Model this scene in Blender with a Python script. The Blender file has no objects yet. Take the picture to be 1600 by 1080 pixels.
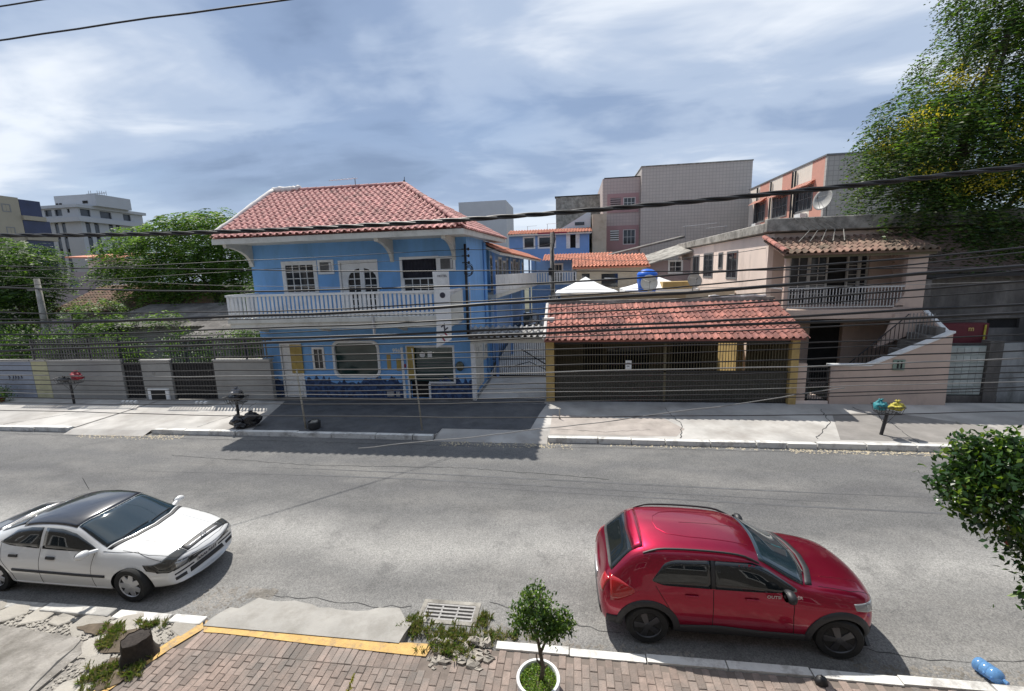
import bpy, bmesh, math, random
import numpy as np
from mathutils import Vector, Matrix
from mathutils.bvhtree import BVHTree
R = math.radians
rnd = random.Random(7)
S = bpy.context.scene
COL = S.collection

# ------------------------------------------------------------ camera
CAMH = 5.15
yaw, pitch, roll = R(7.9), R(9.6), R(1.75)
fw = Vector((-math.sin(yaw)*math.cos(pitch), math.cos(yaw)*math.cos(pitch), -math.sin(pitch)))
rt = Vector((math.cos(yaw), math.sin(yaw), 0)); up = rt.cross(fw)
r2 = math.cos(roll)*rt - math.sin(roll)*up
u2 = math.sin(roll)*rt + math.cos(roll)*up
cd = bpy.data.cameras.new('camera'); cam = bpy.data.objects.new('camera', cd); COL.objects.link(cam)
cam.matrix_world = Matrix(((r2.x,u2.x,-fw.x,0),(r2.y,u2.y,-fw.y,0),(r2.z,u2.z,-fw.z,CAMH),(0,0,0,1)))
cd.sensor_width = 36; cd.lens = 680/1600*36; cd.clip_start = .05; cd.clip_end = 3000
S.camera = cam

# ------------------------------------------------------------ sky, sun, exposure
SUN = Vector((-.385, .545, 1.0)).normalized()
w = bpy.data.worlds.new('World'); S.world = w; w.use_nodes = True
N = w.node_tree.nodes; Lk = w.node_tree.links
for n in list(N): N.remove(n)
out = N.new('ShaderNodeOutputWorld'); bg = N.new('ShaderNodeBackground'); bg.inputs[1].default_value = .09
sky = N.new('ShaderNodeTexSky'); sky.sky_type = 'NISHITA'; sky.sun_disc = False
sky.sun_elevation = math.asin(SUN.z); sky.sun_rotation = math.atan2(SUN.x, SUN.y)
sky.air_density = 1.0; sky.dust_density = .8; sky.ozone_density = 2.0
tc = N.new('ShaderNodeTexCoord'); sep = N.new('ShaderNodeSeparateXYZ'); Lk.new(tc.outputs['Generated'], sep.inputs[0])
def wm(op, a, b):
    m = N.new('ShaderNodeMath'); m.operation = op
    for i, v in ((0, a), (1, b)):
        if isinstance(v, (int, float)): m.inputs[i].default_value = v
        else: Lk.new(v, m.inputs[i])
    return m.outputs[0]
zz = wm('MAXIMUM', wm('ADD', sep.outputs[2], .16), .05)
px = wm('DIVIDE', sep.outputs[0], zz); py = wm('DIVIDE', sep.outputs[1], zz)
cmb = N.new('ShaderNodeCombineXYZ'); Lk.new(px, cmb.inputs[0]); Lk.new(py, cmb.inputs[1])
def wnoise(scale, detail, rough, dist, off, sx=1, sy=1):
    mp = N.new('ShaderNodeMapping'); mp.inputs['Location'].default_value = off; mp.inputs['Scale'].default_value = (sx, sy, 1)
    mp.inputs['Rotation'].default_value = (0, 0, R(-24))
    Lk.new(cmb.outputs[0], mp.inputs[0]); n = N.new('ShaderNodeTexNoise'); Lk.new(mp.outputs[0], n.inputs['Vector'])
    n.inputs['Scale'].default_value = scale; n.inputs['Detail'].default_value = detail
    n.inputs['Roughness'].default_value = rough; n.inputs['Distortion'].default_value = dist
    return n.outputs[0]
def wramp(src, stops):
    r = N.new('ShaderNodeValToRGB'); Lk.new(src, r.inputs[0]); r.color_ramp.interpolation = 'EASE'
    while len(r.color_ramp.elements) < len(stops): r.color_ramp.elements.new(.5)
    for e, (p, c) in zip(r.color_ramp.elements, stops): e.position = p; e.color = (*c, 1)
    return r.outputs[0]
na = wnoise(.75, 6, .50, .35, (3.1, 1.9, 0), .75, 1.1)
nb = wnoise(2.1, 5, .55, .5, (7.3, 2.2, 0), .7, 1.25)
mixn = wm('ADD', wm('MULTIPLY', na, .74), wm('MULTIPLY', nb, .26))
cloud = wramp(mixn, [(.33, (.19,.27,.43)), (.43, (.29,.39,.58)), (.51, (.47,.57,.74)), (.62, (.90,.95,1.02))])
cov = wramp(wnoise(.5, 5, .5, .2, (1.2, 5.5, 0)), [(.28, (.45,.45,.45)), (.5, (.93,.93,.93))])
sc = N.new('ShaderNodeVectorMath'); sc.operation = 'SCALE'; Lk.new(cloud, sc.inputs[0]); sc.inputs['Scale'].default_value = 10.0
mx = N.new('ShaderNodeMixRGB'); Lk.new(cov, mx.inputs[0]); Lk.new(sky.outputs[0], mx.inputs[1]); Lk.new(sc.outputs[0], mx.inputs[2])
hz = wramp(sep.outputs[2], [(0.0,(.62,.62,.62)),(.07,(.45,.45,.45)),(.19,(.12,.12,.12)),(.34,(0,0,0))]); mh = N.new('ShaderNodeMixRGB'); Lk.new(hz, mh.inputs[0]); Lk.new(mx.outputs[0], mh.inputs[1]); mh.inputs[2].default_value = (6.0,7.1,8.6,1)
Lk.new(mh.outputs[0], bg.inputs[0]); Lk.new(bg.outputs[0], out.inputs[0])
sl = bpy.data.lights.new('sun', 'SUN'); sl.energy = 5.0; sl.angle = R(.6); sl.color = (1, .955, .88)
so = bpy.data.objects.new('sun', sl); COL.objects.link(so); so.rotation_euler = SUN.to_track_quat('Z', 'Y').to_euler()
so.location = (0, 20, 40)
S.view_settings.view_transform = 'Standard'; S.view_settings.look = 'None'; S.view_settings.gamma = 1
S.view_settings.use_curve_mapping = False; S.view_settings.exposure = .22

# ------------------------------------------------------------ helpers
WL = {}
def wl(o): return WL.get(o.name, Vector((0,0,0))) if o else Vector((0,0,0))
def thing(name, label, cat, loc=(0,0,0), group=None):
    o = bpy.data.objects.new(name, None); COL.objects.link(o); o.location = loc; o.empty_display_size = .2
    WL[o.name] = Vector(loc); o['label'] = label; o['category'] = cat
    if group: o['group'] = group
    return o
def tag(o, label, cat, group=None):
    o['label'] = label; o['category'] = cat
    if group: o['group'] = group
    return o
def struct(o, kind='structure'): o['kind'] = kind; return o

class M:
    def __init__(s): s.v = []; s.f = []; s.mi = []; s.cur = 0
    def add(s, vs, fs):
        b = len(s.v); s.v += [tuple(p) for p in vs]; s.f += [tuple(b+i for i in f) for f in fs]; s.mi += [s.cur]*len(fs); return s
    def box(s, x0, x1, y0, y1, z0, z1):
        return s.add([(x0,y0,z0),(x1,y0,z0),(x1,y1,z0),(x0,y1,z0),(x0,y0,z1),(x1,y0,z1),(x1,y1,z1),(x0,y1,z1)],
            [(0,3,2,1),(4,5,6,7),(0,1,5,4),(1,2,6,5),(2,3,7,6),(3,0,4,7)])
    def obox(s, c, dx, dy, dz, ax=(1,0,0), ay=(0,1,0)):
        ax = Vector(ax).normalized(); ay = Vector(ay); ay = (ay-ax*ay.dot(ax)).normalized(); az = ax.cross(ay); c = Vector(c)
        vs = [c+ax*(i*dx/2)+ay*(j*dy/2)+az*(k*dz/2) for k in (-1,1) for i,j in ((-1,-1),(1,-1),(1,1),(-1,1))]
        return s.add(vs, [(0,3,2,1),(4,5,6,7),(0,1,5,4),(1,2,6,5),(2,3,7,6),(3,0,4,7)])
    def prism(s, poly, axis, a, b):
        n = len(poly)
        def P(p, t):
            return {'x':(t,p[0],p[1]), 'y':(p[0],t,p[1]), 'z':(p[0],p[1],t)}[axis]
        vs = [P(p,a) for p in poly]+[P(p,b) for p in poly]
        return s.add(vs, [tuple(range(n))[::-1], tuple(range(n,2*n))]+[(i,(i+1)%n,n+(i+1)%n,n+i) for i in range(n)])
    def tube(s, pts, r, n=8, caps=True):
        pts = [Vector(p) for p in pts]; rs = r if isinstance(r,(list,tuple)) else [r]*len(pts); vs = []; fs = []
        ref = Vector((0,0,1))
        d0 = (pts[-1]-pts[0]).normalized()
        if abs(d0.dot(ref)) > .9: ref = Vector((1,0,0))
        for i,p in enumerate(pts):
            d = (pts[min(i+1,len(pts)-1)]-pts[max(i-1,0)]).normalized()
            a = d.cross(ref).normalized(); b = d.cross(a)
            for k in range(n):
                t = 2*math.pi*k/n; vs.append(p+(a*math.cos(t)+b*math.sin(t))*rs[i])
        for i in range(len(pts)-1):
            for k in range(n):
                fs.append((i*n+k, i*n+(k+1)%n, (i+1)*n+(k+1)%n, (i+1)*n+k))
        if caps: fs += [tuple(range(n))[::-1], tuple((len(pts)-1)*n+k for k in range(n))]
        return s.add(vs, fs)
    def lathe(s, prof, c=(0,0,0), n=20, axis='z'):
        vs = []; fs = []; m = len(prof)
        for k in range(n):
            t = 2*math.pi*k/n
            for r,z in prof:
                p = (r*math.cos(t), r*math.sin(t), z)
                if axis == 'y': p = (p[0], z, p[1])
                if axis == 'x': p = (z, p[0], p[1])
                vs.append((p[0]+c[0],p[1]+c[1],p[2]+c[2]))
        for k in range(n):
            k2 = (k+1)%n
            for j in range(m-1): fs.append((k*m+j, k2*m+j, k2*m+j+1, k*m+j+1))
        if prof[0][0] > 1e-5: fs.append(tuple(k*m for k in range(n))[::-1])
        if prof[-1][0] > 1e-5: fs.append(tuple(k*m+m-1 for k in range(n)))
        return s.add(vs, fs)
    def ell(s, c, r, seg=10, ring=7, jit=0, rg=None):
        vs = []; fs = []
        for i in range(ring+1):
            ph = math.pi*i/ring
            for k in range(seg):
                t = 2*math.pi*k/seg; q = 1+(rg.uniform(-jit,jit) if rg else 0)
                vs.append((c[0]+r[0]*q*math.sin(ph)*math.cos(t), c[1]+r[1]*q*math.sin(ph)*math.sin(t), c[2]+r[2]*q*math.cos(ph)))
        for i in range(ring):
            for k in range(seg): fs.append((i*seg+k,(i+1)*seg+k,(i+1)*seg+(k+1)%seg,i*seg+(k+1)%seg))
        return s.add(vs, fs)
    def grid(s, P, closed=False):
        nu = len(P); nv = len(P[0]); vs = [p for row in P for p in row]
        return s.add(vs, [(i*nv+j,(i+1)*nv+j,(i+1)*nv+j+1,i*nv+j+1) for i in range(nu-1) for j in range(nv-1)])
    def mesh(s, name, off=Vector((0,0,0)), mats=(), smooth=False):
        me = bpy.data.meshes.new(name); me.from_pydata([(p[0]-off.x,p[1]-off.y,p[2]-off.z) for p in s.v], [], s.f)
        for m in mats: me.materials.append(m)
        if len(mats) > 1: me.polygons.foreach_set('material_index', s.mi)
        if smooth: me.polygons.foreach_set('use_smooth', [True]*len(me.polygons))
        me.update(); return me
    def build(s, name, mat, parent=None, smooth=False, bev=0, seg=1, angle=None):
        off = wl(parent) if parent else Vector((0,0,0))
        mats = mat if isinstance(mat,(list,tuple)) else (mat,)
        me = s.mesh(name, off, mats, smooth); o = bpy.data.objects.new(name, me); COL.objects.link(o)
        if parent: o.parent = parent; WL[o.name] = off
        if smooth and angle: me.set_sharp_from_angle(angle=R(angle))
        if bev:
            b = o.modifiers.new('bevel','BEVEL'); b.width = bev; b.segments = seg; b.limit_method = 'ANGLE'; b.angle_limit = R(40)
        return o
def inst(me, name, parent, loc, rot=None, scale=None):
    o = bpy.data.objects.new(name, me); COL.objects.link(o)
    off = wl(parent); o.parent = parent
    m = Matrix.Translation(Vector(loc)-off)
    if rot is not None: m = m @ rot.to_4x4()
    if scale: m = m @ Matrix.Diagonal((*scale,1))
    o.matrix_local = m
    return o
def frame3(x, y, z): return Matrix((x,y,z)).transposed()
def kids(o): return [c for c in bpy.data.objects if c.parent == o]
KID = None
def copy_tree(root, loc, label=None, dz=0):
    def cp(o, par):
        c = o.copy(); COL.objects.link(c)
        if par: c.parent = par
        for ch in list(o.children): cp(ch, c)
        return c
    r = cp(root, None); r.location = loc
    if label: r['label'] = label
    return r

# ------------------------------------------------------------ materials
MATS = {}
def mat(name, c, var=.12, sc=2.5, rough=.85, bump=0, bsc=60, rand=0, dirt=None, dirt_t=(.55,.7), dsc=.8, dirt_amt=.7, metal=0, spec=.5, coat=0, stretch=(1,1,1), coords='pos', c2=None, c2sc=1.):
    m = bpy.data.materials.new(name); m.use_nodes = True; MATS[name] = m
    nt = m.node_tree; n = nt.nodes; l = nt.links; b = n['Principled BSDF']
    b.inputs['Roughness'].default_value = rough; b.inputs['Metallic'].default_value = metal
    b.inputs['Specular IOR Level'].default_value = spec; b.inputs['Coat Weight'].default_value = coat; b.inputs['Coat Roughness'].default_value = .04
    if coords == 'pos': g = n.new('ShaderNodeNewGeometry').outputs['Position']
    else: g = n.new('ShaderNodeTexCoord').outputs['Object']
    mp = n.new('ShaderNodeMapping'); mp.inputs['Scale'].default_value = stretch; l.new(g, mp.inputs[0]); vec = mp.outputs[0]
    def noise(scale, det=5, rg=.6):
        t = n.new('ShaderNodeTexNoise'); t.inputs['Scale'].default_value = scale; t.inputs['Detail'].default_value = det; t.inputs['Roughness'].default_value = rg
        l.new(vec, t.inputs['Vector']); return t.outputs[0]
    def ramp(src, a, b_, ca, cb):
        r = n.new('ShaderNodeValToRGB'); l.new(src, r.inputs[0]); e = r.color_ramp.elements
        e[0].position = a; e[1].position = b_; e[0].color = (*ca,1); e[1].color = (*cb,1); return r.outputs[0]
    lo = tuple(x*(1-var) for x in c); hi = tuple(min(1,x*(1+var)) for x in c)
    colr = ramp(noise(sc), .3, .7, lo, hi)
    def mixc(fac, a, bb, typ='MIX'):
        x = n.new('ShaderNodeMixRGB'); x.blend_type = typ
        for i,v in ((0,fac),(1,a),(2,bb)):
            if isinstance(v,(int,float)): x.inputs[i].default_value = v
            elif isinstance(v,tuple): x.inputs[i].default_value = (*v,1)
            else: l.new(v, x.inputs[i])
        return x.outputs[0]
    if c2: colr = mixc(ramp(noise(c2sc,4), .45,.58,(0,0,0),(1,1,1)), colr, c2)
    if dirt:
        f = ramp(noise(dsc,8,.7), dirt_t[0], dirt_t[1], (0,0,0), (dirt_amt,)*3); colr = mixc(f, colr, dirt)
    if rand:
        oi = n.new('ShaderNodeObjectInfo'); mr = n.new('ShaderNodeMapRange'); l.new(oi.outputs['Random'], mr.inputs[0])
        mr.inputs[3].default_value = 1-rand; mr.inputs[4].default_value = 1+rand
        cb = n.new('ShaderNodeCombineXYZ')
        for i in range(3): l.new(mr.outputs[0], cb.inputs[i])
        colr = mixc(1.0, colr, cb.outputs[0], 'MULTIPLY')
    l.new(colr, b.inputs['Base Color'])
    if bump:
        bp = n.new('ShaderNodeBump'); bp.inputs['Strength'].default_value = bump; bp.inputs['Distance'].default_value = .02
        l.new(noise(bsc,4), bp.inputs['Height']); l.new(bp.outputs[0], b.inputs['Normal'])
    return m
def leafmat(name, c, tr=.35, rough=.45):
    m = bpy.data.materials.new(name); m.use_nodes = True; nt = m.node_tree; n = nt.nodes; l = nt.links
    b = n['Principled BSDF']; b.inputs['Base Color'].default_value = (*c,1); b.inputs['Roughness'].default_value = rough
    b.inputs['Specular IOR Level'].default_value = .35
    t = n.new('ShaderNodeBsdfTranslucent'); t.inputs[0].default_value = (min(1,c[0]*1.5),min(1,c[1]*1.5),c[2]*.7,1)
    mxs = n.new('ShaderNodeMixShader'); mxs.inputs[0].default_value = tr
    l.new(b.outputs[0], mxs.inputs[1]); l.new(t.outputs[0], mxs.inputs[2]); l.new(mxs.outputs[0], n['Material Output'].inputs[0])
    return m

m_conc = mat('concrete', (.40,.385,.36), .14, 1.6, .9, .35, 70, dirt=(.20,.185,.165), dirt_t=(.5,.72), dsc=.7)
m_conc_d = mat('dirty_concrete', (.20,.185,.17), .25, 1.4, .92, .4, 50, dirt=(.05,.046,.042), dirt_t=(.38,.60), dsc=.9, stretch=(1,1,.45))
m_concside = mat('weathered_concrete', (.36,.34,.30), .25, 2.2, .9, .5, 30, dirt=(.10,.09,.08), dirt_t=(.4,.6), dsc=2.0)
m_kerb = mat('kerb_white_paint', (.66,.65,.62), .1, 4, .8, .3, 60, dirt=(.22,.20,.18), dirt_t=(.5,.66), dsc=3)
m_white = mat('white_paint', (.74,.74,.73), .05, 3, .7, dirt=(.42,.41,.38), dirt_t=(.5,.72), dsc=2.0, dirt_amt=.6)
m_blue = mat('blue_wall_paint', (.195,.42,.76), .05, 1.2, .8, .08, 90, dirt=(.14,.28,.48), dirt_t=(.45,.72), dsc=1.3, dirt_amt=.65, stretch=(1,1,.35))
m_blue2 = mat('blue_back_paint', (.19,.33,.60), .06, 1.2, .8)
m_soffit = mat('cream_render', (.60,.59,.54), .06, 2, .8, dirt=(.36,.34,.29), dirt_t=(.5,.72), dsc=1.6)
m_tile = mat('clay_tile_pink', (.52,.255,.225), .18, 5, .85, .3, 60, rand=.2, dirt=(.17,.11,.095), dirt_t=(.50,.70), dsc=2.2, coords='pos')
m_tile2 = mat('clay_tile_red', (.36,.145,.11), .25, 4, .85, .3, 60, rand=.32, dirt=(.12,.05,.05), dirt_t=(.42,.60), dsc=.9)
m_tile3 = mat('clay_tile_brown', (.27,.16,.12), .25, 4, .9, .3, 60, rand=.3, dirt=(.10,.09,.06), dirt_t=(.4,.6), dsc=1.3)
m_tile4 = mat('painted_tile_grey', (.30,.29,.28), .2, 4, .8, .3, 60, rand=.35)
m_tile5 = mat('clay_tile_orange', (.48,.19,.12), .2, 4, .85, .3, 60, rand=.2)
m_mortar = mat('white_mortar', (.68,.64,.60), .12, 6, .9, .4, 40)
m_glass = mat('dark_window_glass', (.022,.026,.032), .3, 1, .06, spec=.6)
m_glassg = mat('green_shop_glass', (.018,.045,.042), .3, 1, .07, spec=.7)
m_cloth = mat('dark_curtain', (.025,.025,.035), .3, 8, .9)
m_black = mat('black_metal', (.018,.018,.02), .2, 10, .5)
m_dark = mat('dark_interior', (.02,.019,.018), .3, 3, .95)
m_grey = mat('grey_metal', (.22,.22,.22), .15, 10, .5, metal=.4)
m_alu = mat('aluminium', (.55,.55,.56), .08, 20, .4, metal=.6)
m_greywall = mat('grey_wall_paint', (.27,.265,.25), .1, 1.5, .85, .15, 60, dirt=(.19,.18,.17), dirt_t=(.5,.7), dsc=.9, dirt_amt=.6)
m_bluegrey = mat('bluish_wall_paint', (.24,.265,.32), .1, 1.5, .85, .15, 60, dirt=(.14,.15,.18), dirt_t=(.5,.7), dsc=.9)
m_yelpier = mat('pale_yellow_paint', (.42,.40,.25), .1, 2, .85, dirt=(.2,.19,.13), dirt_t=(.5,.7))
m_ochre = mat('ochre_paint', (.46,.32,.12), .12, 3, .8, .1, 60, dirt=(.25,.17,.08), dirt_t=(.5,.7), dsc=2)
m_olive = mat('olive_render', (.13,.11,.065), .15, 2, .9)
m_mesh = mat('olive_sheet_metal', (.060,.055,.042), .15, 4, .7)
m_beige = mat('beige_render', (.50,.44,.34), .1, 1.2, .9, .1, 50, dirt=(.30,.25,.18), dirt_t=(.5,.7), dsc=.8)
m_brownr = mat('tan_render', (.36,.27,.17), .15, 1.2, .9)
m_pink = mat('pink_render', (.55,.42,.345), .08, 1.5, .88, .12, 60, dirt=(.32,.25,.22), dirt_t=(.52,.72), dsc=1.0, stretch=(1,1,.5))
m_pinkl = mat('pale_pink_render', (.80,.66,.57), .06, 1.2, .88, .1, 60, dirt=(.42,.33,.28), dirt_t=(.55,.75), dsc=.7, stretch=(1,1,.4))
m_mauve = mat('mauve_render', (.34,.27,.27), .08, 1.2, .88)
m_soil = mat('soil', (.11,.085,.06), .35, 8, .95, .5, 30)
m_bark = mat('bark', (.10,.08,.06), .3, 14, .9, .8, 30)
m_bark_d = mat('dark_bark', (.035,.028,.022), .35, 16, .9, .8, 30)
m_paintblue = mat('navy_mural_paint', (.018,.038,.10), .4, 9, .8, c2=(.05,.10,.22), c2sc=6)
m_gold = mat('varnished_board', (.38,.27,.07), .2, 6, .6)
m_cream = mat('cream_tile_cladding', (.74,.66,.57), .05, 3, .8)
m_terra = mat('terracotta_cladding', (.60,.30,.23), .06, 3, .8)
m_red = mat('red_plastic', (.26,.018,.03), .35, 12, .65, .8, 22)
m_teal = mat('teal_bag_plastic', (.03,.22,.25), .35, 14, .6, .8, 22)
m_yel = mat('yellow_bag_plastic', (.42,.36,.04), .35, 14, .6, .8, 22)
m_bag = mat('black_bag_plastic', (.012,.012,.014), .3, 12, .22, .5, 16, coords='obj')
m_tankblue = mat('blue_polyethylene', (.01,.13,.62), .08, 3, .35)
m_tent = mat('white_canvas', (.80,.80,.79), .03, 3, .7)
m_dish = mat('dish_grey_paint', (.34,.33,.31), .12, 6, .5)
m_ink = mat('dark_lettering', (.05,.05,.07), .1, 5, .8)
m_redink = mat('red_lettering', (.30,.03,.06), .1, 5, .8)
m_post = mat('galvanised_post', (.36,.33,.27), .15, 6, .7)

# cladding with a fine tile grid (too small and too far to pick tiles apart)
def cladding(name, c, tile=.25, joint=(.16,.13,.125), var=.06, axis='xz'):
    m = mat(name, c, var, 1.5, .75); n = m.node_tree.nodes; l = m.node_tree.links; b = n['Principled BSDF']
    src = b.inputs['Base Color'].links[0].from_socket
    g = n.new('ShaderNodeNewGeometry'); sp = n.new('ShaderNodeSeparateXYZ'); l.new(g.outputs['Position'], sp.inputs[0])
    def line(o, period, wd):
        a = n.new('ShaderNodeMath'); a.operation = 'DIVIDE'; l.new(o, a.inputs[0]); a.inputs[1].default_value = period
        f = n.new('ShaderNodeMath'); f.operation = 'FRACT'; l.new(a.outputs[0], f.inputs[0])
        k = n.new('ShaderNodeMath'); k.operation = 'LESS_THAN'; l.new(f.outputs[0], k.inputs[0]); k.inputs[1].default_value = wd; return k.outputs[0]
    ad = n.new('ShaderNodeMath'); ad.operation = 'ADD'; l.new(sp.outputs[0], ad.inputs[0]); l.new(sp.outputs[1], ad.inputs[1])
    mxm = n.new('ShaderNodeMath'); mxm.operation = 'MAXIMUM'; l.new(line(ad.outputs[0], tile, .14), mxm.inputs[0]); l.new(line(sp.outputs[2], tile, .14), mxm.inputs[1])
    x = n.new('ShaderNodeMixRGB'); l.new(mxm.outputs[0], x.inputs[0]); l.new(src, x.inputs[1]); x.inputs[2].default_value = (*joint,1)
    l.new(x.outputs[0], b.inputs['Base Color']); return m
m_clad = cladding('mosaic_cladding', (.53,.475,.425), .3, (.41,.36,.325))
m_clad2 = cladding('mosaic_cladding_fine', (.48,.445,.41), .3, (.37,.335,.31))

# ------------------------------------------------------------ reusable builders
def wall_holes(mb, x0, x1, z0, z1, y0, y1, holes, axis='y'):
    """wall slab between two planes with rectangular openings; axis y: plane spans x,z"""
    xs = sorted({x0,x1,*[h[0] for h in holes],*[h[1] for h in holes]}); zs = sorted({z0,z1,*[h[2] for h in holes],*[h[3] for h in holes]})
    xs = [x for x in xs if x0 <= x <= x1]; zs = [z for z in zs if z0 <= z <= z1]
    def solid(i, j):
        if i < 0 or j < 0 or i >= len(xs)-1 or j >= len(zs)-1: return False
        cx = (xs[i]+xs[i+1])/2; cz = (zs[j]+zs[j+1])/2
        return not any(h[0] < cx < h[1] and h[2] < cz < h[3] for h in holes)
    def P(x, y, z): return (x,y,z) if axis == 'y' else (y,x,z)
    def q(*p): mb.add([P(*a) for a in p], [(0,1,2,3)])
    for i in range(len(xs)-1):
        for j in range(len(zs)-1):
            if not solid(i,j): continue
            a,b,c,d = xs[i],xs[i+1],zs[j],zs[j+1]
            q((a,y0,c),(b,y0,c),(b,y0,d),(a,y0,d)); q((b,y1,c),(a,y1,c),(a,y1,d),(b,y1,d))
            if not solid(i-1,j): q((a,y1,c),(a,y0,c),(a,y0,d),(a,y1,d))
            if not solid(i+1,j): q((b,y0,c),(b,y1,c),(b,y1,d),(b,y0,d))
            if not solid(i,j-1): q((a,y1,c),(b,y1,c),(b,y0,c),(a,y0,c))
            if not solid(i,j+1): q((a,y0,d),(b,y0,d),(b,y1,d),(a,y1,d))
    return mb
def window(parent, x0, x1, z0, z1, y, cols, rows, fm=None, gm=None, fr=.06, bar=.03, axis='y', sgn=-1, label=None, name='window', panes=True, trim=.08):
    """framed window whose outer face stands at y (facing sgn along axis)"""
    fm = fm or m_white; gm = gm or m_glass
    def bx(mb, a,b,c,d,e,f):
        if axis == 'y': mb.box(a,b,min(c,d),max(c,d),e,f)
        else: mb.box(min(c,d),max(c,d),a,b,e,f)
    f = M(); o = y+sgn*.03; i = y-sgn*.05
    bx(f,x0-trim,x0+fr,o,i,z0-trim,z1+trim); bx(f,x1-fr,x1+trim,o,i,z0-trim,z1+trim)
    bx(f,x0+fr,x1-fr,o,i,z0-trim,z0+fr); bx(f,x0+fr,x1-fr,o,i,z1-fr,z1+trim)
    iw = (x1-x0-2*fr); ih = (z1-z0-2*fr)
    for k in range(1,cols): c = x0+fr+iw*k/cols; bx(f,c-bar/2,c+bar/2,y+sgn*.012,i+sgn*.012,z0+fr,z1-fr)
    for k in range(1,rows): c = z0+fr+ih*k/rows; bx(f,x0+fr,x1-fr,y+sgn*.008,i+sgn*.016,c-bar/2,c+bar/2)
    w_ = f.build(name, fm, parent)
    if label: w_['label'] = label
    pw = iw/cols; ph = ih/rows
    cc = (cols,rows) if panes else (1,1); pw = iw/cc[0]; ph = ih/cc[1]
    for a in range(cc[0]):
        for b in range(cc[1]):
            p = M(); s0 = x0+fr+a*pw+(.5*bar if a else 0); s1 = x0+fr+(a+1)*pw-(.5*bar if a<cc[0]-1 else 0); e0 = z0+fr+b*ph+(.5*bar if b else 0); e1 = z0+fr+(b+1)*ph-(.5*bar if b<cc[1]-1 else 0)
            bx(p,s0,s1,y-sgn*.02,y-sgn*.03,e0,e1); p.build('pane', gm, w_)
    return w_
def tile_mesh(name, wd, L, mt, h=.06, lift=.03):
    mb = M(); prof = [(-.5,-.006),(-.34,-.012),(-.24,.25*h),(-.14,.8*h),(0,h),(.14,.8*h),(.24,.25*h),(.34,-.012),(.5,-.006)]
    a = [(p[0]*wd, 0, p[1]+lift) for p in prof]; b = [(p[0]*wd*.97, L, p[1]*.9) for p in prof]; c = [(p[0]*wd, 0, p[1]+lift-.022) for p in prof]; d=[(p[0]*wd, .05, p[1]+lift-.026) for p in prof]
    mb.grid([d,c,a,b]); me = mb.mesh(name, Vector((0,0,0)), (mt,), True); me.set_sharp_from_angle(angle=R(50)); return me
def lay_tiles(parent, o, ux, us, wd, pitch, nu, ns, inside, mt, limit=300, name='roof_tile', h=.06, seed=1):
    o = Vector(o); ux = Vector(ux).normalized(); us = Vector(us).normalized(); nz = ux.cross(us)
    me = tile_mesh(name, wd, pitch*1.18, mt, h); rg = random.Random(seed); L = []
    for i in range(nu):
        for j in range(ns):
            u = (i+.5)*wd; s = j*pitch
            if not inside(u, s+pitch/2): continue
            p = o+ux*(u+rg.uniform(-.006,.006))+us*(s+rg.uniform(-.015,.015))+nz*rg.uniform(0,.006)
            a = rg.uniform(-.02,.02); x = (ux*math.cos(a)+us*math.sin(a)).normalized(); y = nz.cross(x)
            L.append(((p-Vector((0,0,CAMH))).length, p, frame3(x,y,nz)))
    L.sort(key=lambda t: t[0])
    for d,p,r in L[:limit]: inst(me, name, parent, p, r)
    if L[limit:]:
        mb = M(); vs = [v.co.copy() for v in me.vertices]; fs = [tuple(f.vertices) for f in me.polygons]
        for d,p,r in L[limit:]: mb.add([p+r@v for v in vs], fs)
        struct(mb.build(name+'s', mt, parent, smooth=True, angle=50), 'stuff')
def ridge(parent, a, b, mt, r=.11, L=.36, name='ridge_tile'):
    a = Vector(a); b = Vector(b); d = (b-a); n = max(1,int(d.length/L)); d.normalize(); L = (b-a).length/n
    side = d.cross(Vector((0,0,1))).normalized(); upv = side.cross(d)
    mb = M(); P = []
    for y,rr in ((0,r*1.08),(L*1.12,r*.92)):
        P.append([(rr*math.cos(t), y, rr*.8*math.sin(t)) for t in [math.pi*(-.08+1.16*k/8) for k in range(9)]])
    P.insert(0, [(x*.85,0,z*.85) for x,_,z in P[0]])
    mb.grid(P); me = mb.mesh(name, Vector((0,0,0)), (mt,), True); me.set_sharp_from_angle(angle=R(50))
    for k in range(n): inst(me, name, parent, a+d*(k*L), frame3(side, d, upv))
def text(parent, s, size, loc, rot, mt, name='lettering', ext=.004, bold=0, align='CENTER'):
    cu = bpy.data.curves.new(name, 'FONT'); cu.body = s; cu.size = size; cu.extrude = ext; cu.offset = bold; cu.align_x = align; cu.align_y = 'CENTER'; cu.resolution_u = 3
    t = bpy.data.objects.new(name, cu); COL.objects.link(t); dg = bpy.context.evaluated_depsgraph_get()
    me = bpy.data.meshes.new_from_object(t.evaluated_get(dg)); bpy.data.objects.remove(t); bpy.data.curves.remove(cu)
    me.materials.clear(); me.materials.append(mt); me.name = name
    return inst(me, name, parent, loc, rot)
FRONT = frame3(Vector((1,0,0)), Vector((0,0,1)), Vector((0,-1,0)))   # upright, read from -Y
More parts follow.
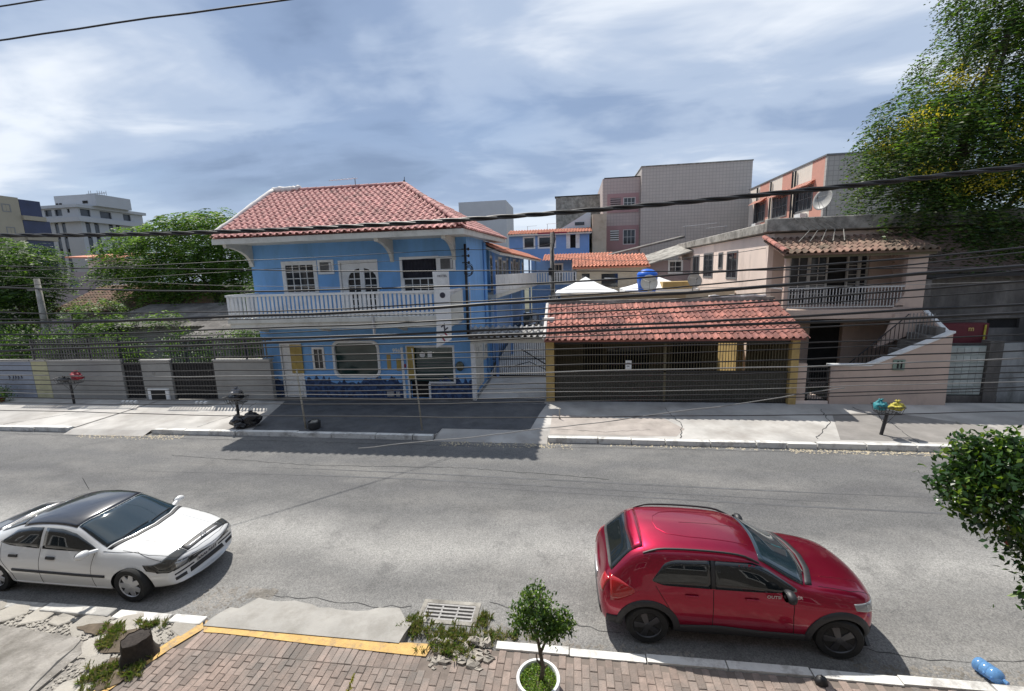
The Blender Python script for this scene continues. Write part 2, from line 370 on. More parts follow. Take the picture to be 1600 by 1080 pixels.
def npbuild(name, V, F, MI, mats, parent=None, smooth=False):
    off = wl(parent) if parent else Vector((0,0,0))
    V = np.asarray(V, dtype=np.float32)-np.array(off, dtype=np.float32); F = np.asarray(F, dtype=np.int32)
    me = bpy.data.meshes.new(name); me.vertices.add(len(V)); me.vertices.foreach_set('co', V.ravel())
    me.loops.add(F.size); me.loops.foreach_set('vertex_index', F.ravel()); me.polygons.add(len(F))
    me.polygons.foreach_set('loop_start', np.arange(0,F.size,F.shape[1],dtype=np.int32)); me.polygons.foreach_set('loop_total', np.full(len(F),F.shape[1],dtype=np.int32))
    for m in mats: me.materials.append(m)
    if MI is not None: me.polygons.foreach_set('material_index', np.asarray(MI,dtype=np.int32))
    me.update(calc_edges=True); me.validate()
    o = bpy.data.objects.new(name, me); COL.objects.link(o)
    if parent: o.parent = parent; WL[o.name] = off
    return o
def leafgeo(C, D, size, rg, wid=.42, flat=.6):
    """one kite-shaped leaf per centre; D = pointing direction"""
    n = len(C); s = size*rg.uniform(.7,1.25,(n,1)); D = D/np.linalg.norm(D,axis=1,keepdims=True)
    nr = rg.normal(size=(n,3))*(1-flat); nr[:,2] += flat; sd = np.cross(D,nr); sd /= np.linalg.norm(sd,axis=1,keepdims=True)+1e-6
    up_ = np.cross(sd,D)
    v0 = C-D*s*.5; v2 = C+D*s*.5; v1 = C+sd*s*wid*.5+up_*s*.08; v3 = C-sd*s*wid*.5+up_*s*.08
    V = np.stack([v0,v1,v2,v3],1).reshape(-1,3); F = np.arange(4*n).reshape(-1,4); return V, F
def blobs_pts(blobs, n, rg, shell=.45):
    vol = np.array([b[3]*b[4]*b[5] for b in blobs])**.75; idx = rg.choice(len(blobs), n, p=vol/vol.sum())
    B = np.array(blobs)[idx]; d = rg.normal(size=(n,3)); d /= np.linalg.norm(d,axis=1,keepdims=True)
    r = rg.uniform(0,1,(n,1))**shell; r = .35+.65*r
    return B[:,:3]+d*r*B[:,3:6], d
def foliage(name, parent, blobs, twigs, per, tsize, leaf, mats, seed, style='leaf', wid=.42, pm=None, shell=.45, droop=.3):
    rg = np.random.default_rng(seed); T, D = blobs_pts(blobs, twigs, rg, shell)
    # clumps: drop twigs in holes of a coarse noise so gaps open in the crown
    h = np.sin(T[:,0]*1.9+seed)*np.sin(T[:,1]*2.3+seed*2)*np.sin(T[:,2]*2.1+seed*3); keep = h > -.45; T = T[keep]; D = D[keep]
    n = len(T)
    if style == 'frond':
        az = np.arctan2(D[:,1],D[:,0])+rg.normal(size=n)*.6; L = tsize*rg.uniform(.7,1.3,n)
        dirh = np.stack([np.cos(az),np.sin(az),rg.uniform(.0,.5,n)],1); Cs=[]; Ds=[]
        for k in range(per):
            t = (k//2+1)/(per/2); p = T+dirh*(L*t)[:,None]; p[:,2] -= droop*L*t*t*1.4
            sdv = np.cross(dirh,[0,0,1]); sg = 1 if k%2 else -1; dd = sdv*sg+dirh*.35; dd[:,2] -= .25
            Cs.append(p+dd*leaf*.5); Ds.append(dd)
        C = np.concatenate(Cs); DD = np.concatenate(Ds); tid = np.tile(np.arange(n), per)
    else:
        C = np.repeat(T,per,0)+rg.normal(size=(n*per,3))*tsize*.45; DD = rg.normal(size=(n*per,3))+np.repeat(D,per,0)*.7; DD[:,2] -= droop; tid = np.repeat(np.arange(n),per)
    V,F = leafgeo(C,DD,leaf,rg,wid)
    pm = pm or [1/len(mats)]*len(mats); mt = rg.choice(len(mats), n, p=pm)[tid]
    flip = rg.random(len(mt)) < .25; mt[flip] = rg.choice(len(mats), flip.sum(), p=pm)
    return npbuild(name, V, F, mt, mats, parent)
def limbs(parent, base, top, r0, ends, mt, name='trunk', seed=0, n=8):
    rg = random.Random(seed); mb = M(); base = Vector(base); top = Vector(top)
    pts = [base.lerp(top,k/5)+Vector((rg.uniform(-1,1),rg.uniform(-1,1),0))*r0*.5*(k>0) for k in range(6)]
    mb.tube(pts, [r0*(1.25 if k==0 else 1-.09*k) for k in range(6)], n)
    for e in ends:
        e = Vector(e); s = pts[rg.choice((3,4,5))]; mid = s.lerp(e,.5)+Vector((rg.uniform(-.1,.1),rg.uniform(-.1,.1),.12))*(e-s).length
        mb.tube([s, s.lerp(mid,.5), mid, mid.lerp(e,.55)+Vector((0,0,.05)), e], [r0*.5,r0*.42,r0*.3,r0*.2,r0*.08], 6)
    return mb.build(name, mt, parent, smooth=True)
# ============================================================ ground, road, pavements
HX0, HX1, HY0, HY1 = -2.30, -1.50, 5.56, 5.90        # drain pit
def sheet_hole(mb, x0,x1,y0,y1,z):
    for a,b,c,d in ((x0,HX0,y0,y1),(HX1,x1,y0,y1),(HX0,HX1,y0,HY0),(HX0,HX1,HY1,y1)):
        mb.add([(a,c,z),(b,c,z),(b,d,z),(a,d,z)],[(0,1,2,3)])
m_ground = mat('ground_earth', (.085,.085,.055), .25, .3, .95, .3, 8)
m_road = mat('asphalt', (.132,.131,.130), .10, .9, .9, .55, 150, dirt=(.25,.24,.225), dirt_t=(.46,.70), dsc=.42, dirt_amt=.6, stretch=(.55,1.3,1))
# worn asphalt: fine pale aggregate, a dusty parking strip along the near side and darker wheel tracks
nt = m_road.node_tree; n = nt.nodes; l = nt.links; bs = n['Principled BSDF']; src = bs.inputs['Base Color'].links[0].from_socket
g = n.new('ShaderNodeNewGeometry'); sp = n.new('ShaderNodeSeparateXYZ'); l.new(g.outputs['Position'], sp.inputs[0])
nz = n.new('ShaderNodeTexNoise'); nz.inputs['Scale'].default_value = .35; nz.inputs['Detail'].default_value = 5; l.new(g.outputs['Position'], nz.inputs['Vector'])
def mth(op, a, b=0.):
    m = n.new('ShaderNodeMath'); m.operation = op
    for i,v in ((0,a),(1,b)):
        if isinstance(v,(int,float)): m.inputs[i].default_value = v
        else: l.new(v, m.inputs[i])
    return m.outputs[0]
yw = mth('ADD', sp.outputs[1], mth('MULTIPLY', mth('SUBTRACT', nz.outputs[0], .5), 2.6))
def band(c, wd): return mth('MAXIMUM', mth('SUBTRACT', 1., mth('DIVIDE', mth('ABSOLUTE', mth('SUBTRACT', yw, c)), wd)), 0.)
def rmix(f, a, col, k=1.):
    x = n.new('ShaderNodeMixRGB'); l.new(mth('MULTIPLY', f, k), x.inputs[0]); l.new(a, x.inputs[1]); x.inputs[2].default_value = (*col,1); return x.outputs[0]
c_ = rmix(band(7.4, 1.15), src, (.36,.352,.335), .75)
c_ = rmix(band(5.7, .9), c_, (.29,.283,.27), .6)
c_ = rmix(band(9.7, .55), c_, (.085,.085,.09), .6)
c_ = rmix(band(10.9, .35), c_, (.11,.11,.115), .35)
n2 = n.new('ShaderNodeTexNoise'); n2.inputs['Scale'].default_value = 1.3; n2.inputs['Detail'].default_value = 9; n2.inputs['Roughness'].default_value = .72; l.new(g.outputs['Position'], n2.inputs['Vector'])
r2_ = n.new('ShaderNodeValToRGB'); l.new(n2.outputs[0], r2_.inputs[0]); r2_.color_ramp.elements[0].position=.52; r2_.color_ramp.elements[1].position=.68; r2_.color_ramp.elements[0].color=(0,0,0,1)
c_ = rmix(r2_.outputs[0], c_, (.085,.084,.084), .5)
v = n.new('ShaderNodeTexVoronoi'); v.inputs['Scale'].default_value = 62; l.new(g.outputs['Position'], v.inputs['Vector'])
vr = n.new('ShaderNodeValToRGB'); l.new(v.outputs['Color'], vr.inputs[0]); vr.color_ramp.elements[0].position = .1; vr.color_ramp.elements[1].position = .9
vr.color_ramp.elements[0].color = (.66,.66,.66,1); vr.color_ramp.elements[1].color = (1.34,1.33,1.31,1)
x = n.new('ShaderNodeMixRGB'); x.blend_type = 'MULTIPLY'; x.inputs[0].default_value = .9; l.new(c_, x.inputs[1]); l.new(vr.outputs[0], x.inputs[2])
l.new(x.outputs[0], bs.inputs['Base Color'])

mb = M(); sheet_hole(mb, -700, 700, -60, 900, -.03); struct(mb.build('ground', m_ground))
mb = M(); sheet_hole(mb, -90, 90, 5.0, 12.75, 0); road = struct(mb.build('road', m_road))
# cracks in the asphalt: thin tar-dark slits
m_crack = mat('crack_dark', (.05,.05,.05), .2, 5, 1)
def crack(pts, wd, z, seed, name, parent, mt=m_crack):
    rg = random.Random(seed); P = []
    for a,b in zip(pts, pts[1:]):
        nseg = max(2,int(math.dist(a,b)/.14))
        for k in range(nseg):
            t = k/nseg; P.append((a[0]+(b[0]-a[0])*t+rg.uniform(-.03,.03), a[1]+(b[1]-a[1])*t+rg.uniform(-.03,.03)))
    mb = M(); Lr = []
    for i,p in enumerate(P):
        q = P[min(i+1,len(P)-1)]; o = P[max(i-1,0)]; dx,dy = q[0]-o[0],q[1]-o[1]; ln = math.hypot(dx,dy)+1e-6; w_ = wd*rg.uniform(.3,1)
        Lr.append([(p[0]-dy/ln*w_,p[1]+dx/ln*w_,z),(p[0]+dy/ln*w_,p[1]-dx/ln*w_,z)])
    mb.grid(Lr); return mb.build(name, mt, parent)
crack([(1.0,5.75),(2.6,5.85),(4.6,5.55),(6.2,5.7),(8,5.5)], .007, .004, 1, 'crack', road)
crack([(-5.2,5.78),(-4.2,5.80),(-3,5.74),(-2.4,5.8)], .007, .004, 2, 'crack', road)
crack([(-1.3,6.0),(-.2,5.75),(.8,5.55)], .007, .004, 3, 'crack', road)
crack([(-20,12.25),(-12,12.2),(-4,12.15),(2,12.28),(11,12.3)], .012, .004, 4, 'crack', road)
crack([(-12,10.9),(-7,10.55),(-3,10.7),(1,10.3)], .012, .004, 6, 'crack', road)

# far pavement, its slab joints, and the courtyard drive
m_pave = mat('pavement_concrete', (.37,.355,.335), .13, 1.3, .92, .35, 60, dirt=(.26,.235,.21), dirt_t=(.45,.66), dsc=.55, c2=(.50,.48,.45), c2sc=.33)
mb = M(); mb.box(-17.7,-14.5,12.62,16.7,-.1,.10)
for a,b in ((-60,-17.7),(-14.5,-4.3),(-.75,60)): mb.box(a,b,12.72,16.7,-.1,.13)
mb.add([(-4.3,12.45,.004),(-.75,12.45,.004),(-.75,13.2,.125),(-4.3,13.2,.125)],[(0,1,2,3)]); mb.box(-4.3,-.75,13.2,16.7,-.1,.127)
mb.add([(-17.7,12.3,.004),(-14.5,12.3,.004),(-14.5,12.62,.10),(-17.7,12.62,.10)],[(0,1,2,3)])
fp = struct(mb.build('far_pavement', m_pave))
m_fore = mat('shade_dark_ground', (.085,.088,.095), .25, 2.2, .92, .5, 70, dirt=(.14,.14,.14), dirt_t=(.5,.68), dsc=.8)
mb = M(); mb.prism([(-10.75,12.74),(-4.32,12.74),(-4.25,13.25),(-1.35,13.25),(-1.15,14.9),(-.95,16.1),(-4.0,16.12),(-11.85,16.12)],'z',.11,.1345); mb.build('forecourt_shade', m_fore, fp)  # shade put into the ground colour; sides follow the roof's cast shadow
m_dgrey = mat('darker_cement_patch', (.23,.215,.20), .18, 2, .92, .4, 50)
for i,pts in enumerate([[(-21,12.8),(-19.6,14.2),(-18.9,15.8)],[(3.2,12.8),(3.5,14),(3.3,15.9)],[(7.0,13.0),(7.6,13.8),(8.1,14.4),(8.6,15.9)],[(9.5,12.8),(9.9,14.5),(9.7,16.2)],[(-.7,13.4),(1,13.2),(2.6,13.5)],[(-13,12.9),(-12.6,14.5),(-13,16)]]):
    crack(pts, .018, .135, 20+i, 'crack', fp)
mb = M(); mb.add([(-.7,12.9,.1345),(3.1,12.95,.1345),(3.5,13.6,.1345),(3.0,14.7,.1345),(1.6,14.5,.1345),(-.7,14.9,.1345)],[(0,1,2,3,4,5)]); mb.build('cement_patch', mat('pinkish_cement', (.35,.31,.28), .2, 2, .92, .4, 40, dirt=(.22,.2,.18)), fp)
mb = M(); mb.add([(7.6,12.95,.1345),(11.8,12.9,.1345),(12.5,14.2,.1345),(10.4,15.6,.1345),(8.6,15.2,.1345)],[(0,1,2,3,4)]); mb.build('cement_patch', m_dgrey, fp)

# smooth driveway strip inside the gate, in the same shade-darkened colour
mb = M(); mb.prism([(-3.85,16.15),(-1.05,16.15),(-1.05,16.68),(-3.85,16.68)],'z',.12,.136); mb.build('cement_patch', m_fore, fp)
# tar-filled joints and tyre arcs on the road
for k,(x0,x1,y0,am,ph) in enumerate(((-12,6,9.75,.22,.4),(-9,9,10.15,.18,1.3),(-3,14,9.5,.2,2.2))):
    P=[(x0+(x1-x0)*q/60, y0+am*math.sin(ph+q*.06)) for q in range(61)]; mb=M(); mb.grid([[(x,y-.035*math.sin(math.pi*i/60),.0035),(x,y+.035*math.sin(math.pi*i/60),.0035)] for i,(x,y) in enumerate(P)]); mb.build('tyre_mark', mat('tyre_mark',(.10,.10,.103),.3,3,.9) if k==0 else MATS['tyre_mark'], road)

# kerb stones, one by one, white-washed on top
kf = bpy.data.objects.new('far_kerb', None); COL.objects.link(kf); struct(kf)
kme = []
for i in range(4):
    L = (.97,1.25,1.5,.8)[i]; mb = M(); mb.box(0,L-.03,0,.17,-.05,.15); me = mb.mesh('kerb_stone', mats=(m_kerb,)); kme.append((L,me))
def kerb_run(x0, x1, y, z=0, name='kerb_stone', par=kf, seed=3, y1=None):
    rg = random.Random(seed); x = x0
    while x < x1-.4:
        L,me = rg.choice(kme); L = min(L, x1-x); full = [q for q in kme if q[1] is me][0][0]
        yy = y if y1 is None else y+(y1-y)*(x-x0)/(x1-x0)
        inst(me, name, par, (x, yy+rg.uniform(-.015,.015), z+rg.uniform(-.012,.01)), Matrix.Rotation(rg.uniform(-.015,.015),3,'Z'), (L/full,1,1)); x += L
kerb_run(-40,-17.75,12.55); kerb_run(-14.4,-4.35,12.55, seed=4); kerb_run(-.72,22,12.56, seed=5)
for a,b in ((22,60),): 
    mb = M(); mb.box(a,b,12.56,12.72,-.05,.14); mb.build('kerb_stone', m_kerb, kf)
# sandy gutter deposits: loose grit
m_grit = mat('grit', (.42,.36,.26), .3, 20, .95, .4, 60)
def grit(name, par, spots, n, size, z, mt, seed):
    rg = np.random.default_rng(seed); V=[];F=[]; B = np.array([[-1,-1,0],[1,-1,0],[1,1,0],[-1,1,0],[0,0,1.1]])
    for k in range(n):
        x0,x1,y0,y1 = spots[rg.integers(len(spots))]; s = size*rg.uniform(.4,1.4); a = rg.uniform(0,6.3); c_,s_ = math.cos(a),math.sin(a)
        p = np.array([rg.uniform(x0,x1), y0+(y1-y0)*rg.beta(2,2), z]); q = B*rg.uniform(.5,1,(5,3))*s; q = np.stack([q[:,0]*c_-q[:,1]*s_, q[:,0]*s_+q[:,1]*c_, q[:,2]],1)+p
        b = len(V)*5; V.append(q); F += [(b,b+1,b+4),(b+1,b+2,b+4),(b+2,b+3,b+4),(b+3,b,b+4)]
    return npbuild(name, np.concatenate(V), np.array(F), None, [mt], par)
struct(grit('road_grit', road, [(-17,-13,12.0,12.6),(6,11,12.2,12.6),(-4,0,12.1,12.6),(1,11,12.35,12.58)], 1500, .022, 0, m_grit, 5), 'stuff')

# ============================================================ near pavement: flagstones, concrete, brick paving
m_near = mat('near_cement', (.29,.27,.245), .22, 3.5, .93, .8, 30, dirt=(.13,.118,.10), dirt_t=(.42,.60), dsc=1.8, dirt_amt=.8)
mb = M(); mb.box(-40,-5.55,-3,5.0,-.1,.075); mb.box(-5.55,30,-3,5.02,-.1,.065)
npv = struct(mb.build('near_pavement', m_near))
m_apron = mat('apron_concrete', (.34,.325,.30), .12, 2.2, .93, .5, 60, dirt=(.22,.205,.18), dirt_t=(.45,.68), dsc=2.4)
mb = M(); rg = random.Random(4); top=[]; P=[]
xs = [-5.45+k*.16 for k in range(20)]
for x in xs:
    yo = 5.66+.05*math.sin(x*2.1)+rg.uniform(-.045,.045)-(.22 if x<-5.2 else 0)-(.2 if x>-2.6 else 0)- (.25 if x>-2.6 else 0)*0
    ym = 5.16+.04*math.sin(x*1.3); P.append([(x,5.0,.115),(x+.02,ym,.12),(x+.03,(ym+yo)/2,.085),(x+.04,yo,.03),(x+.04,yo+.02,-.02)])
mb.grid(P); mb.add([P[-1][k] for k in range(5)]+[(P[-1][0][0],5.0,-.02)],[(0,1,2,3,4,5)]); mb.add([P[0][k] for k in range(5)]+[(P[0][0][0],5.0,-.02)],[(5,4,3,2,1,0)])
struct(mb.build('ramp', m_apron, smooth=True, angle=40))

# brick paving: each paver its own piece
m_pav = mat('paver_clay', (.29,.222,.188), .2, 9, .9, .6, 60, rand=.2, dirt=(.17,.155,.14), dirt_t=(.40,.64), dsc=1.4, dirt_amt=.85)
bme = []
for s_ in ((.193,.093),(.093,.193),(.093,.39),(.093,.093)):
    mb = M(); a,b = s_[0]/2,s_[1]/2; c_=.005
    mb.add([(-a,-b,-.03),(a,-b,-.03),(a,b,-.03),(-a,b,-.03),(-a,-b,-c_),(a,-b,-c_),(a,b,-c_),(-a,b,-c_),(-a+c_,-b+c_,0),(a-c_,-b+c_,0),(a-c_,b-c_,0),(-a+c_,b-c_,0)],
      [(0,1,5,4),(1,2,6,5),(2,3,7,6),(3,0,4,7),(4,5,9,8),(5,6,10,9),(6,7,11,10),(7,4,8,11),(8,9,10,11)]); bme.append(mb.mesh('brick', mats=(m_pav,)))
def edge_y(x):      # street-side edge of the brick field
    return 5.02 if x < -1.95 else (4.72 if x < -1.55 else (4.86 if x < -1.2 else 5.05))
def left_x(y): return -5.45-.36*(5.05-y)
bricks = []; rg = random.Random(9)
for i in range(int(11.4/.1)):                       # soldier course against the kerb on the left half
    x = -5.42+i*.1+.05
    if x > -2.0: break
    bricks.append((x, 4.82, 2))
for i in range(int(11.8/.1)):
    x = -6.3+i*.1+.05; off = (i%2)*.1
    for j in range(12):
        y = (4.62 if x < -2.0 else 5.15)-off-j*.2-.1
        if x < -2.0 and j == 0 and off: bricks.append((x, 4.57, 3))
        if x < left_x(y)+.06 or y+.09 > (4.64 if x < -2.0 else edge_y(x)) or x > 6.2: continue
        # keep what the picture can show, with a margin
        if y < 3.55+.135*(x+5.6): continue
        bricks.append((x, y, 1))
hb = lambda b: abs(b[0]+.5)+2*b[1]
rg2 = random.Random(2); bricks.sort(key=lambda b: -b[1]+.13*b[0])
big = bricks[:300]; rest = bricks[300:]
for x_,y_,k in big:
    inst(bme[k], 'brick', npv, (x_+rg.uniform(-.002,.002), y_, .095+rg.uniform(-.004,.004)), Matrix.Rotation(rg.uniform(-.012,.012),3,'Z')@Matrix.Rotation(rg.uniform(-.01,.01),3,'X'))
mb = M()
for x_,y_,k in rest:
    vs = [v.co+Vector((x_,y_,.095+rg.uniform(-.004,.004))) for v in bme[k].vertices]; mb.add(vs,[tuple(f.vertices) for f in bme[k].polygons])
struct(mb.build('bricks', m_pav, npv), 'stuff')
mb = M(); mb.prism([(-6.05,3.2),(6.3,3.2),(6.3,5.04),(-5.5,5.04)],'z',.06,.0865); mb.build('mortar_bed', mat('grout',(.17,.14,.12),.2,6,.95), npv)
# yellow painted border on the bricks
m_yline = mat('yellow_road_paint', (.58,.37,.13), .15, 7, .85, .5, 60, dirt=(.28,.21,.14), dirt_t=(.48,.64), dsc=5, dirt_amt=.85)
mb = M(); top = [(-5.50,5.10),(-5.2,5.13),(-4.6,5.09),(-3.9,5.06),(-3.1,5.035),(-2.75,5.02),(-2.55,4.99),(-2.3,5.03),(-1.93,5.04)]
bot = [(-5.36,4.90),(-5.1,4.91),(-4.6,4.90),(-3.9,4.875),(-3.1,4.86),(-2.75,4.85),(-2.55,4.845),(-2.3,4.84),(-1.97,4.84)]
mb.grid([[(*a,.104),(*b,.104)] for a,b in zip(top,bot)]); mb.grid([[(a[0],a[1],.104),(a[0],a[1]+.004,-.02)] for a in top])
mb.grid([[(-5.56,5.10,.1045),(-5.40,4.96,.1045)],[(-5.72,4.7,.1045),(-5.58,4.6,.1045)],[(-5.90,4.2,.1045),(-5.76,4.1,.1045)],[(-6.12,3.6,.1045),(-5.97,3.5,.1045)]])
struct(mb.build('painted_border', m_yline))

# near kerb: white-painted on the right half, worn stones on the left
kn = bpy.data.objects.new('near_kerb', None); COL.objects.link(kn); struct(kn)
mb = M(); mb.box(0,.98,0,.12,-.05,.112); kq = mb.mesh('kerb_stone', mats=(m_kerb,))
rg = random.Random(12)
for k in range(13): inst(kq,'kerb_stone',kn,(-1.05+k*1.0, 5.055+rg.uniform(-.012,.012), rg.uniform(-.006,.006)), Matrix.Rotation(rg.uniform(-.01,.01),3,'Z'))
m_kstone = mat('worn_kerb_stone', (.34,.33,.31), .15, 4, .9, .5, 50, dirt=(.62,.60,.56), dirt_t=(.48,.55), dsc=3)
for i,(x0,x1,w_,mt) in enumerate([(-7.05,-6.12,.17,m_kerb),(-6.07,-5.52,.17,m_kerb),(-8.35,-7.1,.17,m_kstone),(-9.4,-8.4,.17,m_kstone),(-10.8,-9.45,.17,m_kstone),(-12.5,-10.9,.17,m_kstone),(-14.2,-12.6,.17,m_kstone)]):
    mb = M(); mb.box(x0,x1,5.0+.01*(i%2),5.0+w_,-.06,.11+.01*(i%3)); mb.build('kerb_stone', mt, kn, bev=.02, seg=2)

# broken flagstones on the left
m_flag = mat('flagstone', (.36,.335,.295), .14, 4, .92, .6, 35, rand=.16, dirt=(.20,.18,.15), dirt_t=(.48,.66), dsc=2)
rg = random.Random(21); nst = 0
def slab(cx, cy, r, z, n=7, sx=1.0, h=.05, rot=0):
    mb = M(); P=[]; 
    for k in range(n):
        t = 2*math.pi*k/n+rg.uniform(-.25,.25); q = r*rg.uniform(.78,1.1); x_,y_ = q*sx*math.cos(t), q*math.sin(t)/sx
        P.append((cx+x_*math.cos(rot)-y_*math.sin(rot), cy+x_*math.sin(rot)+y_*math.cos(rot)))
    tz = [z+rg.uniform(-.012,.012) for _ in P]; vs = [(p[0],p[1],.03) for p in P]+[(p[0],p[1],t_) for p,t_ in zip(P,tz)]+[(cx+(p[0]-cx)*.88,cy+(p[1]-cy)*.88,t_+.009) for p,t_ in zip(P,tz)]
    fs = [(i,(i+1)%n,n+(i+1)%n,n+i) for i in range(n)]+[(n+i,n+(i+1)%n,2*n+(i+1)%n,2*n+i) for i in range(n)]+[tuple(range(2*n,3*n))]
    mb.add(vs,fs); return mb.build('stone', m_flag, npv)
y = 4.93; row = 0
while y > 3.2:
    x_ = -9.6+rg.uniform(0,.3)
    while x_ < left_x(y)-.42:
        r_ = rg.uniform(.16,.30); cx = x_+r_
        if not (cx < -6.7 and y < 4.75-(cx+6.7)*-.25*0 and y < 4.6+.12*(cx+9)): slab(cx, y+rg.uniform(-.05,.05), r_*.98, .10, rg.choice((5,6,7)), rg.uniform(1.0,1.25), rot=rg.uniform(-.4,.4))
        x_ += 2*r_*rg.uniform(1.0,1.12)
    y -= .34; row += 1
mb = M(); pts = [(-9.8,4.62),(-8.9,4.72),(-7.9,4.66),(-7.1,4.62),(-6.78,4.4),(-6.75,3.9),(-6.7,3.2),(-9.8,3.2)]
mb.prism(pts,'z',.05,.108); mb.build('cement_patch', m_near, npv)
crack([(-7.0,4.6),(-6.9,4.1),(-6.75,3.6),(-6.8,3.2)], .02, .112, 31, 'crack', npv)
crack([(-8.6,4.7),(-8.3,4.3),(-8.2,3.8)], .014, .112, 32, 'crack', npv)
struct(grit('grit', npv, [(-6.9,-5.8,3.8,5.0),(-7.2,-5.6,4.5,5.1),(-6.6,-6.0,4.4,4.8),(-9,-6,4.6,5.0)], 2600, .02, .09, m_flag, 8), 'stuff')
mb = M(); rq = random.Random(6)
for cx,cy,rx,ry in ((-6.35,4.62,.42,.22),(-6.0,4.2,.34,.28),(-6.95,4.78,.4,.1)):
    P_=[(cx+rx*math.cos(a)*rq.uniform(.7,1.15),cy+ry*math.sin(a)*rq.uniform(.7,1.15),.1135+.002*(cx<-6.2)+.004*(cx<-6.8)) for a in [2*math.pi*k/18 for k in range(18)]]
    mb.add(P_,[tuple(range(18))]); 
    mb.build('soil_patch', m_soil, npv); mb = M()
# rubble beside the yellow border and the drain
rg = random.Random(33)
m_rub = mat('rubble_cement', (.33,.30,.26), .2, 8, .92, .5, 40, rand=.2)
rb = thing('rubble_heap','heap of broken cement lumps between the yellow border and the white kerb','rubble',(-1.6,4.9,.05))
for k in range(46):
    cx = rg.uniform(-1.98,-1.1); cy = rg.uniform(4.72,5.2) if cx > -1.6 else rg.uniform(4.66,5.12)
    r_ = rg.uniform(.025,.075); mb = M(); mb.ell((cx,cy,.08+r_*.3),(r_*rg.uniform(.8,1.6),r_,r_*.65),5,3,.38,rg); mb.build('lump', m_rub, rb)
# pile of asphalt crumbs where the apron meets the road
struct(grit('asphalt_crumbs', road, [(-6.2,-5.3,5.25,5.95),(-5.4,-4.9,5.7,5.95),(-1.5,-.2,5.2,5.6),(-.6,1.6,5.15,5.4),(3.6,5.6,5.2,5.5)], 1500, .02, 0, m_near, 15), 'stuff')

# drain grate
m_grate = mat('worn_steel', (.30,.29,.28), .2, 20, .7, .2, 60)
t = thing('drain_grate','rectangular steel storm drain grate sunk in the road edge','drain grate',(-1.9,5.73,0))
mb = M(); wf=.06
mb.box(HX0-wf,HX1+wf,HY0-wf,HY0+.01,-.04,.012); mb.box(HX0-wf,HX1+wf,HY1-.01,HY1+wf,-.04,.012); mb.box(HX0-wf,HX0+.01,HY0+.01,HY1-.01,-.04,.012); mb.box(HX1-.01,HX1+wf,HY0+.01,HY1-.01,-.04,.012)
mb.build('frame', m_concside, t)
mb = M(); a,b,c_,d = HX0,HX1,HY0,HY1
mb.add([(a,c_,-.45),(b,c_,-.45),(b,d,-.45),(a,d,-.45),(a,c_,-.04),(b,c_,-.04),(b,d,-.04),(a,d,-.04)],[(0,1,2,3),(0,4,5,1),(1,5,6,2),(2,6,7,3),(3,7,4,0)]); mb.build('pit', m_dark, t)
for k in range(5):
    mb = M(); yy = HY0+.03+k*(HY1-HY0-.06)/4; mb.box(HX0+.01,HX1-.01,yy-.016,yy+.016,-.05,.008); mb.build('bar', m_grate, t)
for k in range(4):
    mb = M(); xx = HX0+.02+k*(HX1-HX0-.04)/3; mb.box(xx-.014,xx+.014,HY0+.01,HY1-.01,-.052,.004); mb.build('cross_bar', m_grate, t)

# grass tufts
g1 = leafmat('grass_a', (.10,.17,.035), .3); g2 = leafmat('grass_b', (.17,.19,.07), .3); g3 = leafmat('grass_dry', (.26,.23,.12), .2)
def grass(name, spots, n, h, seed, mats=(g1,g2,g3), kind='stuff'):
    rg = np.random.default_rng(seed); V=[];F=[]
    sp_ = np.array(spots); idx = rg.integers(len(sp_), size=n); a = rg.uniform(0,6.28,n); r_ = rg.uniform(0,1,n)**.6
    cl = rg.integers(0,len(sp_)*26,size=n); ctr = rg.normal(size=(len(sp_)*26,2))*.55; idx = cl//26
    cx = sp_[idx,0]+(ctr[cl,0])*sp_[idx,2]+rg.normal(size=n)*.018; cy = sp_[idx,1]+ctr[cl,1]*sp_[idx,3]+rg.normal(size=n)*.018; z = sp_[idx,4]
    b = rg.uniform(0,6.28,n); hh = h*rg.uniform(.4,1.2,n); wd = .004+.006*rg.random(n); ln = hh*rg.uniform(.2,.9,n)
    d = np.stack([np.cos(b),np.sin(b),0*b],1); s_ = np.stack([-np.sin(b),np.cos(b),0*b],1); p = np.stack([cx,cy,z],1)
    v0 = p-s_*wd[:,None]; v1 = p+s_*wd[:,None]; v2 = p+d*(ln*.4)[:,None]+s_*(wd*.7)[:,None]; v2[:,2]+=hh*.7; v3 = p+d*ln[:,None]; v3[:,2]+=hh
    V = np.stack([v0,v1,v2,v3],1).reshape(-1,3); F = np.arange(4*n).reshape(-1,4)
    o = npbuild(name, V, F, rg.integers(len(mats),size=n), list(mats)); struct(o, kind); return o
grass('grass', [(-2.38,5.45,.12,.18,.0),(-2.2,5.38,.25,.14,.03),(-1.8,5.3,.3,.14,.05),(-1.45,5.22,.3,.13,.05),(-1.0,5.35,.3,.12,.0),(-1.7,5.2,.3,.1,.06),(-1.6,4.98,.25,.1,.09),(-1.35,5.6,.1,.15,0),(-1.7,4.95,.3,.12,.1)], 3000, .085, 3)
grass('grass', [(-6.0,4.18,.24,.24,.1),(-6.25,4.1,.18,.18,.1),(-5.75,4.25,.12,.15,.1),(-6.75,4.78,.25,.08,.1),(-6.3,4.93,.2,.06,.1),(-6.6,4.6,.15,.12,.1)], 2300, .075, 4)

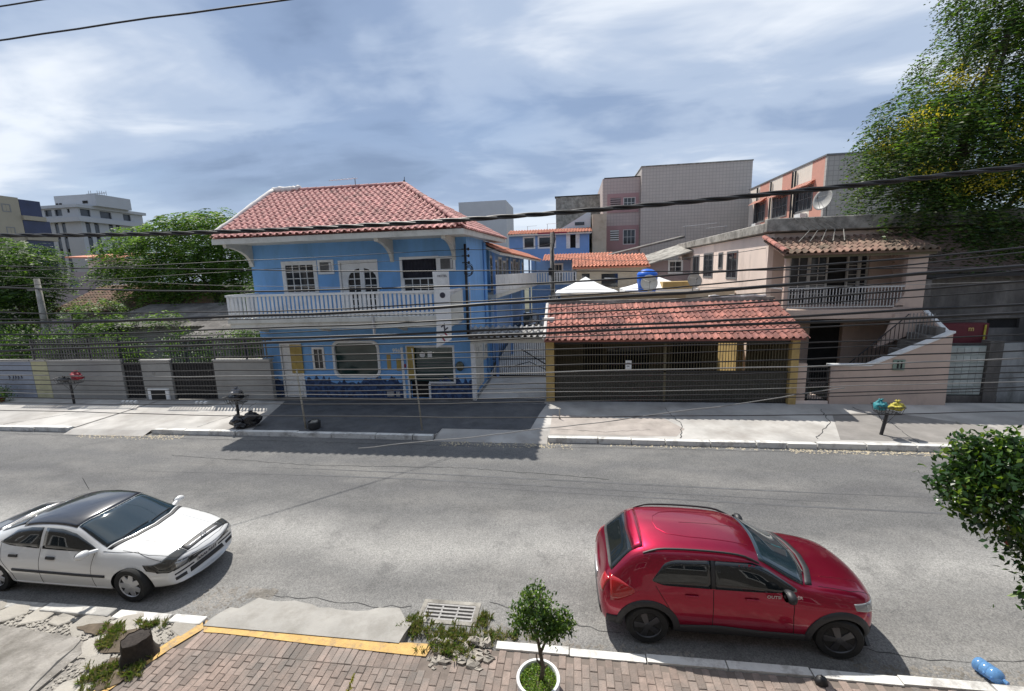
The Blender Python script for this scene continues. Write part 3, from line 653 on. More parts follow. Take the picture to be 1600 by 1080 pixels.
# stump
t = thing('tree_stump','short dark tree stump among grass and broken flagstones','tree stump',(-5.93,4.45,.09))
mb = M(); rgs = random.Random(5); prof = [(.235,-.02),(.205,.05),(.175,.14),(.165,.22),(.16,.30)]
vs=[];fs=[];nn=20
for j,(r_,z_) in enumerate(prof):
    for k in range(nn):
        a = 2*math.pi*k/nn; q = r_*(1+.12*math.sin(3*a+.5)+.07*math.sin(7*a)+rgs.uniform(-.05,.05)); vs.append((-5.93+q*math.cos(a),4.45+q*math.sin(a),.09+z_+(.02*math.sin(2*a) if j==4 else 0)))
for j in range(4):
    for k in range(nn): fs.append((j*nn+k,j*nn+(k+1)%nn,(j+1)*nn+(k+1)%nn,(j+1)*nn+k))
mb.add(vs,fs); mb.build('bark', m_bark_d, t, smooth=True)
mb = M(); mb.add([(-5.93+(v[0]+5.93)*.97,4.45+(v[1]-4.45)*.97,v[2]-.012) for v in vs[-nn:]],[tuple(range(nn))]); mb.build('cut_face', mat('charred_wood',(.035,.028,.024),.4,30,.95,.6,40), t)

# planter with small tree
t = thing('planter','round white planter ring set in the brick paving','planter',(-.43,4.52,.09))
mb = M(); mb.lathe([(.235,0),(.25,.02),(.262,.16),(.268,.19),(.262,.205),(.232,.205),(.225,.19),(.222,.10)],(-.43,4.52,.09),40); mb.build('rim', m_white, t, smooth=True, angle=40)
mb = M(); mb.lathe([(.0,.13),(.12,.125),(.225,.11)],(-.43,4.52,.09),24); mb.build('soil', m_soil, t, smooth=True)
lg1 = leafmat('cover_light', (.20,.30,.035), .35); lg2 = leafmat('cover_mid', (.10,.19,.03), .35)
rg_ = np.random.default_rng(8); nC = 1500; a = rg_.uniform(0,6.28,nC); r_ = .225*rg_.uniform(0,1,nC)**.5
C = np.stack([-.43+r_*np.cos(a),4.52+r_*np.sin(a),.225+rg_.uniform(0,.05,nC)],1); V,F = leafgeo(C, rg_.normal(size=(nC,3))+[0,0,.5], .028, rg_, .5)
o = npbuild('ground_cover', V, F, rg_.integers(2,size=nC), [lg1,lg2]); struct(o,'stuff')
t = thing('small_tree','small leafy tree with forked stem growing in the white planter','tree',(-.40,4.54,.2))
mb = M(); mb.tube([(-.40,4.54,.2),(-.37,4.54,.42),(-.40,4.55,.6),(-.43,4.56,.78),(-.47,4.57,.93)],[.03,.026,.022,.017,.01],8)
mb.tube([(-.37,4.54,.42),(-.44,4.53,.52),(-.45,4.53,.62)],[.016,.011,.005],6); mb.tube([(-.37,4.54,.40),(-.32,4.55,.45)],[.018,.012],6)
mb.tube([(-.40,4.55,.6),(-.35,4.56,.72),(-.30,4.56,.85),(-.22,4.57,.95)],[.019,.014,.011,.006],6)
for e in ((-.65,4.5,1.15),(-.55,4.6,1.3),(-.38,4.56,1.4),(-.1,4.6,1.15),(-.2,4.5,1.25),(-.3,4.65,1.1)): mb.tube([(-.43,4.56,.8) if e[0]<-.35 else (-.30,4.56,.85), ((e[0]-.4)/2,4.56,.98), e],[.012,.008,.003],5)
mb.build('trunk', m_bark, t, smooth=True)
L1 = leafmat('leaf_deep', (.035,.075,.018), .3, .35); L2 = leafmat('leaf_mid', (.075,.145,.025), .35, .35); L3 = leafmat('leaf_bright', (.17,.26,.04), .4, .4)
foliage('crown', t, [(-.42,4.56,1.27,.2,.2,.2),(-.6,4.55,1.08,.17,.17,.15),(-.22,4.56,1.06,.2,.18,.17),(-.38,4.56,1.02,.22,.2,.16),(-.12,4.58,.98,.12,.12,.12),(-.25,4.55,.86,.12,.1,.1),(-.64,4.56,1.0,.1,.1,.12)], 330, 10, .07, .052, [L1,L2,L3], 6, pm=[.35,.4,.25], shell=.6)

# blue water jug lying by the kerb
m_jug = mat('blue_clear_plastic', (.22,.48,.85), .1, 4, .12, spec=.6); m_jug.node_tree.nodes['Principled BSDF'].inputs['Transmission Weight'].default_value = .55
t = thing('water_jug','empty translucent blue water jug lying in the gutter','water jug',(5.08,5.36,.12))
mb = M(); prof = [(0,-.19),(.10,-.19),(.118,-.17),(.12,-.10),(.113,-.085),(.12,-.07),(.12,.0),(.113,.015),(.12,.03),(.12,.10),(.09,.15),(.035,.18),(.03,.21),(0,.21)]
mb.lathe(prof,(0,0,0),24); rm = frame3(Vector((1,0,0)),Vector((0,-.2,1)).normalized(),Vector((.15,-1,-.2)).normalized())
JS=.74; rot = Vector((.30,-.95,.05)).to_track_quat('Z','Y').to_matrix(); mb.v = [tuple(rot@(Vector(p)*JS)+Vector((5.10,5.36,.095))) for p in mb.v]
mb.build('bottle', m_jug, t, smooth=True, angle=45)
mb = M(); mb.lathe([(.0,.21),(.033,.21),(.033,.24),(0,.24)],(0,0,0),14); mb.v = [tuple(rot@(Vector(p)*JS)+Vector((5.10,5.36,.095))) for p in mb.v]; mb.build('cap', m_jug, t)
# dark lump / rubber stop in front of the red car, yellow leaf spray at the bottom
o = M(); o.ell((2.98,4.98,.12),(.075,.06,.075),10,7,.12,random.Random(3)); tag(o.build('rubber_stop', m_black, smooth=True),'small black rubber lump on the kerb below the red car','lump')
t = thing('leaf_spray','yellow green leaf spray sticking up from the brick paving','plant',(-2.72,4.22,.1))
rg_ = np.random.default_rng(3); C=[];D=[]
for k in range(26):
    s_ = k/26; C.append((-2.74+.05*s_+rg_.normal()*.008, 4.18+.13*s_, .12+.2*s_)); D.append((.5*(1 if k%2 else -1),.3,.5))
V,F = leafgeo(np.array(C),np.array(D,dtype=float),.05,rg_,.35); npbuild('leaf', V, F, None, [leafmat('leaf_yellow',(.42,.42,.03),.4)], t)
mb = M(); mb.tube([(-2.75,4.16,.09),(-2.72,4.24,.22),(-2.69,4.32,.33)],[.006,.005,.002],5); mb.build('stem', m_bark, t)
# ============================================================ blue two-storey building
BX0, BX1, BY, BY2 = -13.05, -3.95, 16.65, 20.1
bl = thing('blue_building','two storey blue building with pink clay tile roof and white balcony','building',(-8.5,BY,0))
F_WIN = [(-11.60,-10.26,4.54,5.74)]; SLD = (-6.56,-5.18,4.48,5.75); DOOR = (-9.15,-7.66,3.45,5.72)
G_DOOR=(-12.15,-11.3,.12,2.4); G_W1=(-10.72,-10.27,1.36,2.25); G_W2=(-9.77,-7.87,1.08,2.48); SHOP=(-6.58,-4.72,.84,2.26); SHOPD=(-6.58,-5.76,.12,.84)
AC1=(-10.05,-9.47,5.33,5.80); AC2=(-5.05,-4.46,5.30,5.78)
mb = M(); wall_holes(mb,BX0,BX1,0,6.7,BY,BY+.2,F_WIN+[SLD,DOOR,G_DOOR,G_W1,G_W2,SHOP,SHOPD,AC1,AC2])
mb.box(BX0,BX0+.2,BY+.2,BY2+2.5,0,6.7); mb.box(BX1-.2,BX1,BY+.2,BY2,0,6.7); mb.box(BX0+.2,BX1-.2,BY2+2.3,BY2+2.5,0,6.7)
mb.build('wall', m_blue, bl)
mb = M(); mb.box(BX0+.2,BX1-.2,BY+.22,BY+.9,.1,6.6); # dim rooms behind the glazing
mb.build('interior', m_dark, bl)
mb = M(); mb.box(BX0-.3,BX1+.35,BY-.5,BY,0.0,.135); mb.box(BX0,-6.62,BY-.62,BY-.5,.0,.133); mb.build('step', m_conc_d, bl)
window(bl,*F_WIN[0],BY,4,4,trim=.1)
# big window with a wall of dark curtain in its upper half and glazing bars below
wn = window(bl,SLD[0],SLD[1],4.48,5.03,BY,4,2,trim=.0,fr=.05)
mb = M(); mb.box(SLD[0]-.1,SLD[0],BY-.03,BY+.05,4.38,5.85); mb.box(SLD[1],SLD[1]+.1,BY-.03,BY+.05,4.38,5.85); mb.box(SLD[0],SLD[1],BY-.03,BY+.05,5.75,5.85); mb.box(SLD[0],SLD[1],BY-.028,BY+.05,4.38,4.48)
f = mb.build('window', m_white, bl); mb = M()
xs = [SLD[0]+k*(SLD[1]-SLD[0])/42 for k in range(43)]
mb.grid([[(x,BY+.06+.02*math.sin(k*1.57),5.05),(x,BY+.06+.02*math.sin(k*1.57),5.74)] for k,x in enumerate(xs)]); mb.build('curtain', m_cloth, f)
mb = M(); mb.box(SLD[0]+.02,SLD[1]-.02,BY+.02,BY+.026,5.05,5.75); p_ = m_glass
# air conditioners in framed openings
for a in (AC1,AC2):
    mb = M(); x0,x1,z0,z1 = a; mb.box(x0-.05,x0+.04,BY-.05,BY+.1,z0-.05,z1+.05); mb.box(x1-.04,x1+.05,BY-.05,BY+.1,z0-.05,z1+.05); mb.box(x0+.04,x1-.04,BY-.05,BY+.1,z0-.05,z0+.04); mb.box(x0+.04,x1-.04,BY-.05,BY+.1,z1-.04,z1+.05)
    u = mb.build('air_conditioner', m_white, bl); mb = M(); mb.box(x0+.04,x1-.04,BY-.02,BY+.05,z0+.04,z1-.04); mb.build('casing', m_grey, u)
    mb = M()
    for k in range(9): z = z0+.07+k*(z1-z0-.14)/8; mb.box(x0+.06,x1-.18,BY-.034,BY-.02,z-.008,z+.008)
    mb.build('grille', m_black, u); mb = M(); mb.box(x1-.15,x1-.07,BY-.034,BY-.02,z0+.07,z1-.07); mb.build('control_panel', m_alu, u)
# balcony double door with an arched glazed head
mb = M(); x0,x1,z0,z1 = DOOR; xc = (x0+x1)/2-.0
mb.box(x0-.08,x0,BY-.03,BY+.1,z0,z1+.08); mb.box(x1,x1+.08,BY-.03,BY+.1,z0,z1+.08); mb.box(x0,x1,BY-.03,BY+.1,z1,z1+.08)
AH = [(-.62+1.24*k/20) for k in range(21)]; acx = xc+.13
arch = [(acx+a_, 4.98+.50*math.sqrt(max(0,1-(a_/.62)**2))) for a_ in AH]
poly = [(x0,z0),(acx-.62,z0),(acx-.62,4.98)]; 
mb.prism([(x0,z0),(acx-.62,z0),(acx-.62,z1),(x0,z1)],'y',BY+.02,BY+.08); mb.prism([(acx+.62,z0),(x1,z0),(x1,z1),(acx+.62,z1)],'y',BY+.02,BY+.08)
for p,q in zip(arch,arch[1:]): mb.prism([p,q,(q[0],z1),(p[0],z1)],'y',BY+.02,BY+.08)
mb.box(acx-.09,acx+.09,BY+.01,BY+.07,z0,z1-.2)
for k in range(6): z = 3.98+k*.27; mb.box(acx-.60,acx+.60,BY+.03,BY+.06,z-.018,z+.018)
for s_ in (-1,1):
    mb.box(acx+s_*.34-.015,acx+s_*.34+.015,BY+.028,BY+.062,3.7,4.98+.42)
mb.box(acx-.62,acx+.62,BY+.02,BY+.07,z0,3.75)
d = mb.build('balcony_door', m_white, bl)
for s_ in (-1,1):
    mb = M(); mb.box(min(acx+s_*.09,acx+s_*.61),max(acx+s_*.09,acx+s_*.61),BY+.072,BY+.08,3.76,5.47); mb.build('pane', m_glass, d)
# ground floor openings
mb = M(); x0,x1,z0,z1 = G_DOOR; mb.box(x0-.07,x0,BY-.03,BY+.1,z0,z1+.07); mb.box(x1,x1+.07,BY-.03,BY+.1,z0,z1+.07); mb.box(x0,x1,BY-.03,BY+.1,z1,z1+.07)
mb.box(x0,x1,BY+.02,BY+.07,z0,z1); dd = mb.build('door', m_white, bl)
for k in range(3):
    mb = M(); mb.box(x0+.08,x1-.08,BY-.0,BY+.02,.22+k*.42,.55+k*.42); mb.build('door_panel', m_white, dd)
mb = M(); mb.box(x0+.42,x1+.1,BY-.06,BY-.03,1.2,2.42); mb.box(x0+.62,x0+.66,BY-.07,BY-.06,1.35,2.2); mb.build('board', m_gold, bl)
window(bl,*G_W1,BY,2,1,fm=m_alu,gm=m_glass,trim=.05,fr=.04)
# rounded picture window
def rrect(x0,x1,z0,z1,r,n=5):
    P=[]
    for cx,cz,a0 in ((x1-r,z1-r,0),(x0+r,z1-r,90),(x0+r,z0+r,180),(x1-r,z0+r,270)):
        for k in range(n+1): a = R(a0+90*k/n); P.append((cx+r*math.cos(a),cz+r*math.sin(a)))
    return P
x0,x1,z0,z1 = G_W2; o_ = rrect(x0-.08,x1+.08,z0-.08,z1+.08,.3); i_ = rrect(x0+.02,x1-.02,z0+.02,z1-.02,.24)
mb = M(); n_ = len(o_); vs = [(p[0],BY-.05,p[1]) for p in o_]+[(p[0],BY-.05,p[1]) for p in i_]+[(p[0],BY+.0,p[1]) for p in o_]+[(p[0],BY+.06,p[1]) for p in i_]
mb.add(vs,[(k,n_+k,n_+(k+1)%n_,(k+1)%n_) for k in range(n_)]+[(k,(k+1)%n_,2*n_+(k+1)%n_,2*n_+k) for k in range(n_)]+[(n_+k,3*n_+k,3*n_+(k+1)%n_,n_+(k+1)%n_) for k in range(n_)])
# corner fillets between the square opening and the rounded frame
for cx,cz,sx,sz in ((x0,z0,1,1),(x1,z0,-1,1),(x0,z1,1,-1),(x1,z1,-1,-1)): mb.prism([(cx,cz),(cx+sx*.13,cz),(cx,cz+sz*.13)],'y',BY+.0,BY+.05)
wd_ = mb.build('window', m_white, bl); mb = M(); mb.add([(p[0],BY+.05,p[1]) for p in i_],[tuple(range(n_))]); mb.build('pane', m_glassg, wd_)
# shop front: upper glass with lower doorway
mb = M(); x0,x1,z0,z1 = SHOP
for a in ((x0-.08,x0,z0-.72,z1),(x1,x1+.08,z0-.0,z1),(x0-.08,x1+.08,z1,z1+.08),(-5.76,x1+.08,z0-.07,z0),(-5.79,-5.71,.12,z0-.07),(x0-.3,x0-.2,.1,z1)): mb.box(a[0],a[1],BY-.04,BY+.08,a[2],a[3])
sf = mb.build('shop_front', m_white, bl)
mb = M(); mb.box(x0,x1,BY+.06,BY+.07,z0,z1); mb.build('pane', m_glassg, sf)
mb = M(); mb.box(x0,-5.76,BY+.3,BY+.31,.12,z0); mb.build('doorway', m_dark, sf)
mb = M(); mb.box(x0-.02,x0+.28,BY-.06,BY-.045,.95,2.3); mb.build('board', m_gold, bl)
mb = M()
for k in range(7): mb.box(x0+.02,x1-.02,BY+.045,BY+.055,.9+k*.12,.93+k*.12)
mb.build('blind_slats', m_grey, sf)
mb = M(); mb.lathe([(.0,0),(.12,0),(.12,.01),(0,.01)],(0,0,0),16,'y'); mb.v=[(p[0]-6.0,p[1]+BY+.04,p[2]+1.95) for p in mb.v]; mb.box(-5.78,-5.6,BY+.045,BY+.05,1.84,2.08); mb.build('sticker', m_white, sf)
text(bl,'9969',.22,(-7.02,BY-.006,2.13),FRONT,m_white,'number_lettering',.006,.006)
for x_,z_,w_,h_,c_ in ((-7.42,1.66,.17,.62,m_ochre),(-7.0,1.55,.2,.5,m_gold),(-6.76,1.5,.11,.15,m_redink)):
    mb = M(); mb.box(x_-w_/2,x_+w_/2,BY-.014,BY-.001,z_-h_/2,z_+h_/2); mb.build('poster', c_, bl)
mb = M(); mb.ell((-4.42,BY-.1,1.5),(.17,.1,.2),14,9); mb.build('wall_lamp', mat('brown_glass',(.09,.09,.06),.3,8,.2), bl, smooth=True)
# mural: navy seaweed silhouettes along the foot of the wall
rg = random.Random(17)
def mural(x0,x1,zt):
    mb = M(); x = x0; top=[]
    while x < x1:
        top.append((x, zt+rg.choice((-.08,-.02,.03,.12,.2))*rg.uniform(.5,1.1)+.08*math.sin(x*2.2))); x += rg.uniform(.05,.13)
    top.append((x1,zt)); mb.grid([[(a,BY-.004,.136),(a,BY-.004,b)] for a,b in top]); mb.build('mural', m_paintblue, bl)
mural(BX0+.01,-12.23,.95); mural(-11.22,-6.9,.85); mural(-5.7,BX1-.01,.82)
mb = M(); mb.box(-7.6,-7.3,BY-.03,BY-.005,.2,.42); mb.box(-7.2,-7.05,BY-.03,BY-.005,.2,.42); mb.build('vent_plate', m_alu, bl)

# balcony
bx0,bx1,by = -12.9,-4.25,14.95
mb = M(); mb.box(bx0,bx1,by,BY,3.28,3.66); mb.box(bx0-.06,bx1+.06,by-.06,by,3.52,3.70); mb.box(bx0-.06,bx0,by,BY,3.52,3.70); mb.box(bx1,bx1+.06,by,BY,3.52,3.70)
bal = mb.build('balcony', m_soffit, bl, bev=.012)
for x_ in (-9.9,-6.6,-12.7):   # brackets under the slab
    mb = M(); mb.prism([(BY,2.95),(BY,3.28),(by+.5,3.28)],'x',x_-.08,x_+.08); mb.build('bracket', m_soffit, bal)
mb = M(); mb.box(bx0-.05,bx1+.05,by-.04,by+.06,4.52,4.60); mb.box(bx0-.05,bx0+.05,by+.06,BY,4.52,4.60); mb.box(bx1-.05,bx1+.05,by+.06,BY,4.52,4.60)
mb.box(bx0,bx1,by-.01,by+.03,3.80,3.84); mb.build('handrail', m_white, bal)
bm_ = M(); bm_.box(-.048,.048,-.012,.012,3.70,4.52); bme_ = bm_.mesh('baluster', mats=(m_white,))
nb_ = 52
for k in range(nb_+1): inst(bme_,'baluster',bal,(bx0+.02+k*(bx1-bx0-.04)/nb_,by+.01,0))
for k in range(1,10):
    for x_ in (bx0,bx1): inst(bme_,'baluster',bal,(x_,by+k*(BY-by)/10,0),Matrix.Rotation(R(90),3,'Z'))
mb = M(); mb.box(-7.15,-7.05,by-.09,by-.06,3.1,3.72); mb.tube([(-7.1,by-.11,3.0),(-7.1,by-.11,3.75)],.03,8); mb.build('drain_pipe', m_alu, bal)
# inside face of the parapet at the far left: shaded plaster panel
# roof -------------------------------------------------
EY, EZ, RY, RZ = 15.15, 6.72, 19.05, 8.97; EX0, EX1 = -13.35, -3.72; AX = -7.15
mb = M()
A=(EX0,EY,EZ); Bp=(EX1,EY,EZ); Cp=(-3.35,22.95,6.86); Dp=(EX0,22.95,EZ); Lr=(EX0,RY,RZ); Rr=(AX,RY,RZ)
mb.add([A,Bp,Cp,Dp,Lr,Rr],[(0,1,5,4),(1,2,5),(2,3,4,5),(3,0,4),(0,3,2,1)]); roof = mb.build('roof', m_tile, bl)
us = Vector((0,RY-EY,RZ-EZ)); SLn = us.length; us.normalize(); WD=.262; PT=.345
def in_front(u,s):
    x = EX0+u; lim = EX1-(EX1-AX)*s/SLn; return x < lim+.02 and s < SLn
nz = Vector((1,0,0)).cross(us)
lay_tiles(roof, Vector((EX0,EY-.10,EZ+.015))+nz*.0, (1,0,0), us, WD, PT, int((EX1-EX0)/WD)+1, int(SLn/PT)+1, in_front, m_tile, 260)
ux = Vector((-3.35+3.72,22.95-EY,.14)); LU = ux.length; ux.normalize()
mid = Vector((AX,RY,RZ))-Vector(Bp); us2 = (mid-ux*mid.dot(ux)); S2 = us2.length; us2.normalize(); u0 = mid.dot(ux)
def in_hip(u,s): return (u/ u0 >= s/S2-.01) if u < u0 else ((LU-u)/(LU-u0) >= s/S2-.01)
lay_tiles(roof, Vector(Bp)-us2*.10+ux.cross(us2)*.015, ux, us2, WD, PT, int(LU/WD)+1, int(S2/PT)+1, in_hip, m_tile, 40, name='hip_tile')
ridge(roof, Vector(Bp)+Vector((.05,-.05,.10)), Vector(Rr)+Vector((0,0,.10)), m_tile, .12, .36)
ridge(roof, Vector(Rr)+Vector((0,0,.09)), Vector(Lr)+Vector((.9,0,.09)), m_tile, .12, .4)
mb = M(); rg = random.Random(3); P=[]
for k in range(14):
    t_=k/13; P.append((EX0+.0+1.3*t_, RY, RZ+.14+rg.uniform(-.02,.03)))
mb.tube(P, [.14+rg.uniform(-.03,.03) for _ in P], 8)
P=[(EX0+.02,RY-.1-(RY-EY)*.97*k/14, RZ+.10-(RZ-EZ)*.97*k/14+rg.uniform(-.012,.02)) for k in range(15)]; mb.tube(P,[.10 if k<7 else .07 for k in range(15)],7)
mb.build('mortar_edge', m_mortar, roof, smooth=True)
mb = M(); P=[]                       # eave boards, front and right return
mb.box(EX0-.02,EX1+.05,EY-.02,EY+.12,EZ-.23,EZ-.035); mb.box(EX0,EX1-.1,EY+.12,BY,EZ-.20,EZ-.04)
mb.grid([[(EX1+.05,EY-.02,EZ-.23),(EX1+.05,EY-.02,EZ-.035)],[(-3.33,22.9,6.86-.23),(-3.33,22.9,6.86-.035)]]); mb.add([(BX1,EY+.1,EZ-.2),(EX1+.05,EY-.0,EZ-.2),(-3.33,22.9,6.66),(BX1,22.9,6.66)],[(0,1,2,3)])
mb.build('eave', m_soffit, bl)
# curved brackets under the eave
def corbel(x,w_=.14,depth=1.4,drop=.85):
    P=[(BY,EZ-.2),(BY,EZ-.2-drop)]
    for k in range(9):
        a = R(90*k/8); P.append((BY-.06-(depth-.1)*(1-math.cos(a)), EZ-.2-drop+(drop-.14)*math.sin(a)))
    P.append((BY-depth,EZ-.2)); mb = M(); mb.prism(P[::-1],'x',x-w_/2,x+w_/2); mb.build('corbel', m_soffit, bl)
for x_ in (-6.95,-4.45): corbel(x_)
P=[(BX0,EZ-.2),(BX0,EZ-1.05)]
for k in range(9):
    a=R(90*k/8); P.append((BX0-.04-.0-(.9)*(1-math.cos(a))*.0-(.30)*(1-math.cos(a)), EZ-1.05+.7*math.sin(a)))
P.append((EX0+.0,EZ-.2)); mb=M(); mb.prism(P[::-1],'y',BY-.06,BY+.1); mb.build('corbel', m_soffit, bl)
for x_ in (-12.98,): corbel(x_)
# tv antenna on the ridge
def antenna(name,label,loc,h,L,ang,els=7,group=None):
    t = thing(name,label,'antenna',loc); x,y,z = loc; d = Vector((math.cos(ang),math.sin(ang),.06)); s_ = Vector((-math.sin(ang),math.cos(ang),0)); top = Vector((x,y,z+h))
    mb = M(); mb.tube([loc,top],.018,6); mb.build('mast', m_grey, t)
    mb = M(); mb.tube([top-d*L*.1,top+d*L],.012,5)
    for k in range(els): p = top+d*L*(k+.3)/els; mb.tube([p-s_*(.22-.012*k),p+s_*(.22-.012*k)],.006,4)
    mb.build('boom', m_alu, t); return t
antenna('tv_antenna','thin television antenna standing on the pink tile roof ridge',(-9.4,19.05,9.0),.42,-1.15,.15)
mb = M(); mb.tube([(AX,RY,RZ),(AX+.02,RY,RZ+.38)],[.02,.012],6); mb.ell((AX,RY,RZ+.2),(.05,.05,.06),8,5); mb.build('finial', m_black, roof)

# pole brackets and meter mast at the corner of the blue building
sp_ = thing('service_mast','black service mast with coiled cables and insulators at the corner of the blue building','service mast',(-3.9,16.5,0.13))
mb = M(); mb.tube([(-4.02,16.55,2.7),(-4.0,16.55,4.2),(-3.98,16.52,6.25)],[.055,.05,.045],10); mb.build('mast', m_black, sp_, smooth=True)
mb = M(); mb.tube([(-3.9,16.55,2.7),(-3.88,16.55,4.8)],.022,6); mb.build('conduit', m_alu, sp_)
for z_ in (5.55,5.8,6.05):
    mb = M(); mb.box(-4.1,-3.86,16.44,16.48,z_-.02,z_+.02); mb.ell((-3.84,16.45,z_),(.05,.05,.06),8,5); mb.build('insulator', m_black, sp_)
mb = M(); rg = random.Random(6)
for k in range(7):
    c_=Vector((-3.86+rg.uniform(-.05,.05),16.42,5.3+rg.uniform(-.1,.1))); r_=rg.uniform(.08,.18); mb.tube([c_+Vector((r_*math.cos(a),.02*math.sin(3*a),r_*1.2*math.sin(a))) for a in [2*math.pi*q/14 for q in range(15)]],.011,5)
mb.build('cable_coil', m_black, sp_)

# vertical sign fixed to the balcony corner
sg = thing('vertical_sign','tall white vertical sign board with small emblem in front of the balcony','sign',(-4.5,14.9,2.6))
mb = M(); mb.prism([(-4.78,2.55),(-4.22,2.85),(-4.18,3.7),(-4.20,5.24),(-4.77,5.24),(-4.72,3.6)],'y',14.82,14.87); mb.build('board', m_white, sg)
mb = M(); mb.prism([(-4.68,4.30),(-4.12,4.42),(-3.75,4.60),(-3.75,3.55),(-4.68,3.50)],'y',14.875,14.905); mb.build('panel', m_soffit, sg)
text(sg,'HOTEL',.11,(-4.42,14.815,5.08),FRONT,m_ink); 
mb = M(); mb.lathe([(.07,0),(.1,0),(.1,.004),(.07,.004)],(0,0,0),18,'y'); mb.v=[(p[0]-4.45,p[1]+14.81,p[2]+4.42) for p in mb.v]; mb.tube([(-4.5,14.812,4.37),(-4.4,14.812,4.48)],.012,5); mb.build('emblem', m_ink, sg)
RT = FRONT@Matrix.Rotation(R(38),3,'Z')
text(sg,'N',.34,(-4.45,14.815,2.95),RT,m_redink,bold=.01); text(sg,'Z',.28,(-4.44,14.815,3.28),RT,m_ink,bold=.01)

# side wall panels, pipes beyond
for i,(y0,y1,z0,z1) in enumerate(((16.9,18.7,.35,2.35),(18.95,19.7,1.25,2.2))):
    mb = M(); mb.box(BX1+.0,BX1+.05,y0,y1,z0,z1); q = mb.build('wall_panel', m_soffit, bl)
    rg = random.Random(i); mb = M()
    for k in range(12):
        yy = rg.uniform(y0+.2,y1-.2); z_ = rg.uniform(z0+.25,z1-.2); mb.tube([(BX1+.055,yy+rg.uniform(-.15,.15),z_+rg.uniform(-.15,.15)),(BX1+.055,yy,z_),(BX1+.055,yy+rg.uniform(-.1,.15),z_+rg.uniform(-.1,.1))],.008,4)
    mb.build('drawing', m_grey, q)
mb = M(); 
for k,yy in enumerate((19.75,19.92,20.05)): mb.tube([(BX1+.06,yy,0),(BX1+.06,yy,6.5)],.045,8)
mb.build('downpipe', m_blue, bl, smooth=True)

# wing with galleries behind, along the courtyard
wg = thing('gallery_wing','blue gallery wing with white railings running along the courtyard','building',(-4.5,29,0))
mb = M(); doors=[]
for k in range(6): y0 = 21.0+k*2.8; doors += [(y0,y0+.95,4.02,6.0),(y0+1.4,y0+2.3,4.9,5.8)]
wall_holes(mb,19.9,38,0,6.5,-4.45,-4.3,doors,'x'); mb.build('wall', m_blue2, wg)
mb = M(); mb.box(-7.5,-4.47,20.2,38,0,6.3); mb.build('interior', m_dark, wg)
for k,(a,b,c_,d) in enumerate(doors):
    window(wg,a,b,c_,d,-4.3,2,4 if d-c_>1.5 else 2,axis='x',sgn=1,panes=False,name='door' if d-c_>1.5 else 'window')
mb = M(); mb.box(-4.3,-3.18,20.12,39,3.95,4.13); mb.box(-3.18,3.0,38.0,39,3.95,4.13); mb.build('gallery_floor', m_soffit, wg)
mb = M(); mb.box(-3.21,-3.16,20.12,38,4.96,5.04); mb.box(-3.16,3,38,38.05,4.96,5.04); mb.box(-3.21,-3.17,20.12,38,4.13,4.19); mb.build('handrail', m_white, wg)
q_ = M(); q_.box(-.015,.015,-.095,.095,4.13,4.96); qm = q_.mesh('railing_board', mats=(m_white,))
for k in range(84): inst(qm,'railing_board',wg,(-3.185,20.25+k*.211,0))
q_ = M(); q_.box(-.06,.06,-.015,.015,4.13,4.96); qm2 = q_.mesh('railing_board', mats=(m_white,))
for k in range(26): inst(qm2,'railing_board',wg,(-3.03+k*.225,38.02,0))
for y_ in (20.3,24.6,29,33.5,37.9):
    mb = M(); mb.box(-3.33,-3.21,y_-.07,y_+.07,0,3.95); mb.box(-3.33,-3.22,y_-.06,y_+.06,4.13,6.05); mb.build('post', m_blue2, wg)
mb = M(); mb.add([(-4.5,20.15,6.75),(-2.95,20.15,6.05),(-2.95,39,6.05),(-4.5,39,6.75),(-4.5,20.15,6.6),(-2.95,20.15,5.93),(-2.95,39,5.93),(-4.5,39,6.6)],[(0,1,2,3),(7,6,5,4),(0,4,5,1),(1,5,6,2),(2,6,7,3)]); rf = mb.build('roof', m_soffit, wg)
lay_tiles(rf,(-2.87,20.2,6.07),(0,1,0),Vector((-1.5,0,.7)).normalized(),.26,.34,72,4,lambda u,s:True,m_tile5,60)
mb = M(); mb.add([(-2.7,38.3,5.95),(3.2,38.3,5.95),(3.2,40,6.5),(-2.7,40,6.5)],[(0,1,2,3),(3,2,1,0)]); 
lay_tiles(rf,(-2.7,38.25,6.0),(1,0,0),Vector((0,1.7,.55)).normalized(),.26,.36,23,5,lambda u,s:True,m_tile5,60,name='eave_tile')
mb = M(); mb.box(-3.9,3.2,40,40.2,0,6.3); mb.build('back_wall', m_blue2, wg)
for x_ in (-2.0,-.2,1.4): window(wg,x_,x_+.9,4.1,5.7,39.98,3,3,panes=False)
for x_ in (-2.3,-.3): window(wg,x_,x_+1.1,1.6,2.9,39.98,3,2,panes=False)
mb = M()
for x_ in (-1.2,.9): mb.box(x_-.06,x_+.06,38.4,38.52,0,3.9)
mb.build('post', m_blue2, wg)

wg.rotation_euler = (0,0,R(-1.76))
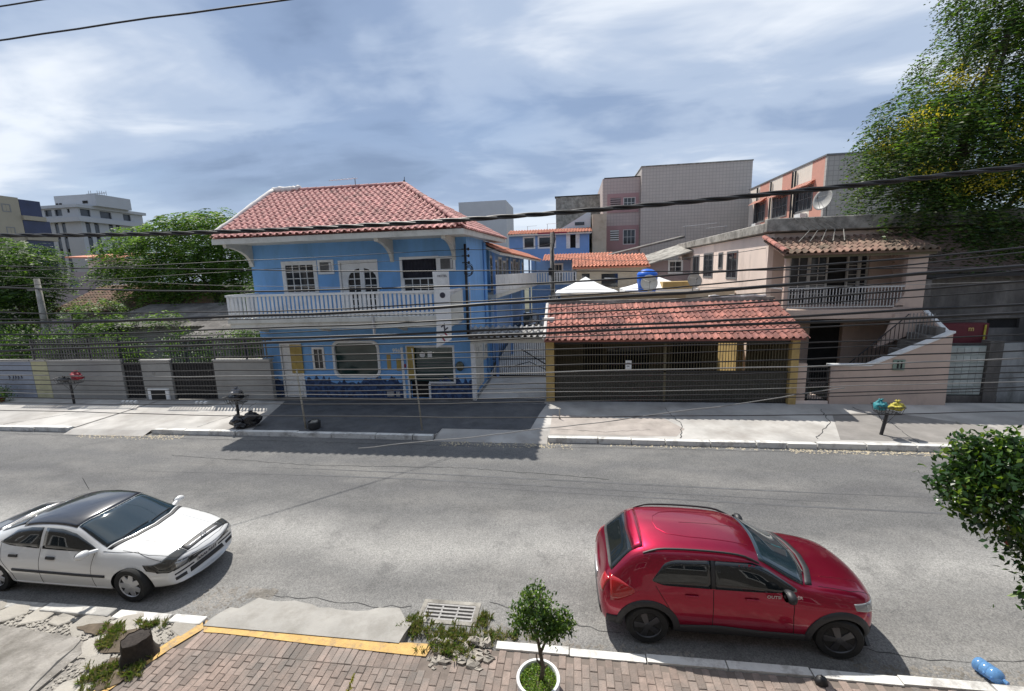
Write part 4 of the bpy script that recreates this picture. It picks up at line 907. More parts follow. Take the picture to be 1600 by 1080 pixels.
# back building, upper storey with tile eave and pale gable
bb = thing('back_house','blue upper storey house with tile eave and pale gable behind the courtyard','building',(-2,42,0))
W_=[(-4.5,-2.95,7.3,8.15),(-2.6,-1.3,7.3,8.15),(-1.05,-.35,7.25,8.2)]
mb = M(); wall_holes(mb,-5.8,1.7,6.35,8.5,42,42.2,[(-4.4,-3.4,7.3,8.3),(-3.0,-1.45,7.3,8.3),(-.35,.75,7.2,8.4)]); mb.box(1.5,1.7,42.2,52,6.3,8.5); mb.build('wall', m_blue2, bb)
mb = M(); mb.box(-5.7,1.5,42.25,43,6.4,8.45); mb.build('interior', m_dark, bb)
window(bb,-4.4,-3.4,7.3,8.3,42,1,1); window(bb,-3.0,-1.45,7.3,8.3,42,1,1)
mb = M(); mb.box(-.42,-.05,41.96,41.99,7.15,8.45); mb.box(.45,.82,41.96,41.99,7.15,8.45); 
for k in range(5): mb.box(-.36,-.12,41.94,41.96,7.25+k*.24,7.42+k*.24); mb.box(.52,.76,41.94,41.96,7.25+k*.24,7.42+k*.24)
mb.build('shutter', m_white, bb)
mb = M(); mb.add([(-5.9,41.6,8.55),(1.9,41.6,8.55),(1.9,43.4,9.05),(-5.9,43.4,9.05)],[(0,1,2,3)]); mb.box(-5.9,1.9,41.6,41.7,8.42,8.54); rf = mb.build('roof', m_soffit, bb)
lay_tiles(rf,(-5.9,41.55,8.58),(1,0,0),Vector((0,1.8,.5)).normalized(),.27,.36,29,5,lambda u,s:True,m_tile5,60)
mb = M(); mb.prism([(-1.2,8.95),(1.9,8.95),(1.9,10.7)],'y',43.5,43.7); mb.box(1.7,1.9,43.7,54,8.5,10.6); mb.build('gable', mat('pale_blue_render',(.50,.58,.62),.06,1,.85), bb)
mb = M(); mb.box(.4,1.3,43.46,43.49,9.35,9.65); mb.build('window', m_glass, bb)
antenna('tv_antenna','television antenna on the courtyard house tile eave',(-2.2,43,9.0),.55,1.0,.3)
antenna('tv_antenna','small aerial behind the courtyard house eave, left of the pole',(-4.2,44,8.9),.6,.9,.1)

# courtyard: sloping drive
mb = M(); mb.grid([[(x,16.7,.128),(x,20.2,.16),(x,30,.85),(x,46,1.0)] for x in (-4.0,-.75,3.5)][:2]); mb.grid([[(x,20.2,.16),(x,30,.85),(x,46,1.0)] for x in (-.75,3.5)]); struct(mb.build('courtyard', mat('courtyard_concrete',(.50,.49,.47),.1,1,.9,.3,40,dirt=(.3,.29,.27),dirt_t=(.5,.7))))
mb = M(); mb.grid([[(x,40,1.0),(x,46,1.0)] for x in (-8,-4,3.5)]); 

# gate: tile canopy on a beam, posts, sliding bars behind
gt = thing('gate','black barred driveway gate under a small grey tile canopy','gate',(-2.4,16.6,0))
mb = M(); mb.box(-3.9,-.95,16.35,16.75,2.45,2.66); mb.build('beam', m_soffit, gt, bev=.01)
mb = M(); mb.box(-3.93,-3.77,16.42,16.60,.12,2.45); mb.build('post', m_white, gt)
mb = M(); mb.prism([(16.15,2.64),(16.95,2.92),(16.95,2.99),(16.15,2.70)],'x',-3.93,-.92); cn = mb.build('canopy', m_conc_d, gt)
lay_tiles(cn,(-3.93,16.12,2.70),(1,0,0),Vector((0,.8,.29)).normalized(),.232,.42,13,2,lambda u,s:True,m_tile4,60,h=.075)
mb = M(); zr = .22
mb.box(-3.8,-.98,20.28,20.33,.17,.24); mb.box(-3.8,-.98,20.28,20.33,1.0,1.05); mb.box(-3.8,-.98,20.28,20.33,2.25,2.32); mb.build('rail', m_black, gt)
q_ = M(); q_.box(-.011,.011,-.011,.011,.2,2.3); qm = q_.mesh('bar', mats=(m_black,))
for k in range(27): inst(qm,'bar',gt,(-3.75+k*.105,20.3,0))
mb = M(); mb.tube([(-2.35,20.26,1.5),(-.98,20.26,.62)],.03,6); mb.tube([(-3.0,20.26,.62),(-2.0,20.26,.9),(-.98,20.26,.4)],.02,6); mb.build('brace', m_black, gt)
mb = M(); mb.box(-3.86,-3.78,16.61,20.2,.16,.2); mb.build('track', m_grey, gt)

# the row of buildings on this side of the street, from whose balcony the view is taken
m_own = mat('own_building_render', (.12,.105,.09), .1, 1, .9, dirt=(.12,.1,.09), dirt_t=(.5,.7))
for nm,lb,x0,x1,h_,fl in (('apartment_building','brown rendered apartment building on the near side of the street',-13,15,10.5,3),('row_house','brown rendered house on the near side, street left end',-46,-13.2,7.2,2),('row_house','brown rendered house on the near side, street right end',15.2,46,7.6,2)):
    t=thing(nm,lb,'building',((x0+x1)/2,-1.4,0)); hs=[]
    for f_ in range(fl):
        k_=0
        while x0+1.5+k_*3.4 < x1-2: hs.append((x0+1.5+k_*3.4,x0+3.2+k_*3.4,1.0+f_*3.2,2.5+f_*3.2)); k_+=1
    mb=M(); wall_holes(mb,x0,x1,0,h_,-1.4,-1.6,hs); mb.box(x0,x1,-9,-1.85,0,h_); mb.box(x0-.1,x1+.1,-9.1,-1.3,h_,h_+.15); mb.build('wall',m_own,t)
    for a in hs: window(t,*a,-1.4,2,1,fm=m_white,panes=False,sgn=1)

# ============================================================ low garage with red tile roof
GX0,GX1,GY = -.98,7.98,16.42
ga = thing('garage_house','low ochre garage with red clay tile roof and full width barred front','building',(3.5,GY,0))
gs = thing  # alias kept short
mb = M(); mb.box(GX0,GX0+.32,GY-.12,GY+.2,.1,2.5); mb.build('pillar', m_ochre, ga, bev=.01); mb = M(); mb.box(GX1-.26,GX1+.0,GY-.12,GY+.14,.1,2.5); mb.build('pillar', m_ochre, ga, bev=.01)
mb = M(); mb.box(3.40,3.48,GY+.02,GY+.10,.1,2.45); mb.build('post', m_olive, ga)
mb = M(); mb.box(GX0+.32,GX1-.26,GY+.0,GY+.12,2.38,2.52); mb.box(GX0+.32,GX1-.26,GY+.02,GY+.08,1.28,1.34); mb.box(GX0+.32,GX1-.26,GY+.02,GY+.08,.10,.16); mb.build('rail', m_black, ga)
q_ = M(); q_.box(-.009,.009,-.009,.009,1.34,2.38); qm = q_.mesh('bar', mats=(m_olive,))
nbar = 84
for k in range(nbar): inst(qm,'bar',ga,(GX0+.38+k*(GX1-GX0-.7)/(nbar-1),GY+.05,0))
q_ = M(); q_.prism([(-.03,0),(.03,0),(.015,-.02),(-.015,-.02)],'z',.16,1.28); qm = q_.mesh('sheet_rib', mats=(m_mesh,))
mb = M(); mb.box(GX0+.34,GX1-.28,GY+.055,GY+.065,.16,1.28); mb.build('sheet', m_mesh, ga)
for k in range(nbar): inst(qm,'sheet_rib',ga,(GX0+.38+k*(GX1-GX0-.7)/(nbar-1),GY+.05,0))
mb = M(); mb.box(2.0,2.22,GY-.03,GY-.02,1.42,1.75); nm=mb.build('notice', m_white, ga); 
mb = M(); mb.box(2.04,2.18,GY-.034,GY-.03,1.62,1.66); mb.box(2.04,2.15,GY-.034,GY-.03,1.52,1.55); mb.build('lettering', m_ink, nm)
mb = M(); mb.box(GX0,GX0+.15,GY+.2,18.7,0,2.6); mb.box(GX1-.15,GX1,GY+.14,18.7,0,2.6); wall_holes(mb,GX0+.15,GX1-.15,0,3.5,18.5,18.7,[(5.95,7.1,.2,2.9),(.5,1.3,.1,2.1),(4.1,5.3,.1,2.3)]); mb.build('wall', m_olive, ga)
mb = M(); mb.box(.5,1.3,18.6,18.62,.1,2.1); mb.build('inner_door', m_dark, ga); mb = M(); mb.box(4.1,5.3,18.6,18.62,.1,2.3); mb.build('inner_door', m_dark, ga)
mb = M(); mb.box(GX0+.2,GX1-.2,GY+.15,18.5,.0,.14); mb.build('floor', m_conc_d, ga)
mb = M(); mb.box(1.5,3.2,18.44,18.49,.9,1.9); mb.build('window', m_glass, ga)
mb = M(); mb.prism([(15.98,2.53),(18.7,3.66),(18.7,3.73),(15.98,2.60)],'x',GX0-.02,GX1+.02); rf = mb.build('roof', m_tile2, ga)
gu = Vector((0,2.72,1.13)); GL = gu.length; gu.normalize()
lay_tiles(rf,(GX0-.02,15.92,2.595),(1,0,0),gu,.222,.40,41,7,lambda u,s: s < GL+.05,m_tile2,287,h=.065,seed=5)
mb = M(); rg = random.Random(1); mb.tube([(GX0-.02,16+2.6*k/10,2.66+1.08*k/10+rg.uniform(-.02,.02)) for k in range(11)],.07,7); mb.box(GX0-.1,GX0+.32,17.2,17.5,3.12,3.3); mb.build('mortar_edge', m_mortar, rf)
mb = M(); mb.box(GX0,GX1+.1,18.72,18.86,3.4,3.86); mb.build('parapet', m_concside, ga)
mb = M(); mb.tube([(5.6,18.72,3.86)]+[(5.6+.24*k,18.8,3.9+.03*math.sin(k*2.1)) for k in range(10)],.07,6); mb.build('mortar_edge', m_mortar, ga)
mb = M(); mb.box(-.55,7.9,22.6,22.8,0,3.95); tag(mb.build('yard_wall', m_beige),'beige yard wall behind the red tiled garage','wall')
mb = M(); mb.box(-.5,5.6,22.52,22.59,3.55,3.9); tag(mb.build('roof_fascia', m_brownr),'tan fascia strip along the yard wall top','fascia')
o = M(); o.box(6.75,7.0,18.75,21.5,.1,3.2); tag(o.build('yellow_wall', m_ochre),'sunlit yellow wall glimpsed through the garage opening','wall')

# ============================================================ pink house with balcony and outside stair
ph = thing('pink_house','pink two storey house with tiled balcony awning and outside stair','building',(10,18,0))
PX0,PX1 = 7.95,12.75
sw=[(19.9+0*0,20,0,0)]
SW=[(31.9,32.6,4.9,5.65),(29.0,30.3,4.55,5.8),(26.3,28.0,4.5,5.85),(24.7,25.3,5.0,5.8),(22.6,24.0,4.5,5.8)]
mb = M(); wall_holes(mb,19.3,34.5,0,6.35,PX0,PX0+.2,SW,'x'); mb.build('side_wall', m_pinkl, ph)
mb = M(); mb.box(PX0+.22,PX0+1,19.7,34,.1,6.3); mb.build('interior', m_dark, ph)
for s_ in SW: window(ph,*s_,PX0,2,1,fm=m_grey if s_[0]<30 else m_alu,axis='x',sgn=-1,trim=.04,fr=.05)
FH=[(8.75,11.75,3.45,5.45)]; LH=[(9.75,11.0,.2,2.85)]
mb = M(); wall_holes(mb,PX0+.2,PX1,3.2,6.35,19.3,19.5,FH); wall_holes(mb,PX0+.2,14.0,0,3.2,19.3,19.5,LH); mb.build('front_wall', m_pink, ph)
mb = M(); mb.box(9.7,11.05,19.52,19.6,.2,2.9); mb.box(8.7,11.8,19.52,19.6,3.4,5.5); mb.build('interior', m_dark, ph)
for x0_,x1_ in ((8.80,9.55),(9.55,10.25),(10.95,11.4),(11.4,11.72)): window(ph,x0_,x1_,3.47,5.42,19.34,2 if x1_-x0_>.6 else 1,5,fm=mat('cream_joinery',(.42,.40,.36),.1,4,.7) if 'cream_joinery' not in MATS else MATS['cream_joinery'],trim=0,fr=.06,name='door')
mb = M(); mb.box(7.95,12.75,17.75,19.3,3.18,3.38); mb.box(7.93,12.72,17.70,17.75,3.05,3.40); mb.build('balcony', m_pink, ph, bev=.01)
mb = M(); mb.box(12.1,12.75,17.80,18.0,3.4,5.55); mb.box(12.6,12.75,18.0,19.3,3.4,5.6); mb.prism([(12.1,3.4),(11.75,3.4),(12.1,3.9)][::-1],'y',17.80,17.95); mb.build('fin_wall', m_pink, ph)
mb = M(); mb.box(7.98,8.12,17.8,17.94,3.4,5.5); mb.build('post', m_pink, ph)
mb = M(); mb.box(8.1,12.1,17.80,17.84,4.18,4.23); mb.box(8.1,12.1,17.80,17.84,3.46,3.50); mb.box(7.98,8.0,17.9,19.3,4.18,4.23); hr = mb.build('handrail', m_alu, ph)
q_ = M(); q_.box(-.013,.013,-.01,.01,3.50,4.18); qm = q_.mesh('baluster', mats=(m_alu,))
for k in range(36): inst(qm,'baluster',ph,(8.18+k*.109,17.82,0))
aw = M(); aw.prism([(17.45,5.42),(19.3,6.05),(19.3,6.12),(17.45,5.49)],'x',7.75,12.85); rf = aw.build('awning_roof', m_tile3, ph)
lay_tiles(rf,(7.72,17.40,5.49),(1,0,0),Vector((0,1.85,.63)).normalized(),.232,.40,22,5,lambda u,s:True,m_tile3,110,name='awning_tile',h=.07,seed=8)
ridge(rf,(7.78,17.40,5.60),(7.78,19.3,6.22),m_tile2,.10,.36)
mb = M(); mb.box(7.8,12.8,17.52,17.60,5.33,5.43); mb.build('beam', m_olive, ph)
# roof slab with its dirty parapet
mb = M(); mb.box(7.75,18.2,19.05,19.35,6.40,6.92); mb.box(7.75,8.05,19.35,35,6.38,6.78); mb.build('parapet', m_concside, ph, bev=.03)
mb = M(); mb.box(8.05,18,19.36,35,6.36,6.5); mb.build('roof_slab', m_conc_d, ph)
mb = M(); mb.box(12.75,18.2,19.5,19.7,3.0,6.4); mb.build('front_wall', m_mauve, ph)
# right part in deep shade: low walls and stair
mb = M(); mb.prism([(9.15,.10),(12.85,.10),(12.80,2.66),(11.46,2.02),(10.35,1.52),(9.10,1.52)],'y',16.42,16.6); mb.build('stair_wall', m_pink, ph)
mb = M(); mb.prism([(9.06,1.525),(10.36,1.525),(12.84,2.665),(12.84,2.73),(10.34,1.58),(9.06,1.58)],'y',16.38,16.64); mb.prism([(16.64,2.70),(17.75,3.38),(17.75,3.32),(16.64,2.64)][::-1],'x',12.72,12.86); mb.build('coping', m_white, ph)
mb = M(); mb.prism([(16.6,.1),(17.75,.1),(17.75,3.30),(16.6,2.64)],'x',12.68,12.84); mb.prism([(11.2,1.95),(12.68,2.6),(12.68,3.2),(11.75,3.2),(11.5,2.4)],'y',17.6,17.7); mb.build('stair_wall', m_pink, ph)
for k in range(10):
    mb = M(); x_ = 10.0+k*.27; mb.box(x_,12.7,16.62,17.55,.1+k*.0,.3+k*.28) if k==0 else mb.box(x_,x_+.27,16.62,17.55,.1,.3+k*.28); mb.build('step', m_conc_d, ph)
mb = M(); mb.tube([(10.2,17.6,1.2),(12.2,17.6,3.2)],.02,6)
for k in range(14): x_ = 10.25+k*.14; mb.box(x_-.008,x_+.008,17.59,17.61,.5+k*.14,1.25+k*.14)
mb.build('stair_rail', m_black, ph)
mb = M(); 
for k in range(8): mb.box(11.75+k*.11,11.77+k*.11,16.9,16.92,2.4,3.3)
mb.build('grille', m_grey, ph)
mb = M(); mb.box(11.05,11.42,16.38,16.41,1.38,1.75); mt_ = mb.build('meter_box', mat('grey_green_box',(.20,.27,.22),.1,6,.5), ph); mb = M(); mb.box(11.17,11.22,16.37,16.38,1.45,1.70); mb.box(11.28,11.33,16.37,16.38,1.45,1.70); mb.build('slot', m_dark, mt_)
# little side gate
mb = M(); mb.box(8.35,8.43,16.46,16.50,.25,1.5); mb.box(9.02,9.08,16.46,16.50,.25,1.5); mb.box(8.35,9.08,16.46,16.50,.25,.30); mb.box(8.35,9.08,16.46,16.50,1.45,1.5); mb.box(8.35,9.08,16.46,16.50,.85,.88)
for k in range(7): mb.box(8.48+k*.085,8.49+k*.085,16.47,16.49,.3,1.45)
mb.build('side_gate', m_black, ph); mb = M(); mb.box(8.0,9.1,16.42,16.9,.1,.24); mb.prism([(8.4,16.9),(9.06,16.9),(9.06,17.5)],'z',.24,.26); mb.build('door_step', m_pinkl, ph); mb = M(); mb.box(8.0,8.33,16.44,16.6,.24,1.6); mb.build('pier', m_pink, ph)
# satellite dishes
def dish(name,label,c,r,aim,mt=m_dish,mast=None):
    t = thing(name,label,'satellite dish',(c[0],c[1],c[2]-r)); aim = Vector(aim).normalized(); q = aim.to_track_quat('Z','Y').to_matrix(); c = Vector(c)
    mb = M(); mb.lathe([(r*k/6, .28*r*(k/6)**2) for k in range(7)]+[(r*1.01,.28*r-.01)]+[(r*k/6, .28*r*(k/6)**2-.02) for k in range(6,-1,-1)],(0,0,0),28); mb.v=[tuple(q@Vector(p)+c) for p in mb.v]; mb.build('reflector', mt, t, smooth=True)
    f = c+aim*r*.95; mb = M(); mb.tube([f-aim*.05,f+aim*.06],.04,8); 
    for k in range(3): a = 2.1*k+.5; mb.tube([c+q@Vector((r*.92*math.cos(a),r*.92*math.sin(a),.24*r)),f],.008,4)
    mb.build('feed_arm', m_grey, t)
    mb = M(); mb.tube([c-aim*.04, c-aim*.15-Vector((0,0,r*.5)), Vector((c.x,c.y,mast if mast is not None else c.z-r-.3))-aim*.15],.025,6); mb.build('mount', m_grey, t); return t
dish('satellite_dish','large grey mesh satellite dish on the flat roof of the pink house',(10.25,20.0,7.65),.42,(-.95,-.40,.22),mast=6.9)
dish('satellite_dish','translucent satellite dish in front of the blue water tank',(3.98,23.4,4.35),.42,(-.05,-1,.22),m_soffit,mast=3.7)
dish('satellite_dish','small grey satellite dish beside the pale pink side wall',(6.2,23.4,4.42),.36,(.15,-1,.35),mast=3.7)
mb = M()
for k in range(5): mb.tube([(8.7+.25*k,19.0,6.9),(9.2+.3*k,18.8,6.4),(8.6+.4*k,18.3,5.95)],.018,5)
tag(mb.build('roof_cables', m_concside),'pale slack cables hanging over the pink house tiled awning','cable')

# water tank and tents behind the garage
t = thing('water_tank','blue plastic water tank with domed lid behind the garage roof','water tank',(4.0,24,3.7))
mb = M(); mb.lathe([(.40,3.7),(.46,4.0),(.52,4.45),(.53,4.72),(.50,4.78)],(4.02,24.2,0),28); mb.build('tank', m_tankblue, t, smooth=True, angle=40)
mb = M(); mb.lathe([(.54,4.78),(.53,4.84),(.42,4.97),(.22,5.07),(0,5.1)],(4.02,24.2,0),28); mb.build('lid', m_tankblue, t, smooth=True, angle=40)
mb = M(); mb.box(3.3,4.8,23.8,25,0,3.7); tag(mb.build('tank_plinth', m_beige),'beige block carrying the blue water tank','plinth')
def tent(name,label,x0,x1,y0,y1,z0,z1):
    t = thing(name,label,'tent',((x0+x1)/2,(y0+y1)/2,0)); mb = M(); xc,yc=(x0+x1)/2,(y0+y1)/2
    P=[]
    for k in range(7):
        s_ = k/6; sag = 1-s_**1.25; P.append([(xc+(a-xc)*(1-s_),yc+(b-yc)*(1-s_),z0+(z1-z0)*(1-sag)) for a,b in ((x0,y0),(x1,y0),(x1,y1),(x0,y1),(x0,y0))])
    mb.grid(P); mb.build('canopy', m_tent, t); mb = M()
    for a,b in ((x0,y0),(x1,y0),(x1,y1),(x0,y1)): mb.box(a-.03,a+.03,b-.03,b+.03,0,z0)
    mb.build('frame', m_alu, t)
    mb = M(); mb.box(x0,x1,y0-.01,y0,z0-.22,z0); mb.box(x0-.01,x0,y0,y1,z0-.22,z0); mb.build('valance', m_tent, t)
tent('market_tent','white peaked tent canopy beside the courtyard gallery',-.85,2.5,24,27,3.95,4.75)
tent('market_tent','white low tent canopy right of the blue water tank',3.0,6.9,25,28,3.95,4.65)
sh = thing('small_house','small cream house with orange red tile roof behind the garage','building',(2.6,30,0))
mb = M(); wall_holes(mb,.4,4.95,0,5.3,30,30.2,[(.65,1.3,4.1,4.95),(1.95,3.15,3.9,4.9)]); mb.box(.4,.6,30.2,34,0,5.3); mb.box(4.75,4.95,30.2,34,0,5.3); mb.build('wall', m_beige, sh)
mb = M(); mb.box(.62,4.7,30.25,31,.1,5.2); mb.build('interior', m_dark, sh)
window(sh,.65,1.3,4.1,4.95,30,1,1,fm=m_beige,trim=0); window(sh,1.95,3.15,3.9,4.9,30,1,1,fm=m_beige,trim=0)
mb = M(); mb.tube([(2.2,29.8,4.55),(3.0,29.6,4.5)],.04,6); mb.build('awning_rod', m_white, sh)
mb = M(); mb.add([(.1,29.6,5.3),(5.1,29.6,5.3),(4.7,31.6,6.05),(.5,31.6,6.05),(.1,33.8,5.3),(5.1,33.8,5.3)],[(0,1,2,3),(3,2,5,4),(1,5,2),(0,3,4)]); mb.box(.1,5.1,29.6,29.7,5.2,5.3); rf = mb.build('roof', m_tile5, sh)
lay_tiles(rf,(.1,29.55,5.33),(1,0,0),Vector((0,2,.75)).normalized(),.235,.36,21,6,lambda u,s:True,m_tile5,140,h=.08,seed=11)
# clutter of low sheds between small house and pink wall
t = thing('lean_to','grey lean-to shed with small white window against the pink side wall','shed',(6.5,31,0))
mb = M(); wall_holes(mb,5.1,8.2,0,5.6,31,31.2,[(6.55,7.4,4.75,5.55)]); mb.build('wall', m_mauve, t); window(t,6.55,7.4,4.75,5.55,31,2,2,trim=.05)
mb = M(); mb.add([(4.9,30.4,5.35),(8.3,30.4,6.3),(8.3,34,6.9),(4.9,34,5.9),(4.9,30.4,5.28),(8.3,30.4,6.2),(8.3,34,6.8),(4.9,34,5.8)],[(0,1,2,3),(4,7,6,5),(0,4,5,1),(0,3,7,4)]); mb.build('roof', m_concside, t)
mb = M(); mb.add([(2.8,34.5,6.2),(8.4,34.5,7.4),(8.4,36,7.5),(2.8,36,6.3),(2.8,34.5,6.1),(8.4,34.5,7.25)],[(0,1,2,3),(0,4,5,1)]); tag(mb.build('corrugated_roof', m_conc_d),'dirty grey corrugated roof sloping below the tiled tower block','roof')
o = M(); o.box(5.0,6.6,25.0,26.0,0,4.35); tag(o.build('ochre_block', m_ochre),'ochre masonry block between the blue tank and the small dish','wall')

# ============================================================ right: dark workshop, low wall, door, red sign
wk = thing('workshop','dark stained workshop wall with pale band above, right of the pink house','building',(16,19,0))
mb = M(); wall_holes(mb,14.0,24,0,4.45,19.0,19.2,[(15.9,17.0,2.45,2.85)]); mb.build('wall', m_conc_d, wk)
mb = M(); mb.box(13.2,24,18.6,19.3,4.45,4.58); mb.build('ledge', m_black, wk)
mb = M(); mb.box(13.0,26,21,21.2,4.3,5.7); mb.build('upper_band', mat('pale_grey_render',(.56,.55,.52),.08,1,.9,dirt=(.35,.34,.32),dirt_t=(.5,.7)), wk)
mb = M(); mb.add([(13.0,19.2,4.6),(26,19.2,4.6),(26,21,4.75),(13.0,21,4.75)],[(0,1,2,3)]); mb.build('roof', m_conc, wk)
mb = M(); mb.box(15.9,17,19.1,19.15,2.4,2.9); mb.build('slot', m_dark, wk)
mb = M(); mb.prism([(14.75,.1),(24,.1),(24,2.3),(14.75,2.2)],'y',16.9,17.1); o = mb.build('low_wall', mat('stained_white_wall',(.30,.31,.31),.12,1.2,.9,.2,50,dirt=(.07,.07,.065),dirt_t=(.42,.60),dsc=.8,stretch=(1,1,.4))); tag(o,'stained whitish low wall at the far right beside the grid door','wall')
mb = M(); mb.box(14.32,14.74,16.85,17.2,.1,2.3); tag(mb.build('gate_pier', m_conc_d),'dark stained pier between the grid door and the whitish wall','pier')
t = thing('grid_door','pale green white grid pattern metal door below the red sign','door',(13.75,16.95,.3))
mb = M(); mb.box(13.15,14.30,16.95,16.99,.36,2.12); mb.build('leaf', mat('pale_green_sheet',(.30,.35,.33),.1,4,.6), t)
q_ = M(); q_.box(-.105,.105,-.025,0,-.125,.125); qm = q_.mesh('panel', mats=(mat('pale_panel',(.38,.41,.385),.1,5,.6,rand=.12),))
for a in range(5):
    for b in range(6): inst(qm,'panel',t,(13.28+a*.222,16.95,.52+b*.285))
mb = M(); mb.box(13.0,14.8,16.9,17.3,.0,.33); tag(mb.build('door_sill', m_conc_d),'dark concrete sill under the grid door','sill')
t = thing('red_sign','dark red sign box with yellow lettering above the grid door','sign',(13.9,17.6,2.2))
mb = M(); mb.box(13.2,14.65,17.4,17.7,2.15,2.85); mb.build('box', mat('dark_red_paint',(.11,.012,.02),.15,5,.6), t)
text(t,'m',.24,(14.1,17.39,2.66),FRONT,m_ochre,bold=.008)
mb = M(); mb.box(14.5,14.56,17.37,17.39,2.25,2.8); mb.build('stripe', m_yel, t)
mb = M(); mb.box(12.9,13.1,18.0,19.0,0,4.4); mb.box(13.1,14.0,19.0,19.2,0,4.4); tag(mb.build('party_wall', m_conc_d),'dark party wall between pink house and workshop','wall')

# ============================================================ left: garden wall with piers, gates and railing
LY = 16.1
lw = thing('garden_wall','grey rendered garden wall left of the blue building','wall',(-19,LY,0))
def seg(name,x0,x1,mt,cope=True,z1=1.84):
    mb = M(); mb.box(x0,x1,LY,LY+.18,.1,z1); o = mb.build(name,mt,lw)
    if cope:
        q = M(); q.box(x0-.03,x1+.03,LY-.04,LY+.22,z1,z1+.06); q.build('coping', m_conc, o)
    return o
seg('wall_panel',-34,-24.1,m_bluegrey); seg('pier',-24.08,-23.25,m_yelpier); seg('wall_panel',-23.23,-19.45,m_greywall); seg('wall_panel',-14.95,-12.35,m_greywall)
rg = random.Random(41); mb = M()
for k in range(5): x_ = -25.4+k*.16; mb.tube([(x_,LY-.006,1.0+rg.uniform(-.1,.1)),(x_+rg.uniform(-.05,.1),LY-.006,1.22),(x_+.08,LY-.006,1.05)],.012,4)
mb.build('graffiti', m_ink, lw)
pr = seg('pier',-18.45,-17.05,m_greywall)
mb = M(); mb.box(-18.28,-17.25,LY-.05,LY,.12,.62); mb.build('hatch_frame', m_white, pr); mb = M(); mb.box(-18.12,-17.42,LY-.06,LY-.05,.14,.54); mb.build('hatch', m_dark, pr)
mb = M(); mb.lathe([(0,0),(.06,0),(.06,.02),(0,.02)],(0,0,0),12,'y'); mb.v=[(p[0]-17.9,p[1]+LY-.02,p[2]+1.3) for p in mb.v]; mb.build('bell', m_grey, pr)
def bars_gate(name,label,x0,x1,z1):
    t = thing(name,label,'gate',((x0+x1)/2,LY+.1,.1)); mb = M(); mb.box(x0,x1,LY+.1,LY+.12,.15,1.7); mb.build('sheet', m_black, t)
    mb = M(); mb.box(x0,x1,LY+.05,LY+.1,1.7,1.76); mb.box(x0,x1,LY+.05,LY+.1,.15,.2); mb.box(x0,x1,LY+.05,LY+.1,z1-.05,z1); mb.build('rail', m_black, t)
    n_ = int((x1-x0)/.13); q_ = M(); q_.box(-.012,.012,-.012,.012,.2,z1+.08); qm = q_.mesh('bar', mats=(m_black,))
    for k in range(n_): inst(qm,'bar',t,(x0+.06+k*(x1-x0-.12)/(n_-1),LY+.07,0))
bars_gate('garden_gate','narrow black metal gate left of the pier with the hatch',-19.43,-18.47,2.7)
bars_gate('garden_gate','wide black metal gate right of the pier with the hatch',-17.03,-14.97,2.75)
rl = thing('garden_railing','dark picket railing on top of the garden wall','railing',(-19,LY,1.9))
for a,b in ((-24.0,-19.45),(-14.95,-12.2)):
    mb = M(); mb.box(a,b,LY+.06,LY+.1,1.98,2.02); mb.box(a,b,LY+.06,LY+.1,2.68,2.72)
    for k in range(int((b-a)/1.5)+1): mb.box(a+k*1.5,a+k*1.5+.05,LY+.06,LY+.11,1.88,2.85)
    mb.build('rail', m_black, rl)
q_ = M(); q_.box(-.03,.03,-.01,.01,1.95,2.82); qm = q_.mesh('picket', mats=(mat('grey_brown_picket',(.10,.095,.09),.2,4,.8,rand=.4),))
for a,b in ((-24.0,-19.5),(-14.9,-12.3)):
    n_=int((b-a)/.14)
    for k in range(n_): inst(qm,'picket',rl,(a+.05+k*.14,LY+.045,0))
q_ = M(); q_.box(-.05,.05,-.05,.05,.135,.26); qm = q_.mesh('block', mats=(m_white,))
for x0_,n_ in ((-18.9,4),(-15.4,3)):
    t = thing('wheel_stop','row of small white painted blocks at the '+('narrow gate' if x0_<-18 else 'wide gate')+' on the left pavement','kerb block',(x0_,15.5,.13))
    for k in range(n_): inst(qm,'block',t,(x0_+.2*k,15.55,0),Matrix.Rotation(.3,3,'X'))
# ============================================================ distant buildings
tw = thing('mosaic_tower','windowless grey mosaic clad block with pinkish stair bay and small windows','building',(10,45,0))
mb = M(); mb.box(6.75,16.7,45,57,0,14.6); mb.build('block', m_clad, tw)
mb = M(); mb.box(6.7,16.75,44.95,57.05,14.6,14.7); mb.build('parapet', m_concside, tw)
WT=[(5.15,6.3,11.0,12.0),(3.9,4.9,11.0,12.0),(5.15,6.35,7.5,8.95),(3.9,4.75,7.9,8.95)]
mb = M(); wall_holes(mb,3.15,6.72,0,13.85,45.6,45.8,WT); mb.box(3.15,3.35,45.8,55,0,13.85); mb.build('bay_wall', m_pinkclad:=cladding('mosaic_pink',(.50,.41,.38),.3,(.39,.315,.295)), tw)
mv_ = mat('mauve_band',(.40,.24,.24),.05,2,.8)
for a_ in ((3.6,6.6,10.6,12.4),(3.5,6.65,7.0,9.35)): mb = M(); wall_holes(mb,*a_,45.54,45.6,WT); mb.build('band', mv_, tw)
mb = M(); mb.box(3.4,6.7,45.85,46.5,0,13.6); mb.box(3.3,6.75,45.6,55,13.85,13.95); mb.build('interior', m_dark, tw)
for k,a in enumerate(WT):
    if k%2==0: window(tw,*a,45.6,3,2,panes=False,trim=.03)
    else:
        mb = M(); 
        for q in range(5): z_=a[2]+.1+q*(a[3]-a[2]-.2)/4; mb.box(a[0],a[1],45.55,45.62,z_-.06,z_+.06)
        mb.build('louvre', m_white if k==3 else m_mauve, tw)
tc_ = thing('terracotta_block','apartment block banded in cream and terracotta with dark vent pipes','building',(18,37,0))
